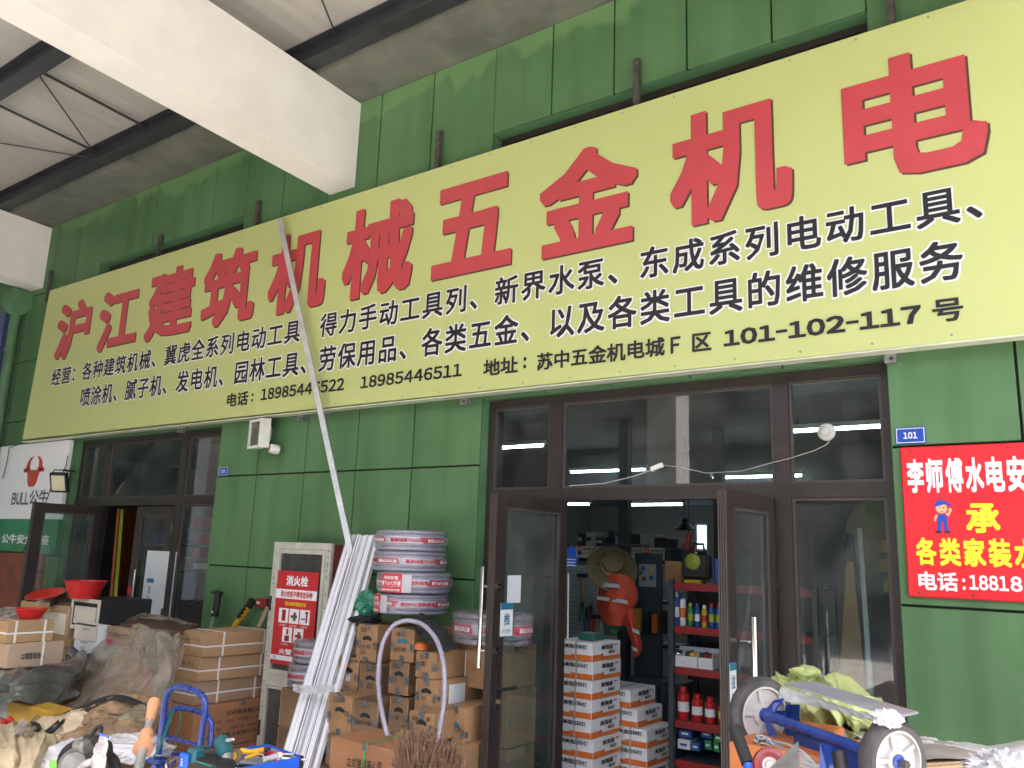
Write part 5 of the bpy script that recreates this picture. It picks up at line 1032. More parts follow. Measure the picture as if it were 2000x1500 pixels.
coil((CC[0], CC[1]), rr, zs, hh*.97, 'lowest clear hose coil of the tall stack, red tag at its left', False, .35, tagp=math.radians(-140))
coil((CC[0]+.02, CC[1]-.01), rr+.005, zs+hh, hh*.98, 'second clear hose coil from below with red and white tag in front', False, .15, tagp=math.radians(-103))
coil((CC[0]-.045, CC[1]), rr, zs+2*hh, hh*.98, 'third clear hose coil from below with upside down print', True, .55)
coil((CC[0]-.05, CC[1]+.005), rr-.003, zs+3*hh, hh, 'topmost clear hose coil of the tall stack', True, .05)
coil(((-3.475, -0.370, 1.382)[0], -.37), .268, 1.328, .20, 'single dusty hose coil behind the open door leaf', True, .3, 'hose_dull')
c2 = (-5.190, -0.420, 1.056); zc = (-5.049, -0.550, 0.860)[2]
coil((c2[0], -.42), .155, zc, .18, 'lower small hose coil left of the white profiles', True, .2, 'hose_dull', rows=4); coil((c2[0]+.02, -.42), .145, zc+.182, .17, 'upper small hose coil left of the white profiles', True, .6, 'hose_dull', rows=4)
for k in range(3):
    z1 = zc-.001-k*.28; z0 = max(0, z1-.28)
    wood_box(c2[0]-.14, c2[0]+.12, z0, z1, -.56, .28, ['dark box right under the small hose coils', 'second dark box under the small hose coils', 'bottom dark box under the small hose coils'][k], [], 'ply2', False, clips=False)
# bent clear hose in front of the boxes
pts = [(-3.570, -1.220, 0.852), (-3.636, -1.200, 0.947), (-3.760, -1.120, 1.068), (-3.842, -1.050, 1.203), (-3.867, -1.000, 1.336), (-3.838, -0.960, 1.430), (-3.781, -0.930, 1.468), (-3.703, -0.920, 1.476), (-3.584, -0.940, 1.458), (-3.452, -0.980, 1.397), (-3.350, -1.030, 1.309), (-3.281, -1.080, 1.205), (-3.242, -1.120, 1.073), (-3.224, -1.160, 0.970), (-3.203, -1.200, 0.897), (-3.169, -1.250, 0.803)]
def smooth(pts, k=6):
    P = [Vector(p) for p in pts]; out = []
    for i in range(len(P)-1):
        a, b, c, d = P[max(i-1, 0)], P[i], P[i+1], P[min(i+2, len(P)-1)]
        for j in range(k): t = j/k; out.append(.5*((2*b)+(c-a)*t+(2*a-5*b+4*c-d)*t*t+(3*b-a-3*c+d)*t**3))
    return out+[P[-1]]
hs = thing('clear_hose', 'bent clear ribbed hose arching before the pump boxes', 'hose', pts[7]); mat('hose_clear', (.36, .33, .42), .15, var=.1, scale=40, spec=.7, coat=.5)
SP = smooth(pts, 40); n = len(SP); MB().tube(SP, [.0135+(.0016 if i % 4 < 2 else 0) for i in range(n)], 10).build('hose', 'hose_clear', hs, True)

# ============================================================ white aluminium profiles, leaning pole
pb_ = [((-5.081, -0.200, 2.014), (-4.790, -0.950, 0.435)), ((-5.045, -0.190, 2.019), (-4.761, -0.930, 0.436)), ((-4.956, -0.220, 2.023), (-4.680, -0.960, 0.454)), ((-4.937, -0.170, 2.017), (-4.672, -0.900, 0.446)), ((-4.862, -0.170, 2.018), (-4.591, -0.900, 0.459)), ((-4.735, -0.220, 2.038), (-4.440, -0.960, 0.494))]
lbs = ['leftmost white aluminium profile of the leaning bundle', 'second white profile from the left in the bundle', 'grooved narrow white profile left of the middle', 'wide flat white profile in the middle of the bundle', 'white profile right of the middle, slightly recessed', 'rightmost white aluminium profile with the highest top']
for k, (a, b) in enumerate(pb_):
    a, b = Vector(a), Vector(b); d = (b-a).normalized(); e = b+d*(b.z/(-d.z)-.01); w_ = [.040, .040, .030, .072, .072, .036][k]
    t = thing('aluminium_profile', lbs[k], 'profile', e, 'white aluminium profiles leaning on the wall')
    X_ = Vector((1, 0, 0)); X_ = (X_-d*X_.dot(d)).normalized(); N = d.cross(X_).normalized()
    if N.y > 0: N = -N
    MB().bar(a, e, w_, .03, N).build('profile', 'alu_white' if 'alu_white' in M else mat('alu_white', (.80, .81, .85), .38, .0, var=.05, scale=3, stretch=(1, 1, .3)), t)
    for s_ in ((-.38,) if k in (0, 1, 5) else (-.40, .40)):
        o1, o2 = a+X_*w_*s_+N*.0152, e+X_*w_*s_+N*.0152; MB().bar(o1, o2, .007 if k in (2, 4) else .0028, .0008, N).build('groove', 'grey_print', t)
    MB().bar(a+d*.001-d*.003, a, w_*.86, .024, N).build('hollow_end', 'rubber', t)
for z_, nm in ((.80, 'upper'), (.52, 'lower')): pass
filmmat('tape', (.75, .76, .78), .35, .2)
a, b = Vector((-4.822, -0.860, 0.935)), Vector((-4.458, -0.800, 0.971)); o = MB().sheet([[a+Vector((0, -.02, .03)), a.lerp(b, .5)+Vector((0, -.035, .025)), b+Vector((0, -.02, .03))], [a+Vector((0, -.02, -.02)), a.lerp(b, .5)+Vector((0, -.035, -.03)), b+Vector((0, -.02, -.015))]], 8, 26, .012, 22, 3, ridge=True).build('tape_band', 'tape', None, True); tag(o, 'clear tape wound round the leaning white profiles', 'tape')
a, b = Vector((-6.358, -0.220, 5.009)), Vector((-5.015, -0.260, 1.928)); d = (b-a).normalized(); e = b+d*(b.z/(-d.z)-.01)
t = thing('square_tube', 'long thin aluminium square tube leaning against the banner', 'pole', e); MB().bar(a, e, .045, .045, (.6, -.8, 0)).build('tube', 'alu_dull', t); MB().bar(a-d*.002, a-d*.001, .037, .037, (.6, -.8, 0)).build('hollow_end', 'rubber', t)
# brooms
mat('broom', (.22, .125, .075), .85, var=.35, scale=30)
def broom(c, top, r, n, seed, lb):
    random.seed(seed); t = thing('straw_broom', lb, 'broom', (c[0], c[1], 0), 'straw brooms'); m = MB()
    for i in range(n):
        a = random.uniform(0, 6.283); q = r*math.sqrt(random.random()); h = top-random.uniform(0, .20)*(q/r)-random.uniform(0, .09); lean = random.gauss(0, .03)
        x0, y0 = c[0]+q*.35*math.cos(a), c[1]+q*.35*math.sin(a); x1, y1 = c[0]+q*math.cos(a)+lean, c[1]+q*math.sin(a)+random.gauss(0, .02); z0 = top-.42
        w = .0035; mx, my, mz = (x0+x1)/2, (y0+y1)/2, (z0+h)/2+.03
        for (ax_, ay_, az_), (bx__, by_, bz_), w0, w1 in (((x0, y0, z0), (mx, my, mz), w, w), ((mx, my, mz), (x1, y1, h), w, w*.5)):
            m.add([(ax_-w0, ay_, az_), (ax_+w0, ay_, az_), (bx__+w1, by_, bz_), (bx__-w1, by_, bz_), (ax_, ay_-w0, az_), (bx__, by_-w1, bz_)], [(0, 1, 2, 3), (0, 4, 5, 3), (4, 1, 2, 5)])
        for q2 in range(5):
            hz = h-random.uniform(0, .14); f_ = (hz-mz)/max(.01, h-mz); px_, py_ = mx+(x1-mx)*f_, my+(y1-my)*f_; s_ = random.uniform(.006, .013); dx, dy, dz_ = [random.uniform(-1, 1)*s_ for _ in range(3)]
            m.add([(px_, py_, hz), (px_+dx, py_+dy, hz+s_), (px_+dx*.3-dy, py_+dy*.3, hz+s_*1.3)], [(0, 1, 2)])
    m.build('bristles', 'broom', t, kind='stuff'); MB().tube([(c[0], c[1], 0), (c[0], c[1], top-.38)], [.018, .035], 10).build('binding', 'wood_handle', t)
p = (-3.098, -1.500, 1.005); broom((p[0]+.02, -1.5), p[2]+.01, .12, 1000, 4, 'taller bushy straw broom standing before the pump boxes')
p = (-3.048, -1.420, 0.981); broom((p[0]+.05, -1.42), p[2]-.02, .12, 850, 8, 'second straw broom, slightly right and lower')
p = (-2.941, -1.350, 0.855); broom((p[0]-.03, -1.38), p[2], .09, 500, 9, 'straw broom leaning at the door leaf, lowest of the three')

# ============================================================ left heap
mat('grey_tarp', (.085, .085, .08), .24, var=.25, scale=6, spec=.6, bump=.5, bscale=9); mat('strap_white', (.70, .68, .64), .4, var=0); mat('yellow_foam', (.42, .25, .03), .6, var=.15); mat('sack_cream', (.50, .41, .27), .75, var=.12, scale=4, bump=.5, bscale=14); mat('sack_brown', (.24, .16, .09), .7, var=.25, scale=6, bump=.6, bscale=12)
mat('sack_white', (.52, .52, .54), .45, var=.1, bump=.5, bscale=12); mat('print_magenta', (.40, .04, .12), .5, var=.1); mat('blue_paint', (.010, .040, .24), .28, var=.15, scale=20, spec=.6, coat=.3); mat('blue_bright', (.012, .10, .60), .35, var=.06); mat('salmon', (.70, .33, .17), .45, var=.06); mat('alu_pole', (.52, .52, .51), .35, .6, var=.15, scale=15)
mat('teal_tool', (.02, .12, .14), .4, var=.1); mat('tool_yellow', (.75, .42, .02), .35, var=.06); mat('glove_white', (.42, .40, .39), .85, var=.3, scale=16, bump=.3, bscale=200); mat('machine_grey', (.22, .22, .20), .45, .3, var=.3, scale=20); mat('rope_green', (.02, .13, .09), .7, var=.2); mat('lime_plastic', (.20, .55, .08), .4, var=.05); mat('brown_board', (.10, .055, .045), .55, var=.25, scale=6); mat('navy', (.02, .025, .12), .4, var=.05)
filmmat('film', (.52, .43, .32), .46, .15, (.95, .92, .87), .30); filmmat('film_thick', (.52, .45, .34), .36, .18, (.95, .92, .86), .28)
def carton(x0, x1, y0, y1, z0, z1, lb, mm='card', straps=None, rot=0., txt=(), grp=None, tape=True, name='carton', cat='carton', front=()):
    """carton with tape seam; straps: list of y positions of bands round it plus one lengthwise"""
    cx_, cy_ = (x0+x1)/2, (y0+y1)/2; t = thing(name, lb, cat, (cx_, cy_, z0), grp)
    MB().cbox(x0, x1, y0, y1, z0+.001, z1-.001, .004).build('carton_body', mm, t)
    if tape: MB().box((x0+x1)/2-.025, (x0+x1)/2+.025, y0-.0008, y1+.0008, z1-.0009, z1+.0004).build('tape', 'card_pale', t); MB().box(x1-.0009, x1+.0006, y0+.0005, y1-.0005, (z0+z1)/2-.001, (z0+z1)/2+.001).build('flap_seam', 'ink', t)
    e = .0025
    for y in (straps or []):
        if y is None: zc_ = (z0+z1)/2-.01; m = MB(); m.box(x1, x1+e, y0, y1, zc_-.007, zc_+.007); m.box(x0, x1, y0-e, y0, zc_-.007, zc_+.007); m.build('strap', 'strap_white', t)
        else: yy = y0+(y1-y0)*y; m = MB(); m.box(x1, x1+e*1.4, yy-.008, yy+.008, z0, z1+e); m.box(x0, x1, yy-.008, yy+.008, z1-.0008, z1+e); m.build('strap', 'strap_white', t)
    if txt:
        g = MB()
        for s, u0, u1, v0, v1, b in txt: letter(g, s, (x1+.0015, y0+(y1-y0)*u0, z0+(z1-z0)*v0), (0, 1, 0), EZ, (y1-y0)*(u1-u0), (z1-z0)*(v1-v0), b)
        g.build('lettering', 'ink', t, kind='stuff')
    if front:
        g = MB()
        for s, u0, u1, v0, v1, b in front: letter(g, s, (x0+(x1-x0)*u0, y0-.0015, z0+(z1-z0)*v0), EX, EZ, (x1-x0)*(u1-u0), (z1-z0)*(v1-v0), b)
        g.build('lettering', 'ink', t, kind='stuff')
    t.rotation_euler = (0, 0, rot); return t
# long strapped cartons on wooden crates (right of the film)
XL = -6.06; ZC = [(-6.100, -0.749, 1.206)[2], (-6.100, -0.744, 1.016)[2], (-6.100, -0.730, 0.830)[2], (-6.100, -0.726, 0.651)[2]]
xw = (-6.439, -0.760, 1.164)[0]
for k in range(3):
    carton(xw-.03*(k > 0)-.02*(k > 1), XL-.02*k, -.77-.01*k, -.13, ZC[k+1], ZC[k], ['topmost long brown carton with white straps above the wooden crate', 'middle long brown carton with white straps, torn at one end', 'lowest long brown carton with white straps on the wooden crate'][k], ['card', 'card', 'card2'][k], [.28, None, .92] if k < 2 else [.33, None, .88], grp='long strapped cartons', front=(('品名 规格', .1, .5, .62, .74, .0), ('数量 重量', .1, .5, .42, .52, .0), ('↑ ☂', .6, .85, .55, .8, .0)))
zc2 = (-6.020, -0.670, 0.322)[2]
cr = carton(xw-.16, XL+.04, -.82, -.12, zc2, ZC[3]-.002, 'wooden crate with stencilled lines of characters under the long cartons', 'ply_red', None, txt=(('立式管道离心泵', .42, .92, .72, .83, .012), ('型号 100  功率 1.5', .2, .88, .55, .63, .0), ('口径    电压 380', .2, .86, .38, .46, .0), ('上海上涌泵业有限公司', .16, .86, .22, .32, .01)), tape=False, name='wooden_crate', cat='crate')
z0_, z1_ = zc2, ZC[3]
for yy in (-.82+.42, -.16): MB().cbox(XL+.039, XL+.043, yy, yy+.05, z1_-.03, z1_+.003, .001).build('corner_clip', 'clip', cr)
MB().cbox(XL+.039, XL+.043, -.15, -.12, (z0_+z1_)/2, (z0_+z1_)/2+.09, .001).build('corner_clip', 'clip', cr)
for k in range(2):
    z1 = zc2-.002-k*.33; carton(xw-.2, XL+.06, -.86, -.12, max(.0, z1-.33), z1, ['lower wooden crate just above the toolbox tray', 'bottom wooden crate on the ground'][k], 'ply2' if k else 'ply', None, tape=False, name='wooden_crate', cat='crate')
# tools standing behind the long cartons
t = thing('grip_pole', 'pole with black rubber grip standing behind the long cartons', 'pole', ((-6.928, -0.100, 1.274)[0], -.1, 0))
MB().tube([(-6.918, -0.120, 1.161), (-6.884, -0.120, 1.277)], .016, 10).build('pole', 'alu_pole', t); MB().tube([(-6.881, -0.120, 1.264), (-6.865, -0.120, 1.347), (-6.862, -0.120, 1.462)], [.034, .032, .028], 12).build('grip', 'rubber', t, True); MB().tube([(-6.815, -0.120, 1.465), (-6.879, -0.120, 1.475), (-6.958, -0.120, 1.476)], [.026, .022, .012], 10).build('hook', 'rubber', t, True); MB().lathe([(.034, -.012), (.036, 0), (.034, .012)], (-6.880, -0.120, 1.300), n=14).build('collar', 'alu_dull', t)
t = thing('sealant_gun', 'yellow and black tool handle tilted behind the long cartons', 'tool', (-6.558, -0.120, 1.201))
MB().tube([(-6.605, -0.100, 1.183), (-6.559, -0.100, 1.227), (-6.470, -0.100, 1.318), (-6.408, -0.100, 1.388)], [.022, .03, .026, .03], 10).build('handle', 'tool_yellow', t, True); MB().tube([(-6.512, -0.130, 1.276), (-6.424, -0.130, 1.370)], [.022, .02], 8).build('grip', 'rubber', t, True); MB().tube([(-6.421, -0.100, 1.379), (-6.378, -0.100, 1.430)], [.036, .036], 10).build('head', 'rubber', t, True)
for k in range(4): q = Vector((-6.496, -0.135, 1.264)).lerp(Vector((-6.415, -0.135, 1.353)), k/3); MB().tube([q+Vector((-.022, 0, -.005)), q+Vector((.022, 0, .012))], .005, 6).build('rib', 'tool_yellow', t)
o = MB().tube([(-6.251, -0.100, 1.210), (-6.213, -0.050, 1.381)], .022, 10).build('wooden_stick', 'card_pale', None, True); tag(o, 'pale wooden handle leaning between cartons and hydrant cabinet', 'stick')
# cartons at far left
XA = -7.0
ys0, ys1 = (-7.000, -1.834, 0.912)[1], (-7.000, -1.413, 1.133)[1]; zA0, zA1 = (-7.000, -1.649, 0.923)[2], (-7.000, -1.676, 1.108)[2]
carton(XA-.42, XA, ys0, ys1, zA0, zA1, 'wide pale carton lettered 22 at the left edge, under a strapped carton', 'card_pale', [.62], txt=(('22钢筋弯曲机', .24, .66, .32, .60, .024),), tape=False)
zB1 = (-7.020, -1.691, 1.274)[2]
carton(XA-.40, XA-.02, ys0-.02, ys1-.09, zA1+.001, zB1, 'strapped brown carton carrying the small red basket at the left edge', 'card', [.18, None, .80])
def basin(p, r0, r1, h, lb, mm='bright_red', ax=(0, 0, 1), holes=False):
    t = thing('basin', lb, 'basin', p); MB().lathe([(0, .003), (r0, .003), (r1-.006, h), (r1+.008, h+.004), (r1+.012, h-.002), (r1, h-.006), (r0+.004, -.001), (0, -.001)], p, ax, 36).build('bowl', mm, t, True)
    if holes:
        g = MB(); q = Vector((0, 0, 1)).rotation_difference(Vector(ax).normalized())
        for k in range(40):
            for j in range(3):
                a = 2*math.pi*k/40; f_ = .3+.2*j; rr_ = r0+(r1-r0)*f_+.0035; c = Vector(p)+q @ Vector((rr_*math.cos(a), rr_*math.sin(a), h*f_)); g.lathe([(.0035, 0), (0, .0012)], c, q @ Vector((math.cos(a), math.sin(a), -.2)), 5)
        g.build('hole', 'shelf_red', t, kind='stuff')
    return t
p = Vector((-7.200, -1.614, 1.262)); basin((p.x, p.y, zB1+.002), .075, .115, .075, 'small red plastic basket standing on the strapped carton', 'bright_red', holes=True)
p = Vector((-7.864, -0.850, 1.382)); zc_top = p.z; basin(p, .12, .175, .155, 'large red plastic basin standing on the black framed crate', 'bright_red')
p = Vector((-8.422, -0.900, 1.295)); bs2 = basin(p, .10, .165, .085, 'dark steel bowl tilted on the wooden crate, red basket inside', 'chrome_dark' if 0 else mat('chrome_dark', (.10, .09, .10), .18, .9, var=.2), ax=(.10, -.28, 1))
basin(p+Vector((.008, -.022, .055)), .10, .165, .045, 'red plastic sieve nested in the tilted steel bowl', 'bright_red', ax=(.10, -.28, 1), holes=True)
o = MB().cbox(*[*((-8.518, -1.100, 1.294)[0], (-8.163, -1.100, 1.315)[0])], -1.1, -1.0, (-8.315, -1.100, 1.232)[2], (-8.345, -1.100, 1.327)[2], .004).build('small_carton', 'card'); tag(o, 'small open brown carton left of the tilted bowl', 'carton')
o = MB().sheet([[(-8.581, -1.250, 1.266), (-8.290, -1.200, 1.283), (-8.004, -1.150, 1.272)], [(-8.216, -1.400, 1.230), (-7.832, -1.400, 1.248), (-7.646, -1.300, 1.265)], [(-7.968, -1.500, 1.190), (-7.598, -1.500, 1.217), (-7.467, -1.400, 1.256)]], 26, 26, .03, 7, 5).build('plastic_film', 'film_thick', None, True); tag(o, 'crumpled clear film lying behind the strapped carton at the left edge', 'film')
# slatted wooden crate and black framed crate
def framed(x0, x1, y0, y1, z0, z1, lb, mb_, mf, ms):
    t = thing('wooden_crate', lb, 'crate', ((x0+x1)/2, y0, z0)); MB().cbox(x0, x1, y0+.012, y1, z0, z1, .003).build('panel', mb_, t); b = .035
    for a in ((x0, x1, z0, z0+b), (x0, x1, z1-b, z1), (x0, x0+b, z0+b, z1-b), (x1-b, x1, z0+b, z1-b)): MB().cbox(a[0], a[1], y0, y0+.014, a[2], a[3], .003).build('slat', mf, t)
    MB().box(x0+.06, x1-.06, y0+.008, y0+.0118, z0+.05, z1-.07).build('paper_label', ms, t)
    MB().box(x1, x1+.004, y0+.02, y1-.02, z0+.02, z1-.02).build('side_panel', mb_, t); return t
x0, x1, z0, z1 = (-8.583, -8.024, 0.987, 1.294); framed(x0, x1, -.88, -.35, z0, z1, 'pale wooden slatted crate under the tilted bowl', 'card', 'card_pale', 'paper_cream')
x0, x1, z0, z1 = (-8.052, -7.550, 1.103, 1.371); framed(x0, x1, -.86, -.35, z0, zc_top-.002, 'black framed crate with pale paper under the large red basin', 'box_black', 'paper_cream', 'paper_cream')
x0, x1, z0, z1 = (-8.223, -7.890, 0.774, 1.047); o = MB().cbox(x0-.3, x1, -.9, -.4, 0, z1-.03, .004).build('carton', 'card'); tag(o, 'carton below the slatted crate, red print on it', 'carton')
x0, x1, z0, z1 = (-7.933, -7.477, 0.676, 1.094); o = MB().cbox(x0, x1, -.84, -.4, 0, z1, .004).build('carton', 'box_black'); tag(o, 'dark carton below the black framed crate', 'carton')
# white calendar box 617
t = thing('calendar', 'white hanging calendar with navy chevron and number 617', 'calendar', (-7.428, -1.000, 0.904)); x0, x1, z0, z1 = (-7.601, -7.236, 0.914, 1.187)
MB().cbox(x0, x1, -1.02, -.90, z0, z1, .003).build('box', 'box_white', t); zm = z0+(z1-z0)*.52
MB().box(x0, x1+.01, -1.03, -1.022, zm, z1-.005).build('calendar_sheet', 'paper_cream', t); W_ = x1-x0; H_ = z1-z0
MB().add([(x0, -1.0245, z0), (x1, -1.0245, z0), (x1, -1.0245, z0+H_*.22), (x0+W_*.5, -1.0245, z0+H_*.06), (x0, -1.0245, z0+H_*.28)], [(0, 1, 2, 3, 4)]).build('chevron', 'navy', t)
g = MB(); letter(g, 'SoFoy', (x0+W_*.3, -1.0245, z0+H_*.40), EX, EZ, W_*.32, H_*.09, .01); letter(g, '617', (x0+W_*.36, -1.0245, z0+H_*.23), EX, EZ, W_*.2, H_*.08, .02); letter(g, 'SoFoy', (x0+W_*.38, -1.0315, zm+H_*.28), EX, EZ, W_*.32, H_*.09, .01); g.build('lettering', 'navy', t, kind='stuff')
g = MB()
for k in range(14): g.box(x0+W_*(.05+.065*k), x0+W_*(.08+.065*k), -1.033, -1.020, z1-.012, z1+.004)
g.build('wire_binding', 'rubber', t, kind='stuff')
o = MB().lump((-7.467, -0.800, 1.039), (.15, .06, .12), .18, 1.6, 21, 4).build('white_bag', 'sack_white', None, True); tag(o, 'rounded white bag right of the calendar, behind the clear film', 'bag')
o = MB().cbox(*((-7.679, -7.414, 0.975, 1.151)[0], (-7.679, -7.414, 0.975, 1.151)[1]), -.7, -.4, .3, (-7.571, -0.700, 1.151)[2], .004).build('carton', 'card'); tag(o, 'brown carton corner between the white bag and the orange panel', 'carton')
# grey tarp over the machine under the left cartons
tp = thing('grey_tarpaulin', 'shiny grey plastic tarpaulin under the cartons at the left edge', 'tarpaulin', (-7.1, -1.7, 0))
MB().sheet([[(-8.447, -1.400, 0.735), (-7.593, -1.450, 0.859), (-7.425, -1.200, 0.906), (-7.445, -1.000, 0.966)], [(-7.261, -1.900, 0.860), (-6.733, -1.880, 0.922), (-6.767, -1.550, 0.950), (-6.827, -1.300, 0.963)], [(-6.988, -2.000, 0.789), (-6.443, -2.000, 0.866), (-6.506, -1.700, 0.843), (-6.683, -1.400, 0.851)], [(-6.836, -2.050, 0.713), (-6.324, -2.040, 0.779), (-6.347, -1.800, 0.753), (-6.537, -1.500, 0.747)]], 80, 110, .06, 3.2, 12, pf=(2.6, 3.4)).build('sheet', 'grey_tarp', tp, True)
o = MB().sheet([[(-7.511, -1.150, 1.004), (-7.384, -1.100, 0.979), (-7.180, -1.100, 0.914)], [(-7.162, -1.300, 0.931), (-7.016, -1.280, 0.920), (-6.920, -1.250, 0.891)], [(-6.920, -1.400, 0.845), (-6.853, -1.350, 0.828), (-6.864, -1.300, 0.803)]], 30, 30, .04, 6, 31, pf=(2.5, 1.5)).build('tarpaulin', 'grey_tarp', None, True); tag(o, 'dull dark tarpaulin folds right of the pale carton lettered 22', 'tarpaulin')
x0, x1, z0, z1 = (-6.629, -5.994, 0.643, 0.759); mch = thing('foam_block', 'yellow block with grey end under the shiny grey tarpaulin', 'block', (x0, -1.9, z0)); MB().cbox(x0, x1, -1.95, -1.78, z0-.02, z1, .01).build('yellow_body', 'yellow_foam', mch); MB().cbox(x0-.8, x0-.002, -1.95, -1.78, z0-.02, z1, .01).build('grey_end', 'box_grey', mch)
o = MB().cbox(x0-.7, x1-.05, -1.93, -1.7, 0, z0-.021, .01).build('pallet_crate', 'ply2'); tag(o, 'dark crate on the ground under the yellow block', 'crate')
o = MB().cbox(-7.5, -7.02, -1.75, -1.15, 0, zA0-.06, .01).build('machine_crate', 'ply2'); tag(o, 'crate hidden under the grey tarpaulin', 'crate')
# boxes under the clear film with the brown board on top
for k, (a, mm, lb, mg) in enumerate((((-7.15, -6.80, -.95, -.55, .62, .98), 'card', 'brown carton with magenta band under the clear film, left', 1), ((-7.18, -6.82, -.97, -.55, .985, 1.19), 'card2', 'brown carton with magenta band under the film, upper left', 1), ((-6.78, -6.40, -.95, -.5, .62, 1.19), 'box_grey', 'grey brown carton under the film, right', 1), ((-7.2, -6.38, -1.0, -.5, .0, .615), 'ply2', 'large crate at the bottom under the clear film', 0), ((-6.9, -6.35, -1.32, -1.02, .0, .70), 'ply', 'carton at the foot of the clear film', 0))):
    t = carton(*a, lb, mm, None, tape=False)
    if mg:
        x0, x1, y0, y1, z0, z1 = a; MB().box(x0+.02, x1-.02, y0-.002, y0-.0005, z0+(z1-z0)*.2, z0+(z1-z0)*.5).build('print_band', 'print_magenta', t); g = MB(); letter(g, 'JC-02117', (x0+.03, y0-.003, z0+(z1-z0)*.62), EX, EZ, (x1-x0)*.7, (z1-z0)*.16, .02); g.build('lettering', 'navy', t, kind='stuff')
o = MB().quad((-7.110, -0.896, 1.215), (-6.240, -0.904, 1.215), (-6.703, -0.390, 1.215), (-7.625, -0.313, 1.215), .018).build('brown_board', 'brown_board'); tag(o, 'thin dark brown board lying on the film covered cartons', 'board')
fl = thing('clear_film', 'large wrinkled clear plastic film draped over cartons beside the blue trolley', 'film', (-6.8, -1.3, 0))
MB().sheet([[(-7.315, -0.750, 1.172), (-6.800, -0.950, 1.223), (-6.427, -1.000, 1.221), (-6.138, -1.000, 1.208), (-6.314, -0.800, 1.176)],
            [(-7.286, -0.950, 1.012), (-6.680, -1.120, 1.115), (-6.313, -1.100, 1.122), (-5.997, -1.080, 1.133), (-6.188, -0.900, 1.105)],
            [(-7.133, -1.200, 0.837), (-6.529, -1.300, 0.946), (-6.145, -1.220, 0.949), (-5.809, -1.200, 0.975), (-6.041, -1.000, 0.934)],
            [(-6.776, -1.500, 0.711), (-6.248, -1.550, 0.804), (-5.910, -1.420, 0.806), (-5.597, -1.380, 0.864), (-5.837, -1.150, 0.822)],
            [(-6.274, -1.850, 0.638), (-5.930, -1.820, 0.694), (-5.669, -1.680, 0.738), (-5.349, -1.600, 0.796), (-5.624, -1.300, 0.748)]], 130, 130, .075, 2.6, 17, pf=(1.6, 5.5)).build('film_sheet', 'film', fl, True)
MB().sheet([[(-7.673, -0.500, 1.200), (-7.602, -0.420, 1.248), (-7.090, -0.450, 1.252), (-6.618, -0.500, 1.230)], [(-7.366, -0.700, 1.193), (-7.293, -0.600, 1.230), (-6.889, -0.600, 1.241), (-6.542, -0.600, 1.231)]], 20, 50, .02, 7, 6, ridge=True).build('film_edge', 'film', fl, True)
# film covered sacks in front, black cables
fs = thing('clear_film', 'cloudy clear film covering sacks in the left foreground, black cables over it', 'film', (-5.6, -2.1, 0))
MB().sheet([[(-6.530, -1.750, 0.632), (-5.941, -1.800, 0.717), (-5.586, -1.800, 0.886), (-5.255, -1.800, 0.932), (-5.118, -1.750, 0.866)],
            [(-6.257, -1.950, 0.653), (-5.435, -2.100, 0.785), (-5.165, -2.050, 0.910), (-4.806, -2.050, 0.961), (-4.694, -2.000, 0.929)],
            [(-6.077, -2.100, 0.665), (-5.203, -2.250, 0.801), (-4.821, -2.250, 0.893), (-4.548, -2.200, 0.945), (-4.567, -2.100, 0.930)],
            [(-5.921, -2.200, 0.656), (-5.071, -2.350, 0.794), (-4.682, -2.350, 0.861), (-4.441, -2.300, 0.894), (-4.545, -2.150, 0.904)]], 80, 120, .05, 3.2, 23, pf=(2.2, 4.5)).build('film_sheet', 'film_thick', fs, True)
sk = [(((-5.010, -2.000, 0.865)), (.27, .2, .13), 'sack_brown', 'tan sack under the cloudy film beside the salmon pole', 3, 'film covered'), (((-5.153, -2.150, 0.783)), (.22, .18, .12), 'sack_cream', 'cream sack under the cloudy film, middle', 7, ''), (((-5.604, -2.100, 0.700)), (.2, .16, .10), 'sack_cream', 'cream sack at the left end of the cloudy film', 9, ''),
      (((-5.132, -2.600, 0.642)), (.2, .15, .10), 'sack_white', 'grey white plastic bag at the very bottom left', 19, ''),
      (((-4.633, -2.500, 0.751)), (.17, .13, .10), 'sack_white', 'white woven bag between cream sack and machine', 25, ''), (((-4.767, -2.350, 0.811)), (.14, .12, .075), 'sack_brown', 'crumpled brown paper sack behind the small grey machine', 33, ''), (((-4.520, -2.300, 0.862)), (.24, .13, .085), 'sack_brown', 'long brown paper sack with dark print near the salmon pole', 36, ''), (((-4.227, -2.400, 0.864)), (.20, .14, .06), 'sack_white', 'white sheet bag below the brown paper sack', 41, '')]
for p, r, mm, lb, sd, _ in sk:
    o = MB().lump(p, r, (.24 if mm != 'sack_white' else .30), 1.5, sd, 5, flat=-r[2]*.8, rot=sd*.7).build('sack', mm, None, True); tag(o, lb, 'sack', 'sacks in the left foreground')
o = MB().sheet([[(-6.608, -2.100, 0.652), (-6.232, -2.100, 0.689), (-5.912, -2.150, 0.720), (-5.648, -2.200, 0.708)], [(-5.903, -2.400, 0.720), (-5.491, -2.450, 0.770), (-5.193, -2.500, 0.792), (-5.139, -2.450, 0.760)], [(-5.420, -2.600, 0.732), (-5.062, -2.650, 0.775), (-4.892, -2.660, 0.781), (-4.879, -2.600, 0.743)], [(-5.041, -2.750, 0.696), (-4.839, -2.750, 0.716), (-4.806, -2.700, 0.706), (-4.911, -2.600, 0.661)]], 80, 80, .05, 3, 91, pf=(1.6, 3.2)).build('cream_cloth', 'sack_cream', None, True); tag(o, 'cream cloth draped in folds at the bottom left corner', 'cloth')
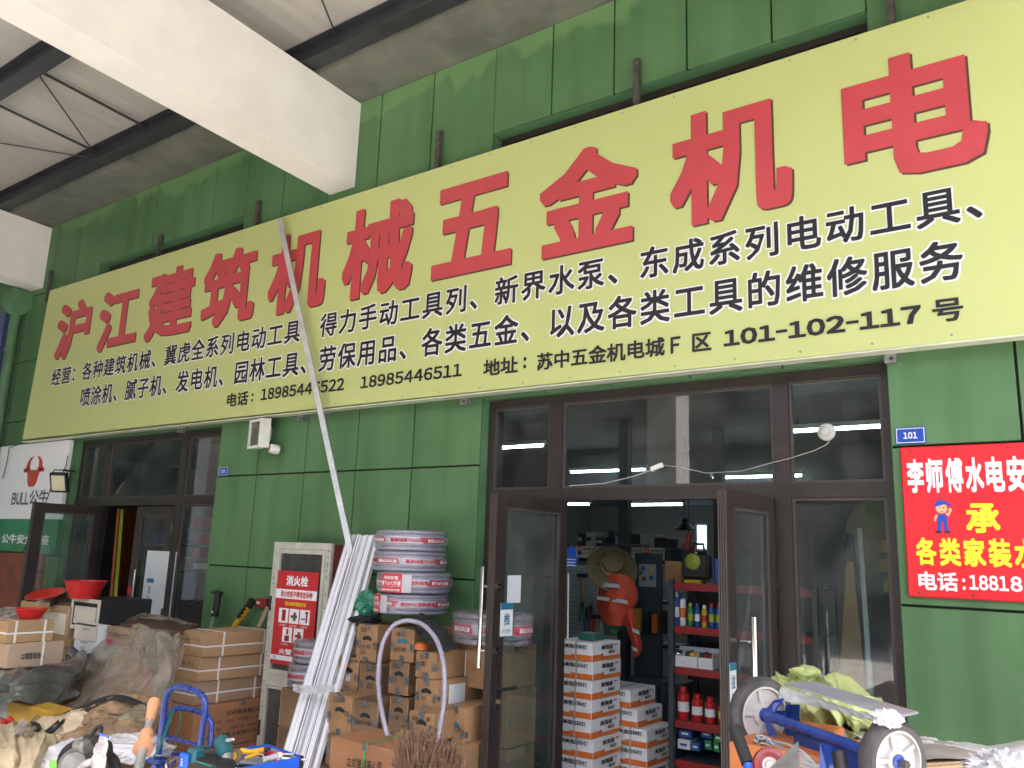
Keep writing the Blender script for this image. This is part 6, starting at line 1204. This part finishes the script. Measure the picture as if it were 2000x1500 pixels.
o = MB().sheet([[(-5.584, -2.300, 0.731), (-5.299, -2.350, 0.784), (-5.222, -2.300, 0.754)], [(-5.059, -2.550, 0.776), (-4.756, -2.620, 0.852), (-4.835, -2.500, 0.802)], [(-4.863, -2.650, 0.749), (-4.533, -2.750, 0.822), (-4.702, -2.600, 0.791)], [(-4.803, -2.700, 0.696), (-4.501, -2.780, 0.756), (-4.635, -2.660, 0.735)]], 70, 60, .035, 3, 95, pf=(1.3, 2.4)).build('cream_cloth', 'sack_cream', None, True); tag(o, 'cream cloth bag standing upright right of the corner cloth', 'cloth')
for k, pts in enumerate(([(-5.441, -2.300, 0.734), (-5.220, -2.360, 0.797), (-5.183, -2.320, 0.847), (-5.321, -2.200, 0.866), (-5.246, -2.150, 0.905), (-5.083, -2.150, 0.966), (-5.007, -2.100, 0.991), (-4.840, -2.100, 1.002), (-4.646, -2.100, 0.981)], [(-5.385, -2.320, 0.733), (-5.148, -2.380, 0.798), (-5.109, -2.340, 0.854), (-5.260, -2.200, 0.868), (-5.074, -2.180, 0.924), (-4.978, -2.160, 0.969), (-4.905, -2.120, 0.999), (-4.738, -2.120, 0.994), (-4.617, -2.100, 0.968)])):
    o = MB().tube(smooth(pts, 6), .012, 8).build('cable', 'rubber', None, True); tag(o, ['upper', 'lower'][k]+' of two black cables lying across the cloudy film', 'cable', 'black cables on the film')
o = MB().tube(smooth([(-5.791, -2.200, 0.730), (-5.641, -2.250, 0.773), (-5.562, -2.250, 0.778), (-5.529, -2.250, 0.755), (-5.600, -2.250, 0.728)], 5), .012, 8).build('cable', 'rubber', None, True); tag(o, 'short looped black cable end at the left of the film', 'cable')
o = MB().sheet([[(-5.658, -2.300, 0.792), (-5.433, -2.350, 0.806), (-5.220, -2.400, 0.774)], [(-5.460, -2.450, 0.775), (-5.198, -2.500, 0.808), (-5.033, -2.500, 0.802)]], 20, 24, .03, 6, 45, ridge=True).build('film_scrap', 'film', None, True); tag(o, 'pointed scrap of clear film on the big cream sack', 'film')
for k, (px_, mm) in enumerate(((0, 'bright_red'), (1, 'bright_red'))):
    o = MB().lump([(-6.317, -2.100, 0.671), (-6.235, -2.100, 0.698)][k], (.03, .02, .02), .3, 2, 50+k, 3).build('red_scrap', mm, None, True); tag(o, ['left', 'right'][k]+' small red scrap on the cream film at the left edge', 'scrap')
o = MB().cbox(-6.6, -4.9, -2.6, -1.75, 0, .42, .01).build('low_platform', 'ply2'); tag(o, 'low wooden platform under the sacks', 'platform')
# grey machine with dirty glove, bag strap
t = thing('pump_motor', 'small grey cast metal machine with ribs in the left foreground', 'machine', (-3.851, -2.900, 0.916))
c = Vector((-3.859, -2.900, 0.932)); m = MB()
m.lathe([(.0, -.09), (.062, -.085), (.068, -.05), (.06, -.045), (.068, -.04), (.06, -.03), (.068, -.025), (.06, -.015), (.066, .03), (.05, .07), (.0, .075)], c, (.75, -.5, .15), 20); m.build('housing', 'machine_grey', t, True)
m = MB(); m.cbox(c.x-.02, c.x+.06, c.y-.02, c.y+.05, c.z+.04, c.z+.10, .012).build('terminal_box', 'machine_grey', t); MB().lathe([(.075, 0), (.085, .01), (.085, .04), (.06, .05)], c+Vector((-.06, .04, .0)), (-.75, .5, -.15), 20).build('end_cap', 'rubber', t, True)
MB().tube(smooth([c+Vector((.0, .05, .09)), c+Vector((.01, .07, .14)), c+Vector((.07, .06, .15)), c+Vector((.10, .03, .09)), c+Vector((.09, .0, .02))], 6), .009, 8).build('cable', 'rubber', t, True)
gl = thing('work_glove', 'dirty white cotton glove hanging over the grey machine', 'glove', (-3.574, -2.950, 0.990)); P_ = Vector((-3.510, -2.980, 1.035)); m = MB()
m.sheet([[P_+Vector((-.04, 0, .075)), P_+Vector((.0, -.015, .082)), P_+Vector((.035, 0, .072))], [P_+Vector((-.045, -.01, .02)), P_+Vector((0, -.03, .02)), P_+Vector((.05, -.01, .01))], [P_+Vector((-.055, -.01, -.05)), P_+Vector((0, -.03, -.055)), P_+Vector((.055, -.01, -.06))], [P_+Vector((-.05, .0, -.10)), P_+Vector((0, -.01, -.11)), P_+Vector((.05, .0, -.10))]], 30, 24, .012, 16, 7, ridge=True); m.build('palm', 'glove_white', gl, True)
for k in range(4): a = P_+Vector((-.045+.03*k, -.02, -.09)); MB().tube(smooth([a, a+Vector((.004*k, -.02, -.04)), a+Vector((.006*k-.01, .0, -.085))], 4), [.014]*8+[.009], 10).build('finger', 'glove_white', gl, True)
MB().tube(smooth([P_+Vector((-.045, -.01, -.03)), P_+Vector((-.085, -.03, -.05)), P_+Vector((-.10, -.03, -.10))], 4), [.016]*8+[.010], 10).build('thumb', 'glove_white', gl, True)
MB().tube([P_+Vector((-.042, -.004, .078)), P_+Vector((0, -.018, .085)), P_+Vector((.036, -.004, .075))], .004, 6).build('cuff_edge', 'blue_bright', gl)
o = MB().tube(smooth([(-4.067, -2.750, 0.980), (-3.814, -2.850, 1.031), (-3.640, -2.900, 1.049), (-3.555, -2.920, 1.018), (-3.425, -2.950, 0.984)], 6), [.02+.004*math.sin(i) for i in range(25)], 8).build('bag_strap', 'rubber', None, True); tag(o, 'crumpled black fabric strap right of the dirty glove', 'strap')
o = MB().bar((-4.257, -2.800, 0.839), (-4.074, -2.800, 0.878), .02, .05).build('green_strip', 'lime_plastic'); tag(o, 'bright green plastic strip left of the grey machine', 'strip')
o = MB().bar((-4.279, -2.450, 0.800), (-4.218, -2.400, 0.826), .03, .02).build('green_strip', 'lime_plastic'); tag(o, 'bright green plastic strip by the blue trolley base', 'strip')
# aluminium pole with salmon clamps
sp = thing('telescopic_pole', 'grey telescopic pole with salmon plastic clamps', 'pole', (-3.628, -2.750, 0.927)); a, b = Vector((-3.860, -2.550, 1.150)), Vector((-3.608, -2.750, 0.931)); d = (b-a).normalized(); L_ = (b-a).length
def on(f): return a+(b-a)*f
MB().tube([on(.0), on(.66)], .0165, 14).build('upper_tube', 'alu_pole', sp, True); e = b+d*(b.z/(-d.z)-.01); MB().tube([on(.62), e], .0215, 14).build('lower_tube', 'alu_pole', sp, True)
MB().tube([on(-.02), on(.12), on(.30)], [.028, .026, .021], 14).build('top_clamp', 'salmon', sp, True); MB().tube([on(-.05), on(-.015)], [.022, .022], 12).build('cap', 'rubber', sp, True)
MB().cbox(on(.05).x-.042, on(.05).x-.02, on(.05).y-.01, on(.05).y+.01, on(.1).z, on(-.01).z, .004).build('catch', 'salmon', sp)
MB().lathe([(.022, -.045), (.03, -.04), (.032, .01), (.028, .04), (.020, .045)], on(.58), (a-b), 16).build('middle_clamp', 'salmon', sp, True); MB().lathe([(.026, -.02), (.044, -.016), (.044, .0), (.03, .012)], on(.70), (a-b), 18).build('clamp_ring', 'salmon', sp, True)
MB().tube([on(.57)+Vector((.02, 0, 0)), on(.57)+Vector((.055, -.005, .0))], [.016, .012], 10).build('clamp_knob', 'salmon', sp, True)
# blue trolley
tr = thing('hand_trolley', 'blue tubular platform trolley with rounded handle left of the toolbox', 'trolley', (-3.831, -2.400, 0.882)); rr = .0155
U1 = smooth([(-4.040, -2.380, 0.798), (-4.035, -2.380, 0.943), (-4.033, -2.380, 1.110), (-4.000, -2.380, 1.171), (-3.925, -2.380, 1.197), (-3.785, -2.380, 1.193), (-3.717, -2.380, 1.173), (-3.691, -2.380, 1.122), (-3.701, -2.380, 0.992), (-3.704, -2.380, 0.853)], 6)
MB().tube(U1, rr, 14).build('handle_frame', 'blue_paint', tr, True)
U2 = smooth([(-4.425, -2.100, 0.741), (-4.414, -2.100, 0.929), (-4.382, -2.100, 0.992), (-4.313, -2.100, 1.015), (-4.133, -2.100, 1.019), (-4.047, -2.100, 0.999), (-4.014, -2.100, 0.945), (-4.012, -2.100, 0.755)], 6); MB().tube(U2, rr*.95, 14).build('rear_frame', 'blue_paint', tr, True)
MB().tube([(-4.037, -2.380, 0.953), (-3.723, -2.380, 0.954)], .009, 10).build('rung', 'blue_paint', tr, True)
for a_, b_ in (((-4.470, -2.350, 0.748), (-4.386, -2.300, 0.809)), ((-4.386, -2.300, 0.809), (-3.921, -2.350, 0.836)), ((-4.237, -2.400, 0.823), (-3.833, -2.450, 0.855)), ((-3.803, -2.550, 0.865), (-4.033, -2.200, 0.843)), ((-4.277, -2.200, 0.805), (-3.950, -2.200, 0.831))): MB().tube([a_, b_], .013, 10).build('base_tube', 'blue_paint', tr, True)
for p_ in (U1[0], U1[-1], U2[0], U2[-1]): MB().tube([p_, (p_.x, p_.y, .06)], rr, 10).build('leg', 'blue_paint', tr)
c = Vector((-3.652, -2.550, 0.907)); MB().lathe([(.02, -.008), (.034, -.008), (.034, .008), (.02, .008)], c, (.3, -.8, .5), 20, close=True).build('castor_ring', 'chrome', tr, True)
t = thing('tied_rope', 'dark green cord looped over the blue trolley', 'cord', (-3.932, -2.400, 1.057)); MB().tube(smooth([(-3.916, -2.420, 1.090), (-3.921, -2.420, 1.049), (-3.956, -2.420, 0.960), (-3.998, -2.420, 0.883), (-4.013, -2.420, 0.852)], 5), .004, 6).build('cord', 'rope_green', t); MB().tube(smooth([(-3.887, -2.420, 1.101), (-3.928, -2.420, 1.000), (-3.972, -2.420, 0.910), (-4.015, -2.420, 0.861)], 5), .004, 6).build('cord', 'rope_green', t); MB().tube(smooth([(-4.290, -2.120, 1.007), (-4.267, -2.120, 0.965), (-4.285, -2.120, 0.883), (-4.293, -2.120, 0.830)], 5), .004, 6).build('cord', 'rope_green', t)
# blue tool tray on its cart
zt = 1.02; C1, C2, C3 = Vector((-3.266, -2.336, 1.020)), Vector((-2.975, -2.380, 1.020)), Vector((-2.997, -2.731, 1.020)); C4 = C1+C3-C2
tb = thing('tool_cart', 'bright blue tool tray full of hand tools, grey inside', 'tool cart', ((C1.x+C3.x)/2, (C1.y+C3.y)/2, 0))
def vwall(mb, a, b, z0, z1, w): mb.bar(Vector((a.x, a.y, (z0+z1)/2)), Vector((b.x, b.y, (z0+z1)/2)), w, z1-z0); return mb
for a_, b_ in ((C1, C2), (C2, C3), (C3, C4), (C4, C1)): vwall(MB(), a_, b_, zt-.14, zt, .008).build('tray_side', 'blue_bright', tb)
MB().quad(C1-EZ*.05, C2-EZ*.05, C3-EZ*.05, C4-EZ*.05, .004).build('tray_floor', 'box_grey', tb)
n1 = (C1-C2).normalized(); n2 = (C3-C2).normalized(); vwall(MB(), C1+n2*.008-n1*.01, C2+n2*.008+n1*.01, zt-.05, zt-.006, .004).build('grey_lining', 'box_grey', tb)
MB().cbox(C2.x-.012, C2.x+.008, C2.y-.014, C2.y+.008, zt-.14, zt+.002, .003).build('corner_piece', 'rubber', tb)
for z_ in (zt-.03, zt-.065): MB().lathe([(.006, 0), (.006, .003), (0, .004)], (C2.x-.003, C2.y-.014, z_), (0, -1, 0), 8).build('screw', 'chrome', tb)
for p_ in (C1, C2, C3, C4): MB().box(p_.x-.012, p_.x+.012, p_.y-.012, p_.y+.012, .05, zt-.14).build('leg', 'blue_paint', tb)
def tray(u, v, h=0.0): return C2+(C1-C2)*u+(C3-C2)*v+EZ*(h-.045)     # u towards the back, v towards the left
def toolobj(nm, lb, cat, p): return thing(nm, lb, cat, p, 'tools in the blue tray')
t = toolobj('pliers', 'yellow handled cutter lying at the back of the blue tray', 'pliers', tray(.75, .4)); MB().tube(smooth([(-3.237, -2.500, 1.021), (-3.192, -2.480, 1.019), (-3.122, -2.460, 1.037)], 5), [.012]*11, 10).build('handle', 'tool_yellow', t, True); MB().tube([(-3.172, -2.520, 1.003), (-3.114, -2.500, 1.027)], [.009, .007], 8).build('handle', 'tool_yellow', t, True); MB().tube([(-3.122, -2.460, 1.037), (-3.101, -2.450, 1.043)], [.012, .006], 8).build('jaw', 'rubber', t)
t = toolobj('screwdriver', 'grey and white screwdriver near the tray corner', 'screwdriver', tray(.3, .3)); a_, b_ = Vector((-2.883, -2.660, 1.067)), Vector((-2.867, -2.600, 1.074)); MB().tube([a_, a_.lerp(b_, .12), a_.lerp(b_, .14), b_], [.011, .012, .009, .012], 12).build('handle', 'box_grey', t, True); MB().tube([b_, b_+(b_-a_)*.25], [.013, .009], 12).build('collar', 'plastic_white', t, True); MB().tube([b_, b_+(b_-a_)*.55], .003, 6).build('blade', 'chrome', t)
t = toolobj('cordless_driver', 'teal and black cordless driver hanging over the tray edge', 'drill', (-3.006, -2.750, 1.068)); c = Vector((-3.062, -2.720, 1.089))
MB().tube([(-3.111, -2.700, 1.111), (-3.059, -2.720, 1.090), (-3.010, -2.740, 1.069)], [.030, .033, .027], 14).build('motor_body', 'teal_tool', t, True); MB().tube([(-3.120, -2.700, 1.119), (-3.107, -2.700, 1.109)], [.028, .032], 14).build('rear_cap', 'rubber', t, True); MB().tube([(-3.010, -2.740, 1.069), (-2.991, -2.745, 1.054), (-2.978, -2.750, 1.040)], [.026, .020, .007], 12).build('gearbox', 'machine_grey', t, True); MB().tube([(-2.983, -2.750, 1.048), (-2.976, -2.750, 1.027)], .007, 8).build('anvil', 'chrome', t, True)
MB().tube([(-3.077, -2.730, 1.081), (-3.127, -2.750, 1.072), (-3.156, -2.770, 1.067)], [.019, .017, .021], 10).build('grip', 'rubber', t, True); MB().cbox((-3.183, -2.790, 1.066)[0], (-3.125, -2.790, 1.075)[0], -2.81, -2.72, (-3.148, -2.790, 1.032)[2], (-3.159, -2.790, 1.087)[2], .008).build('battery', 'teal_tool', t)
MB().tube([(-3.030, -2.730, 1.127), (-2.978, -2.740, 1.140)], [.008, .005], 6).build('vent', 'alu_dull', t)
t = toolobj('battery_pack', 'black battery pack with green edge below the cordless driver', 'battery', (-3.030, -2.800, 1.034)); MB().cbox((-3.077, -2.820, 1.039)[0], (-2.940, -2.820, 1.061)[0], -2.85, -2.74, (-2.999, -2.820, 1.020)[2], (-3.008, -2.820, 1.071)[2], .012).build('case', 'rubber', t); MB().box((-3.060, -2.820, 1.057)[0], (-2.949, -2.820, 1.075)[0], -2.852, -2.849, (-3.006, -2.820, 1.060)[2], (-3.007, -2.820, 1.066)[2]).build('edge', 'rope_green', t)
t = toolobj('blade_holder', 'bright blue packet with white 100 print left of the driver', 'packet', (-3.203, -2.800, 1.025)); x0, x1, z0, z1 = (-3.205, -3.150, 0.999, 1.070); MB().cbox(x0, x1, -2.825, -2.812, z0, z1, .004).build('packet', 'blue_bright', t); g = MB(); letter(g, '100', (x0+.018, -2.8265, z0+.052), EZ*-1, EX, .03, .010, .02); g.build('lettering', 'white_print', t, kind='stuff')
t = toolobj('tape_measure', 'worn yellow and black tape measure beside the driver', 'tape measure', (-3.064, -2.660, 1.056)); MB().lathe([(0, -.014), (.026, -.014), (.028, 0), (.026, .014), (0, .014)], (-3.060, -2.660, 1.051), (.3, -1, .2), 18).build('case', 'sack_brown', t, True); MB().lathe([(.010, .014), (.016, .0145), (.016, .016), (0, .016)], (-3.060, -2.660, 1.051), (.3, -1, .2), 14).build('hub', 'tool_yellow', t)
random.seed(5)
for k in range(9):
    u, v = random.uniform(.15, .85), random.uniform(.15, .8); a_ = tray(u, v, .012+.004*k); an = random.uniform(-.6, .6); b_ = a_+Vector((math.cos(an), math.sin(an), .02))*random.uniform(.07, .13)
    t = toolobj('hand_tool', ['short black hex key', 'black pair of tweezers', 'thin steel chisel', 'red handled file', 'black marker', 'small chrome spanner', 'steel drill bit', 'pink handled cutter', 'black cable tie bundle'][k]+' among the tools in the blue tray', 'tool', a_); MB().tube([a_, b_], random.uniform(.004, .009), 8).build('shaft', ['rubber', 'rubber', 'chrome', 'bright_red', 'rubber', 'chrome', 'alu_dull', 'red_label', 'rubber'][k], t, True); MB().tube([b_, b_+(b_-a_)*.35], .004, 6).build('tip', 'alu_dull', t)

# ============================================================ right foreground: upturned hand truck and goods
mat('toe_plate', (.36, .37, .42), .35, .3, var=.1, scale=5); mat('tyre', (.055, .052, .055), .55, var=.4, scale=14); mat('wheel_white', (.42, .41, .40), .4, var=.05); mat('wheel_red', (.20, .02, .03), .35, var=.1); mat('sack_lime', (.36, .42, .17), .6, var=.12, scale=5, bump=.5, bscale=10); mat('orange_carton', (.42, .13, .035), .55, var=.06); mat('white_film', (.58, .59, .62), .35, var=.04); mat('board_grey', (.30, .28, .25), .7, var=.15, stretch=(.3, 1, 3)); mat('ply_edge', (.48, .34, .20), .6, var=.15); mat('wire_grey', (.32, .33, .35), .45, .4, var=.15)
ht = thing('hand_truck', 'upturned blue hand truck with two white rimmed wheels and wrapped toe plate', 'hand truck', (-0.822, -2.200, 1.384))
HL, HR = Vector((-1.034, -2.120, 1.417)), Vector((-0.565, -2.420, 1.395)); AX_ = (HR-HL).normalized()
def wheel(c, r, par):
    w = .024
    W_ = MB().lathe([(r*.76, -w), (r*.9, -w*1.05), (r*.985, -w*.6), (r, 0), (r*.985, w*.6), (r*.9, w*1.05), (r*.76, w)], c, AX_, 48, close=True).build('wheel', 'tyre', par, True)
    MB().lathe([(r*.775, -w*.8), (r*.775, w*.95), (r*.70, w*1.0), (r*.66, w*.45), (r*.34, w*.35), (r*.30, w*.8), (r*.18, w*.85), (r*.18, -w*.8)], c, AX_, 40, close=True).build('rim', 'wheel_white', W_, True)
    q = Vector((0, 0, 1)).rotation_difference(AX_)
    for k in range(5):
        a_ = 2*math.pi*k/5+.3; d_ = q @ Vector((math.cos(a_), math.sin(a_), 0)); MB().bar(c+AX_*w*.55+d_*r*.28, c+AX_*w*.55+d_*r*.70, .012, .010, AX_).build('spoke', 'wheel_white', W_)
    MB().lathe([(.0, -w*1.1), (r*.19, -w*1.1), (r*.19, w*1.0), (r*.10, w*1.15), (r*.10, w*1.5), (0, w*1.5)], c, AX_, 20).build('hub', 'blue_paint', W_, True); return W_
RW = .128
wheel(HL, .118, ht); wheel(HR, .106, ht); MB().lathe([(.0, 0), (.011, 0), (.011, .016), (0, .018)], HR+AX_*.036, AX_, 6).build('axle_bolt', 'rust', ht)
MB().tube([HL+AX_*.02, HR], .0165, 16).build('axle', 'blue_paint', ht, True)
def plate(pts, mm, nm, th=.006): 
    P = [Vector(p) for p in pts]; n = (P[1]-P[0]).cross(P[-1]-P[0]).normalized()*th; k = len(P); return MB().add(P+[p+n for p in P], [tuple(range(k)), tuple(range(k, 2*k))[::-1]]+[(i, i+k, (i+1) % k+k, (i+1) % k) for i in range(k)]).build(nm, mm, ht)
plate([(-0.976, -2.160, 1.466), (-0.942, -2.160, 1.476), (-0.982, -2.160, 1.415), (-0.977, -2.160, 1.372), (-0.945, -2.180, 1.314), (-0.962, -2.180, 1.298), (-0.994, -2.160, 1.353), (-1.018, -2.140, 1.407), (-1.012, -2.140, 1.430)], 'blue_paint', 'side_bracket')
plate([(-0.599, -2.450, 1.489), (-0.561, -2.400, 1.495), (-0.605, -2.380, 1.412), (-0.632, -2.380, 1.357), (-0.657, -2.380, 1.353), (-0.654, -2.380, 1.414)], 'blue_paint', 'side_bracket')
plate([(-0.964, -2.080, 1.449), (-0.917, -2.080, 1.455), (-0.915, -2.100, 1.325), (-0.932, -2.100, 1.310), (-0.961, -2.100, 1.318)], 'blue_paint', 'upright_channel')
plate([(-0.995, -2.100, 1.428), (-0.951, -2.100, 1.434), (-0.952, -2.100, 1.421), (-0.996, -2.100, 1.409)], 'blue_paint', 'brace')
plate([(-0.904, -2.200, 1.397), (-0.652, -2.360, 1.388), (-0.647, -2.380, 1.338), (-0.893, -2.220, 1.344)], 'navy_paint' if 0 else mat('navy_paint', (.012, .03, .15), .35, var=.15), 'back_plate')
plate([(-0.774, -2.360, 1.400), (-0.736, -2.380, 1.400), (-0.742, -2.400, 1.322), (-0.766, -2.400, 1.318)], 'blue_paint', 'angle_bar', .02)
for a_, b_, nm in (((-0.689, -2.480, 1.403), (-0.669, -2.520, 1.323), 'foam_grip'), ((-0.998, -2.450, 1.423), (-0.939, -2.500, 1.338), 'foam_grip')): MB().tube([a_, b_], .0185, 16).build(nm, 'rubber', ht, True)
MB().tube([(-0.939, -2.500, 1.338), (-0.919, -2.520, 1.292)], .014, 12).build('handle_tube', 'blue_bright', ht, True)
# toe plate with wrapped film
TP = [(-0.947, -2.140, 1.518), (-0.902, -1.980, 1.514), (-0.531, -2.220, 1.493), (-0.543, -2.440, 1.507)]
MB().quad(*TP, .006).build('toe_plate', 'toe_plate', ht)
A_, D_ = Vector(TP[0]), Vector(TP[3]); MB().sheet([[A_+Vector((-.005, -.006, -.004)), A_.lerp(D_, .33)+Vector((0, -.006, -.006)), A_.lerp(D_, .66)+Vector((0, -.006, -.008)), A_.lerp(D_, .90)+Vector((0, -.006, -.008))], [A_+Vector((-.02, .0, -.05)), A_.lerp(D_, .33)+Vector((-.01, .02, -.038)), A_.lerp(D_, .66)+Vector((-.0, .02, -.032)), A_.lerp(D_, .90)+Vector((0, .01, -.024))]], 14, 60, .008, 14, 3, ridge=True).build('wrapping', 'wrap_grey' if 0 else mat('wrap_grey', (.42, .46, .46), .35, var=.3, scale=18, stretch=(.3, .3, 3)), ht, True)
MB().lump(Vector((-0.563, -2.460, 1.508)), (.036, .022, .022), .5, 2.0, 5, 4).build('wrapping_end', 'white_film', ht, True)
# small red castor, grey sheet, wires, cartons beneath
c = Vector((-0.857, -2.550, 1.354)); t = thing('castor_wheel', 'small dark red castor wheel under the hand truck', 'wheel', c); ax2 = Vector((.45, -.8, .3)); MB().lathe([(.022, -.014), (.044, -.013), (.048, 0), (.044, .013), (.034, .015), (.022, .008)], c, ax2, 28, close=True).build('tyre', 'wheel_red', t, True); MB().lathe([(.0, .004), (.012, .010), (.014, .004), (.032, .012), (.034, .015), (.034, -.01), (0, -.01)], c, ax2, 28).build('rim', 'wheel_white', t, True)
o = MB().quad((-0.852, -2.600, 1.347), (-0.756, -2.620, 1.361), (-0.786, -2.520, 1.425), (-0.793, -2.520, 1.418), .003).build('sheet_metal', 'galv'); tag(o, 'pale grey metal sheet corner standing before the hand truck', 'sheet')
wc = thing('wire_coil', 'tangle of grey wire behind the small red castor', 'wire', (-0.950, -2.300, 1.335)); random.seed(9)
for k in range(16):
    q = [Vector((-0.985, -2.300, 1.342))+Vector((.0, .01*k*.3, random.uniform(-.03, .02))), Vector((-0.965, -2.300, 1.363))+Vector((random.uniform(-.02, .02), random.uniform(-.02, .02), random.uniform(-.01, .02))), Vector((-0.917, -2.300, 1.352))+Vector((random.uniform(-.03, .03), 0, random.uniform(-.03, .02))), Vector((-0.829, -2.340, 1.332))+Vector((0, 0, random.uniform(-.04, .03))), Vector((-0.727, -2.340, 1.314))+Vector((0, 0, random.uniform(-.05, .02)))]
    MB().tube(smooth(q, 5), .0035, 6).build('strand', 'wire_grey', wc, True)
x0, x1, z0, z1 = (-1.039, -0.733, 1.224, 1.363); carton(x0, x0+(x1-x0)*.66, -1.98, -1.86, 1.0, (-0.886, -1.980, 1.369)[2], 'orange carton with red and black print under the hand truck', 'orange_carton', None, tape=False, front=(('EDISON', .45, .75, .45, .6, .01), ('24', .7, .85, .12, .4, .02)))
ocy = carton(x0-.02, x1-.02, -2.34, -1.99, .98, (-0.856, -2.300, 1.338)[2]+.02, 'lower orange carton behind the grey wires', 'orange_carton', None, tape=False, front=(('↻', .35, .45, .4, .7, .02), ('24', .62, .75, .1, .5, .02)))
o = MB().quad((-1.036, -2.250, 1.345), (-0.999, -2.250, 1.341), (-0.980, -2.300, 1.257), (-1.000, -2.300, 1.253), .01).build('green_board', 'sign_green'); tag(o, 'green board edge left of the small red castor', 'board')
o = MB().quad((-1.107, -1.900, 1.314), (-1.052, -1.900, 1.315), (-1.046, -1.900, 1.258), (-1.108, -1.900, 1.257), .01).build('yellow_carton', 'box_yellow'); tag(o, 'yellow carton corner behind the left white wheel', 'carton')
o = MB().sheet([[(-0.991, -1.500, 1.320), (-0.924, -1.450, 1.308), (-0.840, -1.400, 1.283)], [(-0.882, -1.750, 1.346), (-0.834, -1.750, 1.319), (-0.761, -1.800, 1.300)]], 16, 20, .02, 5, 8).build('paper_sheet', 'paper_cream', None, True); tag(o, 'grey brown paper sheet under the lime sack', 'paper')
o = MB().sheet([[(-1.302, -1.200, 1.358), (-1.243, -1.150, 1.407), (-1.122, -1.150, 1.411), (-1.026, -1.150, 1.422), (-0.906, -1.150, 1.371)],
 [(-1.233, -1.400, 1.427), (-1.161, -1.380, 1.465), (-1.054, -1.380, 1.470), (-0.963, -1.380, 1.482), (-0.846, -1.380, 1.407)],
 [(-1.160, -1.620, 1.431), (-1.056, -1.700, 1.463), (-0.956, -1.720, 1.473), (-0.863, -1.700, 1.468), (-0.808, -1.580, 1.390)],
 [(-1.130, -1.700, 1.405), (-1.016, -1.820, 1.420), (-0.915, -1.840, 1.418), (-0.831, -1.800, 1.410), (-0.784, -1.660, 1.368)],
 [(-1.152, -1.620, 1.351), (-1.038, -1.740, 1.358), (-0.932, -1.760, 1.354), (-0.851, -1.720, 1.346), (-0.797, -1.600, 1.320)],
 [(-1.220, -1.400, 1.288), (-1.131, -1.420, 1.271), (-1.021, -1.420, 1.268), (-0.924, -1.420, 1.270), (-0.848, -1.400, 1.267)]], 110, 130, .055, 3, 63, pf=(2.2, 4.2)).build('lime_sack', 'sack_lime', None, True); tag(o, 'large crumpled lime green woven sack behind the hand truck', 'sack')
o = MB().lump((-1.053, -1.550, 1.491), (.05, .04, .03), .6, 2.5, 64, 3).build('sack_knot', 'sack_lime', None, True); tag(o, 'tied knot on top of the lime green sack', 'knot')
tbl = thing('goods_table', 'low wooden table carrying the cartons under the hand truck', 'table', (-1.0, -1.9, 0)); MB().box(-1.75, -.35, -2.75, -1.25, .93, .97).build('table_top', 'ply', tbl)
for x in (-1.7, -.42):
    for y in (-2.68, -1.32): MB().box(x, x+.05, y, y+.05, 0, .93).build('leg', 'ply2', tbl)
# boards and white film at the right edge
bd = [((-0.774, -1.300, 1.161), (-0.451, -1.080, 1.205), 'upper thin plywood board under the white film at the right edge'), ((-0.764, -1.350, 1.159), (-0.450, -1.100, 1.194), 'second thin plywood board at the right edge')]
for k, (a_, b_, lb) in enumerate(bd):
    a_, b_ = Vector(a_), Vector(b_); o = MB().quad(a_, b_, b_+Vector((0, .22, 0)), a_+Vector((0, .22, 0)), .010).build('plywood_board', 'ply_edge'); tag(o, lb, 'board', 'plywood boards at the right edge')
o = MB().sheet([[(-0.837, -0.950, 1.205), (-0.709, -0.950, 1.203), (-0.577, -0.950, 1.200), (-0.457, -0.980, 1.196)], [(-0.798, -1.150, 1.185), (-0.681, -1.120, 1.198), (-0.557, -1.100, 1.206), (-0.449, -1.050, 1.204)], [(-0.774, -1.280, 1.164), (-0.666, -1.220, 1.179), (-0.550, -1.160, 1.197), (-0.444, -1.100, 1.213)]], 30, 50, .02, 3, 71).build('grey_board_stack', 'board_grey', None, True); tag(o, 'stained grey sheet hanging below the white film at the right edge', 'sheet')
wf = thing('white_film', 'bright white plastic film folded over the boards at the right edge', 'film', (-0.662, -1.000, 1.218))
MB().sheet([[(-0.874, -0.800, 1.187), (-0.758, -0.780, 1.188), (-0.639, -0.780, 1.185), (-0.522, -0.800, 1.193), (-0.336, -0.800, 1.256)], [(-0.837, -0.980, 1.209), (-0.723, -0.980, 1.210), (-0.610, -0.980, 1.203), (-0.498, -1.000, 1.204), (-0.321, -1.000, 1.268)], [(-0.829, -1.020, 1.200), (-0.716, -1.020, 1.201), (-0.605, -1.020, 1.198), (-0.485, -1.050, 1.199), (-0.317, -1.100, 1.240)]], 24, 90, .02, 5, 77, pf=(1.5, 5)).build('film_sheet', 'white_film', wf, True)
MB().lump((-0.402, -1.500, 1.227), (.12, .10, .07), .5, 2, 81, 5).build('film_bundle', 'white_film', wf, True)
bt = thing('goods_table', 'rough table under the plywood boards at the right edge', 'table', (-.2, -.9, 0)); MB().box(-.85, .9, -1.3, -.5, .93, .96).build('table_top', 'ply2', bt)
for x in (-.8, .8):
    for y in (-1.25, -.58): MB().box(x, x+.05, y, y+.05, 0, .93).build('leg', 'ply2', bt)
